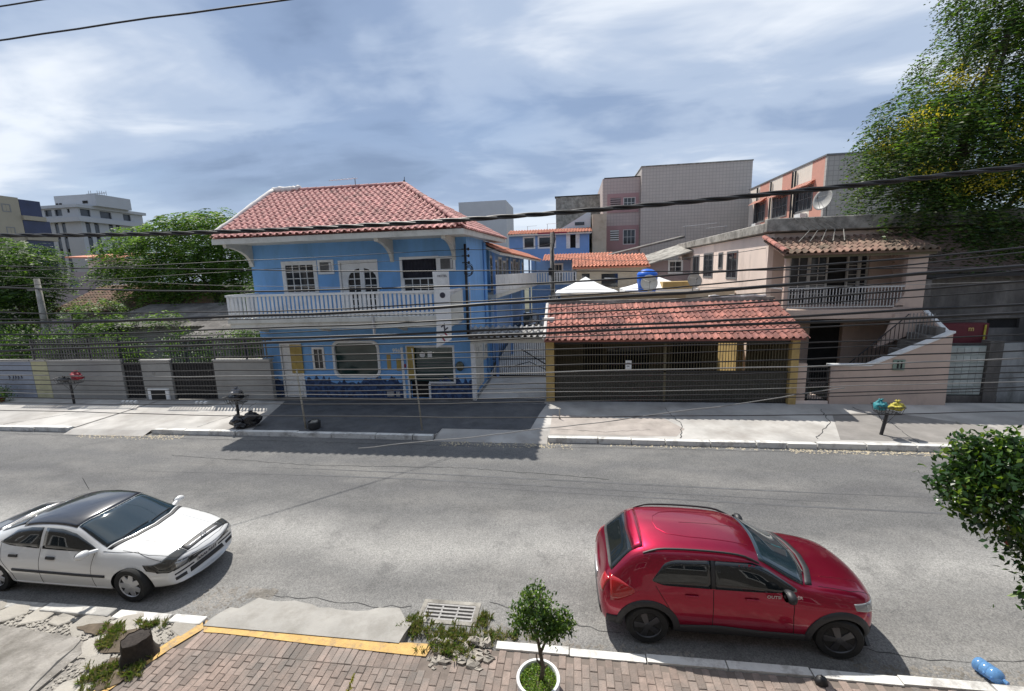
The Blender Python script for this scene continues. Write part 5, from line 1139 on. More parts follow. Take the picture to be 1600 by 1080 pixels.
mb = M(); wins=[(32.7,35.0,8.7,10.3),(36.2,38.6,8.7,10.3),(40.0,42.2,8.7,10.3)]
ys=[31.5,33.0,35.6,37.2,39.4,41.2,43.4]
for k,(a,b) in enumerate(zip(ys,ys[1:])):
    mb = M(); wall_holes(mb,a,b,5.5,11.75,16,16.2,[(w_[0],w_[1],w_[2],w_[3]) for w_ in wins],'x'); mb.build('wall_bay', m_terra if k%2==0 else m_cream, tc_)
mb = M(); mb.box(16,24,31.3,31.5,0,11.75); mb.box(16.3,24,31.5,43,0,11.6); mb.build('front_wall', m_clad2, tc_); mb = M(); mb.box(15.95,24,31.25,43.5,11.75,11.85); mb.build('parapet', m_grey, tc_)
for a in wins: 
    w_=window(tc_,*a,16,4,2,fm=m_grey,axis='x',sgn=-1,panes=False,trim=.05)
    mb=M(); mb.add([(15.5,a[0]-.2,10.25),(15.98,a[0]-.2,10.6),(15.98,a[1]+.2,10.6),(15.5,a[1]+.2,10.25)],[(0,1,2,3),(3,2,1,0)]); mb.build('hood', m_terra, tc_)
for y_ in (35.4,35.0,38.9,41.5):
    mb=M(); mb.tube([(15.9,y_,5.5),(15.9,y_,11.6)],.06,6); mb.build('vent_pipe', m_black, tc_)
mb=M(); mb.box(-13.8,-7.85,55,62,0,13.85); o=mb.build('stair_tower', mat('pale_grey_block',(.52,.52,.53),.04,1,.85)); tag(o,'plain pale grey rectangular tower block behind the pink tile roof','building')
mb=M(); mb.box(-1.6,3.3,50,51,0,13.05); 
t=thing('grey_block','dark grey plastered block with narrow light side wall','building',(1,50,0)); mb.build('wall', m_concside, t); mb=M(); mb.box(2.0,3.3,42.5,50,0,10.2); mb.build('side_wall', m_beige, t); mb=M(); mb.box(-1.7,3.4,49.95,51,13.05,13.15); mb.build('parapet', m_dark, t)
mb=M(); mb.box(1.95,2.0,44,45.5,7.6,8.8); mb.build('window', m_glass, t)
for y_,z_ in ((33.2,8.2),(37.0,8.2),(40.6,8.3)):
    mb=M(); mb.box(15.55,15.98,y_,y_+.8,z_-.25,z_+.3); mb.build('air_conditioner', m_white, tc_)
# white apartment block far left
wa = thing('white_apartment_block','white apartment block with dark vertical window strips, far left','building',(-98,80,0))
mwa = mat('white_render',(.42,.43,.45),.04,.4,.85); mwg = mat('dark_glass_strip',(.06,.07,.085),.2,1,.3)  # off-white walls, plain dark glass for the window strips
FX0,FX1,FY0,FY1 = -101.5,-93.6,75,87.5
hol=[]; 
def strips(mb,axis,a0,a1,face,back,cols,z0,z1):
    wall_holes(mb,a0,a1,z0,z1,face,back,[(c-.42,c+.42,z0+1,z1-.0) for c in cols],axis)
mb=M(); strips(mb,'y',FX0,FX1,75,75.3,(-99.2,-97.6),0,17.2); strips(mb,'x',75.3,FY1,FX1,FX1-.3,(76.2,77.8,80.6,82.0,85.0,86.3),0,17.2); mb.build('wall', mwa, wa)
mb=M(); mb.box(FX0+.2,FX1-.35,75.35,FY1,0,17.2); mb.build('interior', m_dark, wa)
for c in (-99.2,-97.6):
    for k in range(6): mb=M(); mb.box(c-.4,c+.4,75.12,75.2,1.2+k*2.75,3.2+k*2.75); mb.build('window', mwg, wa)
for c in (76.2,77.8,80.6,82.0,85.0,86.3):
    for k in range(6): mb=M(); mb.box(FX1-.2,FX1-.12,c-.4,c+.4,1.2+k*2.75,3.2+k*2.75); mb.build('window', mwg, wa)
mb=M(); mb.box(FX0-.9,FX1+.8,74.2,FY1+.5,17.2,18.1); mb.box(FX0-.9,FX1+.8,74.2,FY1+.5,19.8,20.35); mb.build('balcony_band', mwa, wa)
hl=[(-100.8,-99.2,18.4,19.6),(-98.5,-96.9,18.4,19.6),(-95.7,-95.1,18.9,19.6)]; hr_=[(75.0,76.8,18.3,19.6),(78.6,80.8,18.3,19.6),(83.2,84.8,18.3,19.6)]
mb=M(); wall_holes(mb,FX0-.4,FX1+.3,18.1,19.8,74.6,74.8,hl); wall_holes(mb,74.8,FY1,18.1,19.8,FX1+.3,FX1+.1,hr_,'x'); mb.build('upper_wall', mwa, wa)
mb=M(); mb.box(FX0,FX1,74.9,FY1,18.1,19.8); mb.build('interior', mwg, wa)
mb=M(); mb.box(-101.2,-91.8,77,84,20.35,22.6); mb.build('penthouse', mwa, wa)
mb=M(); 
for x_,z_ in ((-100.7,20.7),(-99.9,20.7),(-94.5,20.9),(-93.9,20.9)): mb.box(x_-.25,x_+.25,76.9,76.98,z_,z_+.5)
mb.build('opening', m_dark, wa)
mb=M(); rg=random.Random(2)
for k in range(9): x_=-95.5+k*.5; mb.tube([(x_,79,22.6),(x_,79,23.1+rg.random()*.6)],.05,4)
mb.box(-96,-91.6,78.9,79,23.0,23.1); mb.build('roof_aerials', m_grey, wa)
# beige block with blue glazed balconies
be = thing('beige_apartment_block','beige apartment block with deep blue glazed balconies at the left edge','building',(-95,62,0))
mb=M(); mb.box(-103,-90,56,63.2,0,19.6); mb.build('wall', mat('beige_block_paint',(.36,.32,.25),.06,.5,.85), be)
m_bg = mat('blue_glazing',(.02,.028,.08),.25,.6,.15)
for k in range(5):
    z_=3.2+k*3.25; mb=M(); mb.box(-93.5,-90.0,63.25,66.2+(.9 if k<4 else 0)+.0,z_+.6,z_+3.2); mb.build('glazed_balcony', m_bg, be)
    mb=M(); mb.box(-93.5,-89.6,63.2,67.6 if k<4 else 66.4,z_-.1,z_+.6); mb.build('balcony_front', MATS['beige_block_paint'], be)
for z_ in (17.2,13.6,10.3): window(be,60.9,61.9,z_,z_+1.1,-90,2,1,fm=m_grey,axis='x',sgn=1,panes=False); 
mb=M(); mb.box(-93.4,-90.1,56.5,60,14.5,17.2); mb.build('glazed_balcony', m_bg, be)
# houses in the middle distance, left
t=thing('mauve_house','mauve rendered house with long flat wall beyond the left gardens','building',(-52,40,0))
mb=M(); wall_holes(mb,-58,-46.5,0,6.5,40,40.2,[(-52.7,-51.6,5.0,5.8),(-48.5,-47.5,5.2,5.9)]); mb.box(-58,-46.5,40.2,46,6.4,6.5); mb.build('wall', m_mauve, t); window(t,-52.7,-51.6,5.0,5.8,40,2,1,fm=m_grey); window(t,-48.5,-47.5,5.2,5.9,40,2,1,fm=m_grey)
mb=M(); mb.box(-52.5,-46.8,42,46,6.5,7.8); mb.build('upper_wall', m_pinkl, t); mb=M(); mb.add([(-54,41,8.2),(-46.6,41,7.9),(-46.2,47,8.6),(-54,47,8.8),(-54,41,8.05),(-46.6,41,7.75)],[(0,1,2,3),(0,4,5,1)]); mb.build('roof', m_tile5, t)
for nm,lb,x0,x1,y0,y1,z0,z1 in (('tiled_roof_house','low house with worn red brown tile roof behind the left garden','-',0,0,0,0,0),):
    t=thing(nm,lb,'building',(-31,27,0))
    mb=M(); mb.box(-36,-27,27,34,0,3.3); mb.build('wall', m_mauve, t)
    mb=M(); mb.add([(-36.5,26.2,3.3),(-26.5,26.2,3.3),(-26.5,30,5.0),(-36.5,30,5.0),(-36.5,34,3.3),(-26.5,34,3.3)],[(0,1,2,3),(3,2,5,4),(1,5,2),(0,3,4)]); rf=mb.build('roof', m_tile3, t)
    lay_tiles(rf,(-36.5,26.1,3.33),(1,0,0),Vector((0,3.8,1.7)).normalized(),.28,.42,36,10,lambda u,s:True,m_tile3,120,seed=3)
    mb=M(); mb.tube([(-36.5,30,5.05),(-26.5,30,5.05)],.12,6); mb.build('ridge', m_mortar, rf)
t=thing('asbestos_roof_shed','shed with pale weathered corrugated roof in the left garden','shed',(-23,23,0))
mb=M(); mb.box(-27,-18.5,21.5,27,0,2.7); mb.build('wall', m_greywall, t)
P=[]
for k in range(90): x_=-27.4+k*.105; P.append([(x_,21.0,2.75+.035*(k%2)),(x_,25.2,3.75+.035*(k%2))])
mb=M(); mb.grid(P); mb.build('roof', m_conc_d, t)
t=thing('garden_lean_to','small pale canopy roof on posts behind the black gates','shed',(-16.5,19,0))
mb=M(); P=[[(-18.6+k*.1,18.2,2.5+.03*(k%2)),(-18.6+k*.1,20.4,3.0+.03*(k%2))] for k in range(40)]; mb.grid(P); mb.build('roof', m_conc_d, t); mb=M()
for x_ in (-18.5,-14.8): mb.box(x_,x_+.1,18.3,18.4,0,2.5)
mb.build('post', m_grey, t)

# concrete pole at the left
t=thing('concrete_pole','leaning grey concrete utility pole among the left garden trees','utility pole',(-31.3,22,0))
mb=M(); mb.tube([(-31.35,22,0),(-31.2,22,5.6)],[.2,.13],10); mb.build('shaft', m_concside, t, smooth=True); mb=M(); mb.box(-31.9,-30.5,21.9,22.0,4.9,5.02); mb.build('crossarm', m_conc_d, t)
t=thing('courtyard_pole','tall concrete pole with black cable rising beside the courtyard','utility pole',(-.9,24,0))
mb=M(); mb.tube([(-.98,24,0),(-1.0,24,7.15)],[.15,.11],10); mb.build('shaft', m_concside, t, smooth=True)
mb=M(); mb.tube([(-.9,23.85,7.2),(-.82,23.85,6.8),(-.98,23.85,6.2),(-.93,23.85,5.4),(-.96,23.85,4.0)],.035,6); mb.build('cable', m_black, t)
mb=M(); mb.box(-1.75,-.2,23.95,24.05,7.1,7.17); mb.build('crossarm', m_redink, t)
mb=M(); mb.box(-1.2,-1.02,23.8,23.95,4.9,5.3); mb.build('box', m_black, t)
antenna('tv_antenna','wide pale television antenna in front of the mosaic block',(7.3,30,6.5),1.2,1.9,0)
antenna('tv_antenna','tilted pale bar antenna right of the wide one',(9.7,30,6.4),1.2,-1.1,-.25,3)

# ============================================================ vegetation
Da = leafmat('tree_dark', (.028,.060,.018), .3, .5); Db = leafmat('tree_mid', (.06,.125,.025), .42, .5); Dc = leafmat('tree_light', (.12,.21,.04), .48, .5); Dy = leafmat('blossom_yellow', (.50,.42,.04), .35, .6)
De = leafmat('tree_olive', (.085,.105,.035), .35, .55)
def add_tree(name,label,base,top,r0,blobs,twigs,per,ts,leaf,mats,seed,style='frond',pm=None,wid=.35,cat='tree',mt=m_bark,group=None,shell=.45,droop=.3,cn='crown'):
    t=thing(name,label,cat,base,group); limbs(t,base,top,r0,[(b[0],b[1],b[2]) for b in blobs],mt,seed=seed)
    foliage(cn,t,blobs,twigs,per,ts,leaf,mats,seed,style,wid,pm,shell,droop); return t
# large yellow-flowering tree on the right
B=[(18.5,20,12.5,3.6,3,3.0),(16.2,20,9.8,3.4,2.8,2.2),(13.6,19.6,9.2,2.3,2.2,1.9),(12.6,19.5,7.6,1.5,1.8,1.2),(15.0,20,7.2,2.2,2,1.5),(17.5,20,7.0,2.6,2.4,1.9),(15.6,20.5,12.2,2.0,2,1.8),(17.5,20.5,15.5,2.9,2.6,2.2),(14.9,19.3,5.9,1.6,1.3,.9),(16.9,19.6,5.9,1.5,1.4,.7),(13.2,20,10.6,1.3,1.4,1.1),(20,20,9.5,3,3,3),(16.2,20,14.2,1.5,1.8,1.4),(14.0,19.3,6.6,1.7,1.4,1.0),(12.2,19.2,8.9,1.0,1.2,1.0),(18.5,19.2,6.3,2,1.4,1.3),(15.2,20.5,9.3,2.6,2.2,2)]
big=add_tree('flowering_tree','large dark green tree with clusters of yellow flowers on the right',(14.35,20.6,0),(14.9,20.4,7.6),.26,B,12500,11,.6,.17,[Da,Db,De,Dc],11,pm=[.40,.24,.23,.13],droop=.8)
rgx=np.random.default_rng(5); T,D=blobs_pts(B,260,rgx,.12); T=T[(T[:,1]<20.0)&((T[:,2]>7.2))][:46]; T[:,1]-=.35; T[:,1]-=.15; C=np.repeat(T,130,0)+rgx.normal(size=(len(T)*130,3))*[.36,.25,.16]; V,F=leafgeo(C,rgx.normal(size=(len(C),3)),.075,rgx,.7); npbuild('blossom',V,F,None,[Dy],big)
# left trees
B=[(-36.3,25,6.4,1.9,2.0,1.7),(-38.8,25,6.2,2.6,2.2,2.6),(-35.3,24.6,5.0,1.3,1.5,1.1),(-37.4,24.5,3.6,2.3,1.8,1.5),(-40,26,4.0,2.6,2,2)]
add_tree('garden_tree','bushy green tree at the left edge behind the grey wall',(-37,25,0),(-37,25,4.2),.2,B,3000,14,.85,.22,[Da,Db,Dc],21,pm=[.45,.38,.17])
B=[(-29.5,28,7.2,2.8,2.4,2.0),(-26,28,7.6,3.2,2.8,2.3),(-22.8,28,7.3,2.7,2.6,2.3),(-25,26.6,5.6,3,1.8,1.5),(-21.3,27.5,5.2,1.9,2,2.0),(-30.8,27,5.8,1.7,1.6,1.1),(-28.2,26.4,4.6,1.6,1.4,.9),(-24,27.5,9.0,2.2,2,.9)]
add_tree('garden_tree','wide feathery bright green tree beside the blue building',(-25,28,0),(-25,28,5.5),.26,B,3700,16,1.1,.24,[Da,Db,Dc],22,pm=[.10,.38,.52],droop=.5)
B=[(-27.6,22.0,3.7,1.3,1.1,.7),(-26.6,21.6,2.7,1.0,1.0,.6),(-25.2,20.7,3.1,.9,.7,.45),(-22.0,20.6,3.3,1.0,.7,.4)]
add_tree('young_tree','small feathery tree in front of the corrugated roof',(-27.2,21.8,0),(-27.2,21.8,2.2),.08,B,420,16,.6,.16,[Db,Dc,Da],23,pm=[.4,.4,.2],droop=.6)
def bush(label,blobs,seed,tw=500,leaf=.11,mats=(Da,Db,Dc),pm=(.5,.35,.15)):
    b0=blobs[0]; t=thing('bush',label,'bush',(b0[0],b0[1],0)); foliage('foliage',t,blobs,tw,12,.3,leaf,list(mats),seed,'leaf',.45,list(pm))
    mb=M(); mb.tube([(b0[0],b0[1],0),(b0[0],b0[1],b0[2])],.04,5); mb.build('stem', m_bark, t)
bush('dark shrubs behind the pale yellow pier',[(-26,19.5,1.7,2.4,1.4,1.5),(-29.5,20,1.8,2,1.4,1.6)],31,700)
bush('shrub with pale leaves behind the garden railing',[(-21.5,17.6,1.9,1.6,.8,.9)],32,350,.09,(Db,Dc,Da),(.4,.4,.2))
bush('dark shrub behind the wide black gate',[(-15.6,18,1.7,1.6,1.0,1.3),(-18.5,18.5,1.6,1.4,1,1.3)],33,600)
bush('dark climbing shrub hanging beside the blue wall',[(-13.8,17.6,2.6,.9,.8,.55),(-14.6,17.6,2.3,.7,.6,.7)],34,350,.08)
bush('small plant in a red pot at the left end of the pavement',[(-25.3,15.5,.42,.45,.25,.28)],35,120,.08,(Db,Dc,Da),(.4,.45,.15))
mb=M(); mb.lathe([(.16,.13),(.2,.3),(.18,.3),(.0,.28)],(-25.3,15.5,0),14); tag(mb.build('plant_pot', m_red),'red plant pot on the left pavement end','pot')
bush('small dark bush at the foot of the far right wall',[(16.3,16.3,.6,.5,.4,.45)],36,140,.07)
bush('broad dark hedge under the left garden trees',[(-31,21,1.2,3.5,1.2,1.1),(-35,22,1.5,3,1.5,1.4),(-27,20.6,1.1,3,.9,.9)],37,2200,.16,(Da,Db),(.85,.15))
bush('tall dark shrub between the corrugated roof and the blue wall',[(-16.6,22.5,3.0,1.8,1.4,2.6),(-14.9,21,2.6,1.1,1.2,2.2)],38,1700,.14,pm=(.6,.3,.1))
# shade-giving tree standing beyond the right frame edge is part of the flowering tree; near street tree on the right
Fa=leafmat('ficus_dark',(.022,.055,.016),.25,.3); Fb=leafmat('ficus_mid',(.045,.10,.02),.3,.3); Fc=leafmat('ficus_young',(.14,.22,.03),.4,.4)
fx=thing('street_tree','glossy broad leaved street tree leaning in from the right edge','tree',(6.9,5.0,0))
B=[(5.35,5.5,2.45,.85,.6,.62),(6.2,5.4,2.6,.9,.7,.8),(5.75,5.4,1.75,.55,.45,.5),(5.05,5.6,2.75,.45,.4,.28),(4.7,5.6,2.45,.32,.3,.22),(5.65,5.3,1.2,.3,.25,.3),(6.4,5.2,1.9,.6,.5,.6),(6.6,5.3,3.0,.8,.6,.6)]
mb=M(); mb.tube([(7.0,5.0,0),(6.95,5.05,1.0),(6.8,5.1,1.8)],[.11,.09,.07],8)
for e in B: mb.tube([(6.8,5.1,1.7),((6.8+e[0])/2,(5.1+e[1])/2,(1.8+e[2])/2+.1),(e[0],e[1],e[2])],[.045,.03,.008],6)
mb.build('trunk', m_bark, fx, smooth=True)
foliage('crown',fx,B,1900,13,.18,.088,[Fa,Fb,Fc],41,'leaf',.5,[.50,.36,.14],.4,.5)
lm=M(); lm.add([(0,-.5,0),(.14,-.32,.03),(.24,-.02,.045),(.15,.3,.02),(0,.5,-.05),(-.15,.3,.02),(-.24,-.02,.045),(-.14,-.32,.03),(0,-.3,0),(0,0,0),(0,.28,-.015)],[(0,1,8),(1,2,9,8),(2,3,10,9),(3,4,10),(0,8,7),(8,9,6,7),(9,10,5,6),(10,4,5)])
lms=[lm.mesh('leaf',mats=(m_,),smooth=True) for m_ in (Fa,Fb,Fc,Fb)]
rgl=np.random.default_rng(77); T,D=blobs_pts(B[:6],1400,rgl,.12); sel=[(t_,d_) for t_,d_ in zip(T,D) if d_[1]<.25 and t_[0]<6.0][:290]
for t_,d_ in sel:
    y=Vector(rgl.normal(size=3))+Vector(d_)*.8-Vector((0,0,.6)); y.normalize(); z=Vector((rgl.normal()*.5,rgl.normal()*.5-.3,1)); x=y.cross(z).normalized(); z=x.cross(y)
    s_=.08*rgl.uniform(.75,1.25); inst(lms[rgl.integers(4)],'leaf',fx,t_,frame3(x,y,z),(s_,s_,s_))
# ============================================================ cars
def carpaint(name, c, metal=.0, rough=.28, coat=1.0):
    m = bpy.data.materials.new(name); m.use_nodes = True; b = m.node_tree.nodes['Principled BSDF']; MATS[name]=m
    b.inputs['Base Color'].default_value = (*c,1); b.inputs['Metallic'].default_value = metal; b.inputs['Roughness'].default_value = rough
    b.inputs['Coat Weight'].default_value = coat; b.inputs['Coat Roughness'].default_value = .03
    n=m.node_tree.nodes; l=m.node_tree.links; t=n.new('ShaderNodeTexNoise'); t.inputs['Scale'].default_value=3; t.inputs['Detail'].default_value=6
    g=n.new('ShaderNodeNewGeometry'); l.new(g.outputs['Position'],t.inputs['Vector']); r=n.new('ShaderNodeMapRange'); l.new(t.outputs[0],r.inputs[0]); r.inputs[3].default_value=rough*.85; r.inputs[4].default_value=rough*1.2; l.new(r.outputs[0],b.inputs['Roughness'])
    return m
m_cglass = carpaint('car_glass', (.012,.016,.018), 0, .04, .6); m_wglass = carpaint('windscreen_glass', (.014,.028,.038), 0, .05, .8)
m_rub = mat('tyre_rubber', (.018,.018,.018), .2, 20, .85); m_plastic = mat('black_plastic_trim', (.028,.028,.030), .15, 20, .55); m_rimd = mat('dark_alloy', (.075,.075,.08), .1, 10, .35, metal=.6)
m_rims = mat('silver_wheel_cover', (.50,.50,.51), .06, 10, .38, metal=.5); m_lampc = carpaint('headlamp_clear', (.30,.31,.32), .3, .08, 1); m_lampr = carpaint('tail_lamp_red', (.38,.004,.008), 0, .12, 1)
m_gap = mat('panel_gap', (.008,.008,.008), .1, 10, .9)
# section columns: centre, quarter, edge of top, glass middle, belt, shoulder, mid, sill, underside edge, underside centre
def section(zt, ye, ze, yb, zb, ysh, zsh, ymid, zmid, ysill, zsill, zu):
    return [(0,zt),(ye*.5,zt-(zt-ze)*.22),(ye*.86,ze+(zt-ze)*.35),(ye+(yb-ye)*.12,ze-(ze-zb)*.14),((ye+yb)/2+.012,(ze+zb)/2),(yb,zb),(ysh,zsh),(ymid,zmid),(ysill,zsill),(ysill-.06,zu),(0,zu)]
def build_body(stations, bows, mt, levels=2):
    mb = M(); rows=[]
    for (x,*s_),bw in zip(stations,bows):
        h = section(*s_); rows.append([(x+bw*(1-(y/.8)**2)-bw, y, z) for y,z in h]+[(x+bw*(1-(y/.8)**2)-bw, -y, z) for y,z in h[-2:0:-1]])
    n = len(rows[0]); vs=[p for r_ in rows for p in r_]; fs=[]
    for i in range(len(rows)-1):
        for k in range(n): fs.append((i*n+k,i*n+(k+1)%n,(i+1)*n+(k+1)%n,(i+1)*n+k))
    # end caps: quad strips between mirrored points
    def cap(b,flip):
        for k in range(10):
            a0,a1 = k,k+1; c0,c1 = (n-k)%n,(n-k-1)%n
            f = (b+a0,b+a1,b+c1,b+c0) if a0!=c0 else (b+a0,b+a1,b+c1)
            if a1==c1: f = (b+a0,b+a1,b+c0)
            fs.append(f[::-1] if flip else f)
    cap(0,False); cap((len(rows)-1)*n,True)
    mb.add(vs,fs); me = mb.mesh('body', Vector((0,0,0)), (mt,), True); o = bpy.data.objects.new('tmp',me); COL.objects.link(o)
    bm = bmesh.new(); bm.from_mesh(me); bmesh.ops.recalc_face_normals(bm, faces=bm.faces); bm.to_mesh(me); bm.free()
    sdm = o.modifiers.new('s','SUBSURF'); sdm.levels = levels; sdm.render_levels = levels
    dg = bpy.context.evaluated_depsgraph_get(); m2 = bpy.data.meshes.new_from_object(o.evaluated_get(dg)); bpy.data.objects.remove(o); return m2
def cut_arches(me, centres, rad, mt_in, depth=.36, yh=1.0):
    o = bpy.data.objects.new('tmpb', me); COL.objects.link(o); cs=[]
    for (x,z) in centres:
        for s_ in (-1,1):
            mb = M(); mb.lathe([(rad,s_*(yh-depth-.14)),(rad,s_*(yh+.3))],(x,0,z),40,'y'); c = bpy.data.objects.new('c', mb.mesh('c')); COL.objects.link(c)
            bm = bmesh.new(); bm.from_mesh(c.data); bmesh.ops.recalc_face_normals(bm, faces=bm.faces); bm.to_mesh(c.data); bm.free()
            m = o.modifiers.new('b','BOOLEAN'); m.operation='DIFFERENCE'; m.solver='EXACT'; m.object=c; cs.append(c)
    dg = bpy.context.evaluated_depsgraph_get(); m2 = bpy.data.meshes.new_from_object(o.evaluated_get(dg))
    for c in cs: bpy.data.objects.remove(c)
    bpy.data.objects.remove(o)
    while len(m2.materials)<2: m2.materials.append(None)
    m2.materials[1] = mt_in
    for p in m2.polygons:
        c = p.center; p.use_smooth = True; p.material_index = 0
        for (x,z) in centres:
            d = math.hypot(c.x-x, c.z-z); nr = Vector((c.x-x,0,c.z-z)).normalized()
            if (abs(d-rad) < .02 and abs(p.normal.dot(nr))>.9) or (d < rad and abs(c.y) < yh-depth-.1 and c.z>.15 and abs(abs(c.y)-(yh-depth-.14))<.02): p.material_index = 1; p.use_smooth=False
    m2.set_sharp_from_angle(angle=R(38))
    return m2
class Car:
    def __init__(s, name, label, stations, bows, paint, origin, wb, arch, trim_in, group=None, yaw=0, zs=1.0):
        s.zs = zs; s.t = thing(name, label, 'car', origin, group); s.t.rotation_euler = (0,0,yaw); s.t.scale = (1,1,zs); s.paint = paint
        me = build_body(stations, bows, paint); s.bvh = BVHTree.FromPolygons([v.co for v in me.vertices],[tuple(p.vertices) for p in me.polygons])
        me = cut_arches(me, wb, arch, trim_in); me.materials[0] = paint; me.name='body'
        s.body = s.attach(bpy.data.objects.new('body', me), s.t); s.ymax = max(v.co.y for v in me.vertices)
    def attach(s, o, par): COL.objects.link(o); o.parent = par; return o
    def mesh(s, mb, name, mt, par=None, smooth=True, ang=40, thick=0, bev=0):
        me = mb.mesh(name, Vector((0,0,0)), (mt,), smooth)
        if smooth: me.set_sharp_from_angle(angle=R(ang))
        o = s.attach(bpy.data.objects.new(name, me), par or s.t)
        if bev: b=o.modifiers.new('b','BEVEL'); b.width=bev; b.segments=2
        return o
    def hit(s, o, d):
        h = s.bvh.ray_cast(Vector(o), Vector(d)); return (h[0],h[1]) if h[0] else (None,None)
    def side(s, x, z, sg): return s.hit((x, sg*3, z), (0,-sg,0))
    def top(s, x, y): return s.hit((x,y,4),(0,0,-1))
    def front(s, y, z, sg=1): return s.hit((sg*20+2,y,z),(-sg,0,0))
    def patch(s, name, mt, fn, A, B, nu=14, nv=5, off=.004, par=None, smooth=True, rnd_=0):
        """A,B: polylines of 2d points (lower, upper); fn maps a 2d point to a surface hit; skin lies `off` proud of the body"""
        def res(P,t):
            L=[0]
            for a,b in zip(P,P[1:]): L.append(L[-1]+math.dist(a,b))
            q=t*L[-1]
            for i in range(len(P)-1):
                if q<=L[i+1]+1e-9:
                    f=(q-L[i])/(L[i+1]-L[i]+1e-9); return (P[i][0]+(P[i+1][0]-P[i][0])*f, P[i][1]+(P[i+1][1]-P[i][1])*f)
            return P[-1]
        G=[];K=[]
        for i in range(nu+1):
            a=res(A,i/nu); b=res(B,i/nu); row=[];rk=[]
            for j in range(nv+1):
                v=j/nv; p=(a[0]+(b[0]-a[0])*v, a[1]+(b[1]-a[1])*v); h,nn=fn(*p)
                if h is None: h,nn = (G[-1][j] if G else None),Vector((0,0,1))
                if h is None: return None
                row.append(h+nn*off); rk.append(h-nn*.012)
            G.append(row);K.append(rk)
        mb=M(); mb.grid(G)
        edge=[(i,0) for i in range(nu+1)]+[(nu,j) for j in range(1,nv+1)]+[(i,nv) for i in range(nu-1,-1,-1)]+[(0,j) for j in range(nv-1,0,-1)]; edge.append(edge[0])
        mb.grid([[G[i][j],K[i][j]] for i,j in edge])
        o = s.mesh(mb,name,mt,par,smooth,50); bm=bmesh.new(); bm.from_mesh(o.data); bmesh.ops.remove_doubles(bm,verts=bm.verts,dist=.0004); bmesh.ops.recalc_face_normals(bm,faces=bm.faces); bm.to_mesh(o.data); bm.free(); return o
    def line(s, name, mt, fn, P, r=.004, par=None, off=.0, n=5, step=.05):
        Q=[]
        for a,b in zip(P,P[1:]):
            k=max(1,int(math.dist(a,b)/step))
            for i in range(k+1):
                h,nn=fn(a[0]+(b[0]-a[0])*i/k,a[1]+(b[1]-a[1])*i/k)
                if h is not None and (not Q or (h-Q[-1]).length>1e-4): Q.append(h+nn*off)
        if len(Q)<2: return
        mb=M(); mb.tube(Q,r,n); return s.mesh(mb,name,mt,par)
    def wheel(s, x, sg, z, rad, y, wd, rimr, mrim, spokes, style, steer=0):
        e = bpy.data.objects.new('wheel', None)
        mb=M(); rr=rimr
        mb.lathe([(rr*.35,-.03),(rr*.9,-.045),(rr*.97,0.0),(rr,.005),(rr,-.10)],(0,0,0),32,'y')
        # face: hub and spokes
        mb.lathe([(0,.012),(rr*.18,.012),(rr*.24,-.005),(rr*.24,-.05)],(0,0,0),20,'y')
        for k in range(spokes):
            a=2*math.pi*k/spokes
            for w0,w1,da in (((.05,.035,0),) if style=='plain' else ((.03,.02,-.13),(.03,.02,.13))):
                c,s_=math.cos(a+da*.4),math.sin(a+da*.4); c2_,s2_=math.cos(a+da),math.sin(a+da); p0=Vector((c*rr*.15,0,s_*rr*.15)); p1=Vector((c2_*rr*.95,0,s2_*rr*.95)); sd=Vector((-s_,0,c))
                mb.add([p0-sd*w0+Vector((0,.008,0)),p0+sd*w0+Vector((0,.008,0)),p1+sd*w1+Vector((0,-.004,0)),p1-sd*w1+Vector((0,-.004,0)),p0-sd*w0*1.3+Vector((0,-.03,0)),p0+sd*w0*1.3+Vector((0,-.03,0)),p1+sd*w1*1.3+Vector((0,-.035,0)),p1-sd*w1*1.3+Vector((0,-.035,0))],[(0,1,2,3),(0,4,5,1),(1,5,6,2),(2,6,7,3),(3,7,4,0)])
        me=mb.mesh('wheel',Vector((0,0,0)),(mrim,),True); me.set_sharp_from_angle(angle=R(35)); o=bpy.data.objects.new('wheel',me); s.attach(o,s.t); o.location=(x,sg*y,z/s.zs); o.rotation_euler=(0,0,steer if sg>0 else math.pi+steer); o.scale=(1,1,1/s.zs)
        mb=M(); mb.lathe([(rr*.98,-.01),(rr*1.03,.008),(rad*.93,.012),(rad*.985,-.012),(rad,-.04),(rad,-wd+.04),(rad*.97,-wd),(rr,-wd)],(0,0,0),40,'y'); me=mb.mesh('tyre',Vector((0,0,0)),(m_rub,),True); me.set_sharp_from_angle(angle=R(45)); q=bpy.data.objects.new('tyre',me); s.attach(q,o)
        mb=M(); mb.lathe([(0,-.09),(rr,-.09)],(0,0,0),20,'y'); me=mb.mesh('brake',Vector((0,0,0)),(m_gap,)); q=bpy.data.objects.new('brake',me); s.attach(q,o)

# ---------------- red compact hatchback (nose to +x)
m_redp = carpaint('red_metallic_paint', (.34,.005,.036), .85, .37)
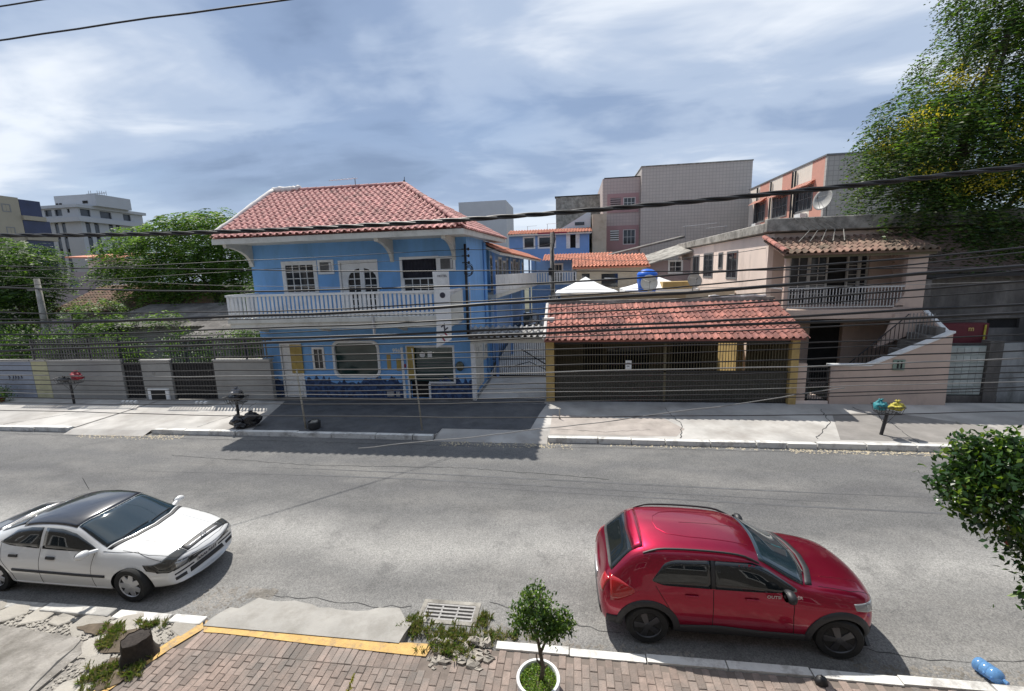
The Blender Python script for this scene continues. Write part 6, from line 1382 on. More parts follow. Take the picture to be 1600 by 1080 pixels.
#        x    zt   ye   ze   yb   zb   ysh  zsh  ymid zmid ysil zsil zu
ST=[( .00, .80,.48,.78,.55,.70,.62,.60,.62,.48,.56,.34,.28),
    ( .07, .96,.52,.94,.62,.84,.70,.68,.70,.50,.64,.28,.22),
    ( .13,1.02,.53,.99,.65,.90,.745,.72,.745,.50,.70,.25,.20),
    ( .26,1.18,.55,1.14,.67,.94,.76,.76,.765,.50,.73,.24,.19),
    ( .44,1.385,.60,1.335,.71,.965,.775,.76,.775,.50,.745,.24,.19),
    ( .66,1.45,.625,1.375,.735,.955,.785,.76,.785,.50,.76,.24,.19),
    (1.05,1.475,.635,1.385,.745,.935,.785,.74,.785,.50,.765,.24,.19),
    (1.60,1.465,.63,1.375,.745,.92,.785,.72,.785,.50,.765,.24,.19),
    (2.02,1.42,.615,1.33,.745,.91,.785,.72,.785,.50,.765,.24,.19),
    (2.35,1.25,.60,1.17,.73,.915,.785,.73,.785,.50,.765,.24,.19),
    (2.68,1.055,.575,1.01,.70,.935,.78,.74,.785,.50,.765,.24,.19),
    (2.84,1.01,.59,.985,.69,.925,.775,.75,.785,.50,.76,.24,.19),
    (3.15,.975,.58,.95,.67,.885,.76,.75,.775,.50,.74,.24,.20),
    (3.42,.915,.55,.89,.63,.83,.72,.72,.74,.50,.69,.26,.21),
    (3.58,.82,.50,.80,.57,.76,.65,.66,.68,.48,.62,.29,.24),
    (3.64,.70,.44,.69,.50,.64,.58,.58,.60,.46,.55,.34,.30)]
BW=[.10,.09,.08,.06,.03,0,0,0,.05,.10,.12,.12,.12,.15,.20,.22]
WR=[(.60,.29),(3.02,.29)]
def make_red():
    c=Car('red_car','red compact hatchback with black roof rails and black wheel arch cladding',ST,BW,m_redp,(.41,6.22,0),WR,.345,m_gap,zs=.955)
    S_=lambda sg: (lambda x,z: c.side(x,z,sg))
    TP=lambda x,y: c.top(x,y)
    FR=lambda y,z: c.front(y,z,1); RR=lambda y,z: c.front(y,z,-1)
    for sg in (-1,1):
        f=S_(sg)
        c.patch('side_window',m_cglass,f,[(.66,.99),(.80,.945),(1.42,.935)],[(.66,1.01),(.82,1.24),(.95,1.285),(1.42,1.30)],14,5,.003)
        c.patch('side_window',m_cglass,f,[(1.47,.935),(2.20,.925),(2.50,.94)],[(1.47,1.30),(1.95,1.28),(2.12,1.215),(2.50,.965)],16,5,.003)
        c.patch('pillar_trim',m_plastic,f,[(1.42,.94),(1.47,.94)],[(1.42,1.30),(1.47,1.30)],2,4,.005)
        for P in ([(.70,.93),(.86,.66),(.99,.38)],[(1.445,.925),(1.44,.30)],[(2.46,.92),(2.44,.62),(2.46,.32)],[(1.02,.31),(2.44,.31)]): c.line('panel_gap',m_gap,f,P,.0045)
        c.patch('sill_cladding',m_plastic,f,[(.97,.25),(2.65,.25)],[(.97,.36),(1.5,.40),(2.1,.36),(2.65,.36)],18,3,.012)
        for x_ in (1.00,1.86-.1):
            mb=M(); 
            h,nn=f(x_+.17,.83)
            mb.obox(h+nn*.018,.17,.022,.026,(1,0,0),nn); c.mesh(mb,'door_handle',m_redp,bev=.006)
        # wheel arch cladding as a ring
        for wx,wz in WR:
            mb=M(); G=[]
            for k in range(25):
                a=R(-22+224*k/24); row=[]
                for r_,o_ in ((.342,-.03),(.342,.016),(.37,.022),(.425,.014),(.434,-.012)):
                    x_,z_=wx+r_*math.cos(a),max(wz+r_*math.sin(a),.20); h,nn=f(x_,min(z_,.95)); 
                    if h is None: h=Vector((x_,sg*.70,z_))
                    xr=wx+r_*math.cos(a); q=Vector((x_,h.y+sg*o_,z_)); row.append(q)
                G.append(row)
            mb.grid(G); c.mesh(mb,'arch_cladding',m_plastic,ang=60)
        for i,(wx,wz) in enumerate(WR): c.wheel(wx,sg,.29,.288,.765,.18,.19,m_rimd,5,'split',steer=(-.12 if i else 0))
        # roof rail
        Q=[]
        for k in range(17):
            t=k/16; x_=.55+1.5*t; h,nn=c.top(x_,sg*.585); lift=.045*min(1,min(t,1-t)*7)
            Q.append(h+Vector((0,0,lift)))
        mb=M(); mb.tube(Q,.016,7); c.mesh(mb,'roof_rail',m_plastic)
        # mirror
        mb=M(); mb.ell((2.32,sg*.90,1.02),(.07,.11,.075),12,8); 
        o=c.mesh(mb,'mirror',m_black); mb=M(); mb.tube([(2.34,sg*.74,.985),(2.34,sg*.84,.99)],.022,6); c.mesh(mb,'mirror_arm',m_black,o)
        mb=M(); mb.lathe([(0,0),(.058,0)],(0,0,0),12,'x'); mb.v=[(p[0]+2.255,p[1]*1.3+sg*.90,p[2]+1.02) for p in mb.v]; c.mesh(mb,'mirror_glass',m_alu,o)
        # lamps
        c.patch('headlight',m_lampc,f,[(3.22,.72),(3.46,.66)],[(3.20,.80),(3.48,.77)],8,4,.004)
        c.patch('headlight',m_lampc,FR,[(sg*.40,.66),(sg*.60,.66)],[(sg*.40,.75),(sg*.62,.78)],6,3,.006)
        c.patch('tail_light',m_lampr,f,[(.10,.66),(.22,.68),(.42,.80)],[(.10,.97),(.22,.95),(.42,.86)],9,5,.006)
        c.patch('tail_light',m_lampr,RR,[(sg*.50,.70),(sg*.66,.70)],[(sg*.50,.93),(sg*.64,.93)],5,5,.006)
        c.patch('bumper_trim',m_plastic,f,[(.05,.27),(.24,.27)],[(.05,.40),(.24,.42)],5,3,.01)
        c.patch('bumper_trim',m_plastic,f,[(3.36,.29),(3.58,.32)],[(3.36,.44),(3.56,.46)],5,3,.01)
    c.patch('windscreen',m_wglass,TP,[(2.60,-.625),(2.72,-.3),(2.76,0),(2.72,.3),(2.60,.625)],[(2.06,-.55),(2.10,-.2),(2.11,0),(2.10,.2),(2.06,.55)],20,8,.004)
    c.patch('cowl_trim',m_plastic,TP,[(2.72,-.60),(2.83,-.3),(2.87,0),(2.83,.3),(2.72,.60)],[(2.63,-.61),(2.75,-.3),(2.79,0),(2.75,.3),(2.63,.61)],20,2,.004)
    c.patch('rear_window',m_cglass,RR,[(-.56,1.0),(0,.99),(.56,1.0)],[(-.50,1.31),(0,1.34),(.50,1.31)],14,6,.005)
    c.patch('spoiler',m_redp,TP,[(.42,-.50),(.38,0),(.42,.50)],[(.56,-.50),(.56,0),(.56,.50)],12,3,.012)
    c.line('panel_gap',m_gap,TP,[(.57,-.54),(.57,.54)],.004)
    c.patch('rear_bumper',m_plastic,RR,[(-.58,.30),(0,.30),(.58,.30)],[(-.58,.42),(0,.46),(.58,.42)],12,3,.012)
    c.patch('number_plate',m_alu,RR,[(-.2,.58),(.2,.58)],[(-.2,.69),(.2,.69)],2,2,.012)
    c.line('roof_crease',m_redp,TP,[(1.98,-.36),(1.2,-.33),(.92,-.28),(.80,-.16),(.77,0),(.80,.16),(.92,.28),(1.2,.33),(1.98,.36)],.006)
    c.line('panel_gap',m_gap,TP,[(1.15,.0),(1.95,.02)],.003)
    for P in ([(2.80,-.60),(3.2,-.585),(3.5,-.48)],[(2.80,.60),(3.2,.585),(3.5,.48)]): c.line('panel_gap',m_gap,TP,P,.004)
    c.line('crease',m_redp,TP,[(2.90,-.42),(3.4,-.36)],.006); c.line('crease',m_redp,TP,[(2.90,.42),(3.4,.36)],.006)
    c.patch('grille',m_plastic,FR,[(-.38,.54),(.38,.54)],[(-.36,.70),(.36,.70)],10,3,.006); c.patch('lower_grille',m_plastic,FR,[(-.45,.32),(.45,.32)],[(-.5,.47),(.5,.47)],10,3,.008)
    c.patch('number_plate',m_alu,FR,[(-.2,.42),(.2,.42)],[(-.2,.53),(.2,.53)],2,2,.014)
    for y0 in (-.42,.05):
        Q=[]
        for k in range(9): h,nn=c.top(2.70-.05*abs(y0+.4*k/8-.0)*1.0-.02*k/8,y0+.42*k/8-.0); Q.append(h+nn*.02)
        mb=M(); mb.tube(Q,.008,5); c.mesh(mb,'wiper',m_black)
    # thin side lettering on the front door
    for s_,x_ in (('OUTSI',2.20),('DER',2.50)):
        h,nn=c.side(x_,.86,-1); cu=bpy.data.curves.new('lettering','FONT'); cu.body=s_; cu.size=.062; cu.extrude=.001; cu.align_x='CENTER'; cu.offset=.0008
        tt=bpy.data.objects.new('lt',cu); COL.objects.link(tt); me=bpy.data.meshes.new_from_object(tt.evaluated_get(bpy.context.evaluated_depsgraph_get())); bpy.data.objects.remove(tt); me.materials.clear(); me.materials.append(m_alu)
        q=bpy.data.objects.new('lettering',me); c.attach(q,c.t); q.matrix_local=Matrix.Translation(h+Vector((0,-.006,0)))@frame3(Vector((1,0,0)),Vector((0,nn.z*-.0+.0,1)),Vector((0,-1,0))).to_4x4()
    # under-body and seats seen dimly
    return c
make_red()

# ---------------- white saloon with a black roof
m_whp = carpaint('white_car_paint', (.68,.68,.67), 0, .25); m_blkwrap = carpaint('black_roof_wrap', (.022,.022,.028), 0, .22); m_hl = carpaint('smoked_headlamp', (.05,.05,.045), .2, .1, 1)
SV=[( .00, .72,.50,.70,.58,.64,.66,.56,.66,.42,.60,.32,.26),
    ( .08, .93,.56,.90,.66,.84,.76,.64,.76,.44,.70,.26,.20),
    ( .30,1.00,.56,.97,.68,.90,.80,.70,.81,.46,.77,.22,.18),
    ( .70,1.03,.56,.99,.71,.92,.83,.70,.84,.46,.80,.22,.18),
    ( .98,1.16,.53,1.12,.72,.93,.835,.70,.85,.46,.81,.22,.18),
    (1.35,1.34,.575,1.285,.745,.905,.84,.70,.853,.46,.815,.22,.18),
    (1.72,1.405,.60,1.335,.755,.895,.84,.70,.855,.46,.82,.22,.18),
    (2.15,1.415,.605,1.34,.76,.885,.84,.69,.855,.46,.82,.22,.18),
    (2.48,1.375,.60,1.30,.76,.875,.84,.68,.855,.46,.82,.22,.18),
    (2.85,1.19,.61,1.13,.755,.865,.84,.68,.855,.46,.82,.22,.18),
    (3.22,1.00,.60,.955,.735,.875,.835,.68,.85,.46,.815,.22,.18),
    (3.38,.955,.64,.93,.73,.86,.83,.67,.845,.46,.81,.22,.18),
    (3.75,.895,.62,.865,.70,.80,.80,.64,.82,.44,.78,.22,.18),
    (4.12,.83,.58,.80,.66,.73,.75,.58,.76,.42,.72,.23,.19),
    (4.36,.745,.52,.72,.61,.65,.69,.54,.70,.40,.65,.25,.20),
    (4.44,.63,.47,.62,.56,.56,.64,.47,.65,.38,.60,.27,.23)]
BV=[.12,.12,.10,.06,.03,.0,0,0,.05,.12,.16,.16,.18,.24,.30,.32]
WV=[(.93,.31),(3.57,.31)]
def make_white(name,label,origin,paint,roof,yaw=0,full=True):
    c=Car(name,label,SV,BV,paint,origin,WV,.345,m_gap,yaw=yaw,zs=.90)
    S_=lambda sg: (lambda x,z: c.side(x,z,sg)); TP=lambda x,y: c.top(x,y); FR=lambda y,z: c.front(y,z,1); RR=lambda y,z: c.front(y,z,-1)
    c.patch('roof_panel',roof,TP,[(1.40,-.59),(1.33,0),(1.40,.59)],[(2.455,-.585),(2.52,-.28),(2.54,0),(2.52,.28),(2.455,.585)],26,18,.005)
    c.patch('windscreen',m_wglass,TP,[(3.07,-.66),(3.21,-.35),(3.26,0),(3.21,.35),(3.07,.66)],[(2.47,-.565),(2.53,-.28),(2.55,0),(2.53,.28),(2.47,.565)],20,9,.004)
    c.patch('rear_window',m_cglass,TP,[(1.385,-.56),(1.31,0),(1.385,.56)],[(.84,-.54),(.72,0),(.84,.54)],20,9,.005)
    for sg in (-1,1):
        f=S_(sg)
        c.patch('side_window',m_cglass,f,[(1.02,.955),(1.25,.925),(1.86,.915)],[(1.02,.965),(1.30,1.17),(1.6,1.235),(1.86,1.25)],14,5,.003)
        c.patch('side_window',m_cglass,f,[(1.92,.915),(2.6,.90),(2.95,.90)],[(1.92,1.25),(2.25,1.24),(2.50,1.17),(2.95,.92)],15,5,.003)
        for i,(wx,wz) in enumerate(WV): c.wheel(wx,sg,.298,.296,.82,.19,.195,m_rims,7,'plain')
        if not full: continue
        for P in ([(1.05,.95),(1.12,.7),(1.34,.42),(1.36,.26)],[(1.89,.945),(1.91,.26)],[(2.92,.93),(2.90,.60),(2.93,.26)],[(1.36,.25),(2.93,.25)],[(3.05,.90),(3.6,.86),(4.05,.70)]): c.line('panel_gap',m_gap,f,P,.004)
        c.patch('side_moulding',m_plastic,f,[(1.36,.505),(3.15,.485)],[(1.36,.545),(3.15,.525)],18,1,.014)
        c.patch('sill',paint,f,[(1.3,.22),(3.2,.22)],[(1.3,.27),(3.2,.27)],12,1,.012)
        for x_ in (1.32,2.02+.04):
            h,nn=f(x_+.06,.775); mb=M(); mb.obox(h+nn*.012,.17,.02,.05,(1,0,0),nn); c.mesh(mb,'door_handle',m_plastic,bev=.006)
        mb=M(); mb.ell((2.88,sg*.89,.95),(.065,.105,.07),16,10); o=c.mesh(mb,'mirror',paint); mb=M(); mb.tube([(2.92,sg*.70,.90),(2.90,sg*.80,.93),(2.88,sg*.86,.945)],.04,8); c.mesh(mb,'mirror_arm',paint,o)
        mb=M(); mb.lathe([(0,0),(.06,0)],(0,0,0),12,'x'); mb.v=[(p[0]+2.822,p[1]*1.3+sg*.89,p[2]*.9+.95) for p in mb.v]; c.mesh(mb,'mirror_glass',m_alu,o)
        c.patch('headlight',m_hl,f,[(3.84,.585),(4.20,.50)],[(3.76,.685),(4.20,.665)],9,4,.005)
        c.patch('headlight',m_hl,FR,[(sg*.38,.50),(sg*.60,.51),(sg*.72,.53)],[(sg*.36,.665),(sg*.58,.675),(sg*.72,.675)],9,4,.006); c.patch('headlamp_lens',m_lampc,FR,[(sg*.42,.53),(sg*.58,.535)],[(sg*.42,.64),(sg*.58,.65)],5,3,.012)
        c.patch('bumper_strip',m_plastic,FR,[(sg*.26,.40),(sg*.60,.41)],[(sg*.26,.425),(sg*.60,.435)],7,1,.008); c.patch('fog_lamp',m_plastic,FR,[(sg*.42,.30),(sg*.60,.31)],[(sg*.42,.355),(sg*.60,.365)],5,2,.008)
    if not full: return c
    c.patch('grille',m_plastic,FR,[(-.36,.49),(.36,.49)],[(-.36,.68),(.36,.68)],10,4,.008); c.patch('grille_bar',m_alu,FR,[(-.32,.60),(.32,.60)],[(-.32,.618),(.32,.618)],10,1,.016)
    c.patch('lower_grille',m_plastic,FR,[(-.36,.29),(.36,.29)],[(-.34,.37),(.34,.37)],10,2,.008)
    hb=lambda y,d: c.front(y,.56,1)[0].x-.150+d*1.04
    h,nn=c.top(hb(0,.085),0); e=h+nn*.03; mb=M(); mb.tube([e+Vector((0,.052*math.cos(a),.052*math.sin(a))) for a in [2*math.pi*k/20 for k in range(21)]],.007,6,False); mb.tube([e+Vector((0,-.05,-.012)),e+Vector((0,-.005,.014)),e+Vector((0,.005,-.014)),e+Vector((0,.05,.012))],.006,5); c.mesh(mb,'emblem',m_alu)
    for nm_,mt_,ys_ in (('grille',m_plastic,[-.36+.72*k/10 for k in range(11)]),('headlight',m_hl,[-.70+.33*k/6 for k in range(7)]),('headlight',m_hl,[.37+.33*k/6 for k in range(7)])):
        c.patch(nm_,mt_,TP,[(hb(y_,.0),y_) for y_ in ys_],[(hb(y_,.135),y_) for y_ in ys_],12,5,.006)
    c.patch('grille_bar',m_alu,TP,[(hb(y_,.075),y_) for y_ in (-.31,0,.31)],[(hb(y_,.098),y_) for y_ in (-.31,0,.31)],12,1,.013)
    pl=c.patch('number_plate',m_alu,FR,[(-.2,.40),(.2,.40)],[(-.2,.52),(.2,.52)],2,2,.02)
    h,nn=c.front(0,.46,1); cu=bpy.data.curves.new('lettering','FONT'); cu.body='LCG 4371'; cu.size=.095; cu.extrude=.001; cu.align_x='CENTER'; cu.align_y='CENTER'; cu.offset=.002
    tt=bpy.data.objects.new('lt',cu); COL.objects.link(tt); me=bpy.data.meshes.new_from_object(tt.evaluated_get(bpy.context.evaluated_depsgraph_get())); bpy.data.objects.remove(tt); me.materials.clear(); me.materials.append(m_ink)
    q=bpy.data.objects.new('lettering',me); c.attach(q,pl); q.matrix_local=Matrix.Translation(h+Vector((.026,0,0)))@frame3(Vector((0,1,0)),Vector((0,0,1)),Vector((1,0,0))).to_4x4()
    for P in ([(3.36,-.655),(3.8,-.63),(4.2,-.53)],[(3.36,.655),(3.8,.63),(4.2,.53)],[(4.22,-.50),(4.31,-.25),(4.33,0),(4.31,.25),(4.22,.50)]): c.line('panel_gap',m_gap,TP,P,.0035)
    for y_ in (-.34,.34): c.line('bonnet_crease',paint,TP,[(3.45,y_*1.15),(4.1,y_)],.006)
    c.patch('cowl_trim',m_plastic,TP,[(3.17,-.67),(3.30,-.35),(3.35,0),(3.30,.35),(3.17,.67)],[(3.09,-.675),(3.23,-.35),(3.28,0),(3.23,.35),(3.09,.675)],20,2,.004)
    c.patch('boot_lid',roof,TP,[(.14,-.52),(.10,0),(.14,.52)],[(.72,-.54),(.64,0),(.72,.54)],10,4,.004)
    mb=M(); mb.tube([(1.34,.50,1.33),(1.16,.56,1.56)],.004,5); c.mesh(mb,'aerial',m_black)
    for y0 in (-.45,.02):
        Q=[]
        for k in range(9):
            yy=y0+.44*k/8; h,nn=c.top(3.19-.10*abs(yy)-.03*k/8,yy); Q.append(h+nn*.02)
        mb=M(); mb.tube(Q,.008,5); c.mesh(mb,'wiper',m_black)
    return c
make_white('white_car','white saloon car with glossy black roof parked at the left',(-10.72,6.25,0),m_whp,m_blkwrap)
m_darkp = carpaint('dark_grey_paint', (.035,.037,.045), .3, .2); m_silp = carpaint('silver_paint', (.45,.47,.48), .5, .3)
make_white('dark_car','dark saloon car parked nose out in the blue courtyard',(-3.05,34.0,.9),m_darkp,m_darkp,R(-90),False)
make_white('silver_car','silver car parked beside the dark one in the blue courtyard',(-1.15,35.0,.92),m_silp,m_silp,R(-80),False)
# ============================================================ bins, poles and bags on the far pavement
def bag(name,label,c,r,mt,seed,cat='rubbish bag',parent=None):
    import mathutils.noise as mn
    mb=M(); nu,nv=34,22; P=[]; sd=Vector((seed*7.3,seed*3.1,seed*1.7))
    for i in range(nv+1):
        th=math.pi*i/nv; row=[]
        for k in range(nu+1):
            a=2*math.pi*(k%nu)/nu; d=Vector((math.sin(th)*math.cos(a),math.sin(th)*math.sin(a),math.cos(th)))
            c=c; q=.88+.38*mn.noise(d*1.4+sd)+.22*abs(mn.noise(d*3.4+sd))-.26*abs(mn.noise(Vector((d.x*5,d.y*5,d.z*1.6))+sd))
            z=d.z*q
            if z<-.55: z=-.55-(abs(z)-.55)*.25
            if th<.5: q*=.35+.65*th/.5*1.0; z=max(z,.75)+.25*(1-th/.5)
            row.append((c[0]+r[0]*q*d.x,c[1]+r[1]*q*d.y,c[2]+r[2]*z))
        P.append(row)
    mb.grid(P); top=c[2]+r[2]*.9
    for k in range(6): a=k*1.05+seed; mb.tube([(c[0],c[1],top),(c[0]+.03*math.cos(a),c[1]+.03*math.sin(a),top+.04),(c[0]+.07*math.cos(a),c[1]+.07*math.sin(a),top+.06+.02*math.sin(k))],[.014,.02,.008],4)
    o=mb.build(name,mt,None,smooth=True); return tag(o,label,cat)
def basket(label,x,y,h,w_,seed,lean=0,cat='waste basket stand'):
    t=thing('waste_basket_stand',label,cat,(x,y,.13)); mb=M(); mb.tube([(x-lean,y,.13),(x,y,h)],.045,8); mb.build('post',m_black,t)
    mb=M(); z0=h; z1=h+.22
    for z_,g in ((z0,.0),(z1,.06)):
        a,b=w_/2+g,.17+g; mb.tube([(x-a,y-b,z_),(x+a,y-b,z_),(x+a,y+b,z_),(x-a,y+b,z_),(x-a,y-b,z_)],.012,5)
    for k in range(7): q=-w_/2+w_*k/6; mb.tube([(x+q*1.15,y-.22,z1),(x+q,y-.17,z0),(x+q,y+.17,z0),(x+q*1.15,y+.22,z1)],.007,4)
    for k in range(3): q=-.1+.1*k; mb.tube([(x-w_/2-.05,y+q*1.2,z1),(x-w_/2,y+q,z0),(x+w_/2,y+q,z0),(x+w_/2+.05,y+q*1.2,z1)],.007,4)
    mb.build('basket',m_black,t); mb=M(); mb.tube([(x-w_/2,y,z0),(x-lean*.4,y,h-.38)],.008,5); mb.tube([(x+w_/2,y,z0),(x-lean*.4,y,h-.38)],.008,5); mb.build('brace',m_black,t)
basket('black waste basket stand holding a red bag in front of the grey garden wall',-21.25,15.4,1.05,.9,1)
bag('bag','crumpled red bag in the basket before the grey garden wall',(-20.85,15.4,1.32),(.24,.2,.22),m_red,4,'bag')
bag('bag','small black bag in the basket before the grey garden wall',(-21.5,15.4,1.18),(.26,.15,.11),m_bag,14,'bag')
basket('black waste basket stand beside the heap of black bags',-11.66,13.3,.92,.55,2)
bag('rubbish_bag','black rubbish bag sitting in the basket above the heap',(-11.66,13.3,1.12),(.30,.22,.20),m_bag,5)
bag('rubbish_bag','pale topped dark bag perched highest in the basket above the heap',(-11.6,13.28,1.32),(.20,.17,.11),mat('grey_bag_plastic',(.16,.16,.17),.3,12,.3,.4,20),6)
bag('rubbish_bag','large black rubbish bag on the ground, right of the basket post',(-11.02,13.12,.38),(.36,.26,.27),m_bag,7)
bag('rubbish_bag','black rubbish bag on the ground against the basket post',(-11.42,13.0,.33),(.27,.24,.22),m_bag,8)
bag('rubbish_bag','small flat black bag in front of the heap of rubbish',(-11.25,12.86,.25),(.24,.16,.13),m_bag,9)
basket('leaning black waste basket stand on the right pavement',9.05,13.42,.80,.52,3,.1)
bag('rubbish_bag','teal plastic rubbish bag in the leaning basket',(8.84,13.42,1.00),(.18,.16,.17),m_teal,10)
bag('rubbish_bag','yellow plastic rubbish bag in the leaning basket',(9.28,13.42,.98),(.20,.16,.15),m_yel,11)
def simple_post(label,p,q,r,mt=m_post,cap=True):
    t=thing('street_post',label,'post',p); mb=M(); mb.tube([p,q],[r,r*.85],8); mb.build('shaft',mt,t,smooth=True)
    mb=M(); mb.ell((p[0],p[1],p[2]+.01),(r*2.3,r*2.3,.04),10,5); mb.build('footing',m_conc_d,t)
simple_post('thin pale leaning post on the kerb in front of the blue shop window',(-4.86,13.05,.12),(-5.02,13.05,2.85),.028)
simple_post('thin pale post in front of the white ground floor door',(-8.9,12.95,.12),(-9.0,12.95,2.2),.032)
simple_post('short metal stub post at the edge of the driveway',(-.42,14.35,.12),(-.42,14.35,.52),.02)
t=thing('weighted_tub','small dark tub with grey rubble inside, beside the thin pale post','tub',(-8.62,13.0,.13)); mb=M(); mb.lathe([(.17,.13),(.2,.2),(.21,.38),(.18,.40),(.16,.34),(0,.33)],(-8.62,13.0,0),18); mb.build('tub',m_plastic,t,smooth=True,angle=40)
rg=random.Random(3); mb=M()
for k in range(9): mb.ell((-8.62+rg.uniform(-.1,.1),13.0+rg.uniform(-.1,.1),.38),(.05,.05,.04),6,4,.2,rg)
struct(mb.build('rubble',m_concside,t),'stuff')

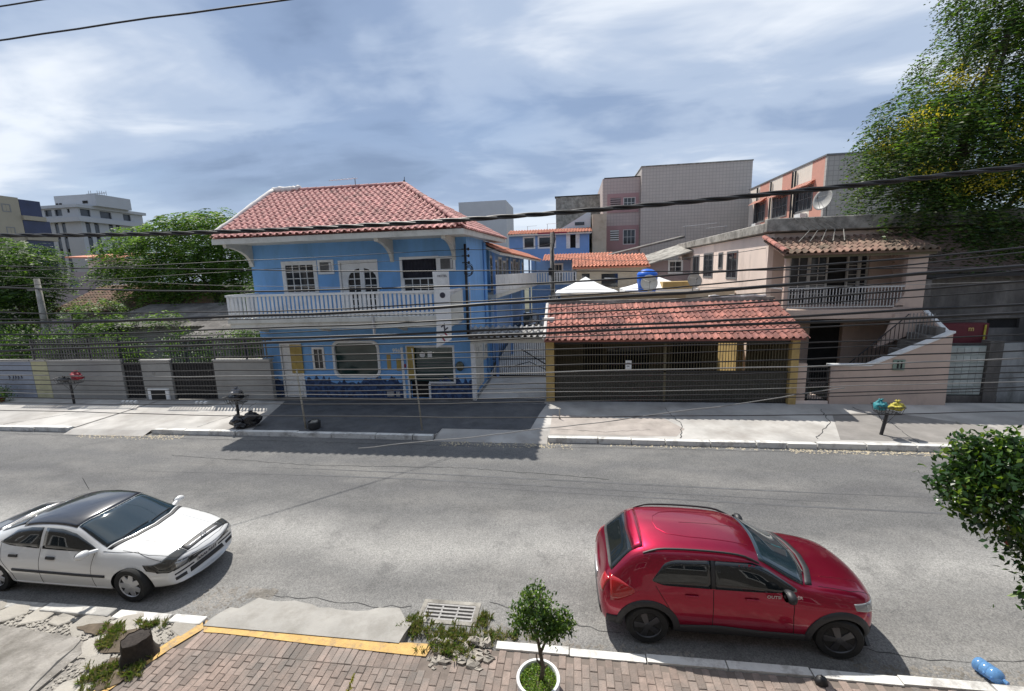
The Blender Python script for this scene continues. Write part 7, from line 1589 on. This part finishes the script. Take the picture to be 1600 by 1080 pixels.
# ============================================================ overhead cables running along the near side of the street
m_wire = mat('cable_sheath', (.025,.025,.028), .2, 10, .55); m_wirel = mat('pale_cable_sheath', (.27,.27,.27), .15, 10, .6)
def wire(label, pts, r, mt=m_wire, n=5, seg=26, name='cable', cat='overhead cable'):
    """quadratic sag through three points"""
    P=[]; a,b,c=[Vector(p) for p in pts]; tb=(b.x-a.x)/(c.x-a.x)
    for k in range(seg+1):
        t=k/seg; l0=(t-tb)*(t-1)/((0-tb)*(0-1)); l1=(t-0)*(t-1)/((tb)*(tb-1)); l2=(t-0)*(t-tb)/((1)*(1-tb)); P.append(a*l0+b*l1+c*l2+Vector((0,0,.006*math.sin(k*.9+a.z*40)+.003*math.sin(k*2.3+a.z*17))))
    mb=M(); mb.tube(P,r,n); return tag(mb.build(name,mt,None,smooth=True),label,cat,None)
WIRES = [('thick twisted black cable bundle crossing the roofs, the heaviest of all', (-8.261, 4.6, 5.849), (-0.597, 4.6, 5.714), (4.613, 4.6, 5.981), 0.018, 'twist'),
 ('thin cable in the top left corner of the sky, lower of two', (-8.097, 4.9, 8.061), (-0.563, 4.9, 8.163), (4.536, 4.9, 8.259), 0.008, ''),
 ('thin cable at the extreme top left of the sky, upper of two', (-7.979, 4.9, 8.423), (-0.555, 4.9, 8.432), (4.506, 4.9, 8.438), 0.007, ''),
 ('thin cable crossing the upper windows of the blue building', (-8.925, 4.9, 5.509), (-0.654, 4.9, 5.157), (5.084, 4.9, 5.036), 0.005, ''),
 ('thin cable crossing above the balcony railing', (-8.825, 4.8, 5.248), (-0.645, 4.8, 5.017), (4.938, 4.8, 5.286), 0.008, ''),
 ('thin pale cable brushing the top of the balcony railing', (-8.954, 4.9, 5.418), (-0.66, 4.9, 4.957), (5.104, 4.9, 4.921), 0.003, 'pale'),
 ('black cable crossing the middle of the balcony railing', (-8.754, 4.7, 4.898), (-0.637, 4.7, 4.855), (4.839, 4.7, 5.261), 0.006, ''),
 ('thick black cable crossing the foot of the balcony railing and red garage roof top', (-8.63, 4.6, 4.712), (-0.624, 4.6, 4.821), (4.761, 4.6, 5.112), 0.014, ''),
 ('thin black cable just below the thickest straight one', (-8.971, 4.8, 4.798), (-0.654, 4.8, 4.735), (4.974, 4.8, 5.077), 0.005, ''),
 ('black cable crossing the balcony slab', (-8.87, 4.7, 4.539), (-0.642, 4.7, 4.667), (4.89, 4.7, 4.963), 0.008, ''),
 ('thin black cable under the balcony slab', (-9.083, 4.8, 4.451), (-0.658, 4.8, 4.599), (5.006, 4.8, 4.889), 0.005, ''),
 ('pale sheathed cable crossing the garage roof and the gate canopy', (-8.917, 4.7, 4.394), (-0.647, 4.7, 4.526), (4.928, 4.7, 4.737), 0.011, 'pale'),
 ('black cable along the underside of the gate canopy', (-8.756, 4.6, 4.322), (-0.634, 4.6, 4.49), (4.838, 4.6, 4.66), 0.012, ''),
 ('thin cable over the dark fence and the garage eave', (-9.16, 4.8, 4.214), (-0.664, 4.8, 4.403), (5.057, 4.8, 4.59), 0.006, ''),
 ('thin cable crossing the tops of the ground floor windows', (-8.984, 4.7, 4.19), (-0.654, 4.7, 4.29), (4.98, 4.7, 4.433), 0.005, ''),
 ('thin pale cable through the bars of the garage front', (-9.197, 4.8, 4.101), (-0.67, 4.8, 4.198), (5.096, 4.8, 4.357), 0.004, 'pale'),
 ('black cable across the house number and the garage rail', (-9.023, 4.7, 4.068), (-0.659, 4.7, 4.109), (5.005, 4.7, 4.287), 0.006, ''),
 ('pale cable along the top of the grey garden wall', (-8.849, 4.6, 4.035), (-0.648, 4.6, 4.059), (4.911, 4.6, 4.233), 0.008, 'pale'),
 ('thin cable across the middle of the grey garden wall', (-9.256, 4.8, 3.917), (-0.677, 4.8, 3.959), (5.137, 4.8, 4.117), 0.005, ''),
 ('thin cable across the navy mural', (-9.082, 4.7, 3.886), (-0.665, 4.7, 3.91), (5.042, 4.7, 4.072), 0.005, ''),
 ('thin cable over the lower garage sheeting', (-9.296, 4.8, 3.797), (-0.681, 4.8, 3.823), (5.156, 4.8, 4.007), 0.004, ''),
 ('bright thin cable nearest the pavement at the far right', (-9.12, 4.7, 3.769), (-0.669, 4.7, 3.806), (5.056, 4.7, 3.986), 0.005, 'pale'),
 ('thin black cable over the foot of the garden wall', (-8.95, 4.6, 3.725), (-0.656, 4.6, 3.776), (4.958, 4.6, 3.954), 0.005, ''),
 ('thin cable skimming the foot of the blue wall', (-9.364, 4.8, 3.587), (-0.686, 4.8, 3.663), (5.179, 4.8, 3.873), 0.004, ''),
 ('thin pale cable over the far pavement edge of the blue building', (-9.195, 4.7, 3.539), (-0.677, 4.7, 3.52), (5.106, 4.7, 3.691), 0.004, 'pale'),
 ('pale slack cable rising to the right across the lower garage front', (-2.571, 4.7, 3.101), (0.043, 4.7, 3.441), (2.752, 4.7, 3.886), 0.006, 'pale')]

for lb,a,b,c,r,k in WIRES:
    r*=1.25
    if k=='pale' and not ('bright' in lb or 'slack' in lb or 'grey garden' in lb or 'brushing' in lb): k=''; lb=lb.replace('pale sheathed','heavy sheathed').replace('thin pale','thin')
    elif k=='pale': r*=.7
    if k=='twist':
        t=thing('twisted_cable',lb,'overhead cable',a)
        for ph in (0,2.1,4.2):
            P=[]; A_,B_,C_=Vector(a),Vector(b),Vector(c); tb=(B_.x-A_.x)/(C_.x-A_.x)
            for i in range(221):
                q=i/220; l0=(q-tb)*(q-1)/tb; l1=q*(q-1)/(tb*(tb-1)); l2=q*(q-tb)/(1-tb); p=A_*l0+B_*l1+C_*l2; an=i*.42+ph; P.append(p+Vector((0,math.cos(an),math.sin(an)))*r*.62)
            mb=M(); mb.tube(P,r*.55,5); mb.build('strand',m_wire,t,smooth=True)
    else: wire(lb,(a,b,c),r,m_wirel if k=='pale' else m_wire)
wire('long thin drop cable from the service mast towards the left street end',((-16.5,5.0,5.35),(-9.8,10.3,5.62),(-3.97,16.45,6.05)),.009)
wire('second thin drop cable left of the service mast, slightly lower',((-15.5,5.2,4.95),(-9.5,10.3,5.35),(-3.97,16.45,5.8)),.007)
wire('thin drop cable from the service mast to the courtyard pole',((-3.95,16.5,6.05),(-2.6,19.5,6.15),(-1.0,24,6.6)),.012)
wire('thin cable from the courtyard pole towards the pink house',((-1.0,24,5.9),(3.4,22,5.5),(8.0,19.5,5.8)),.012)
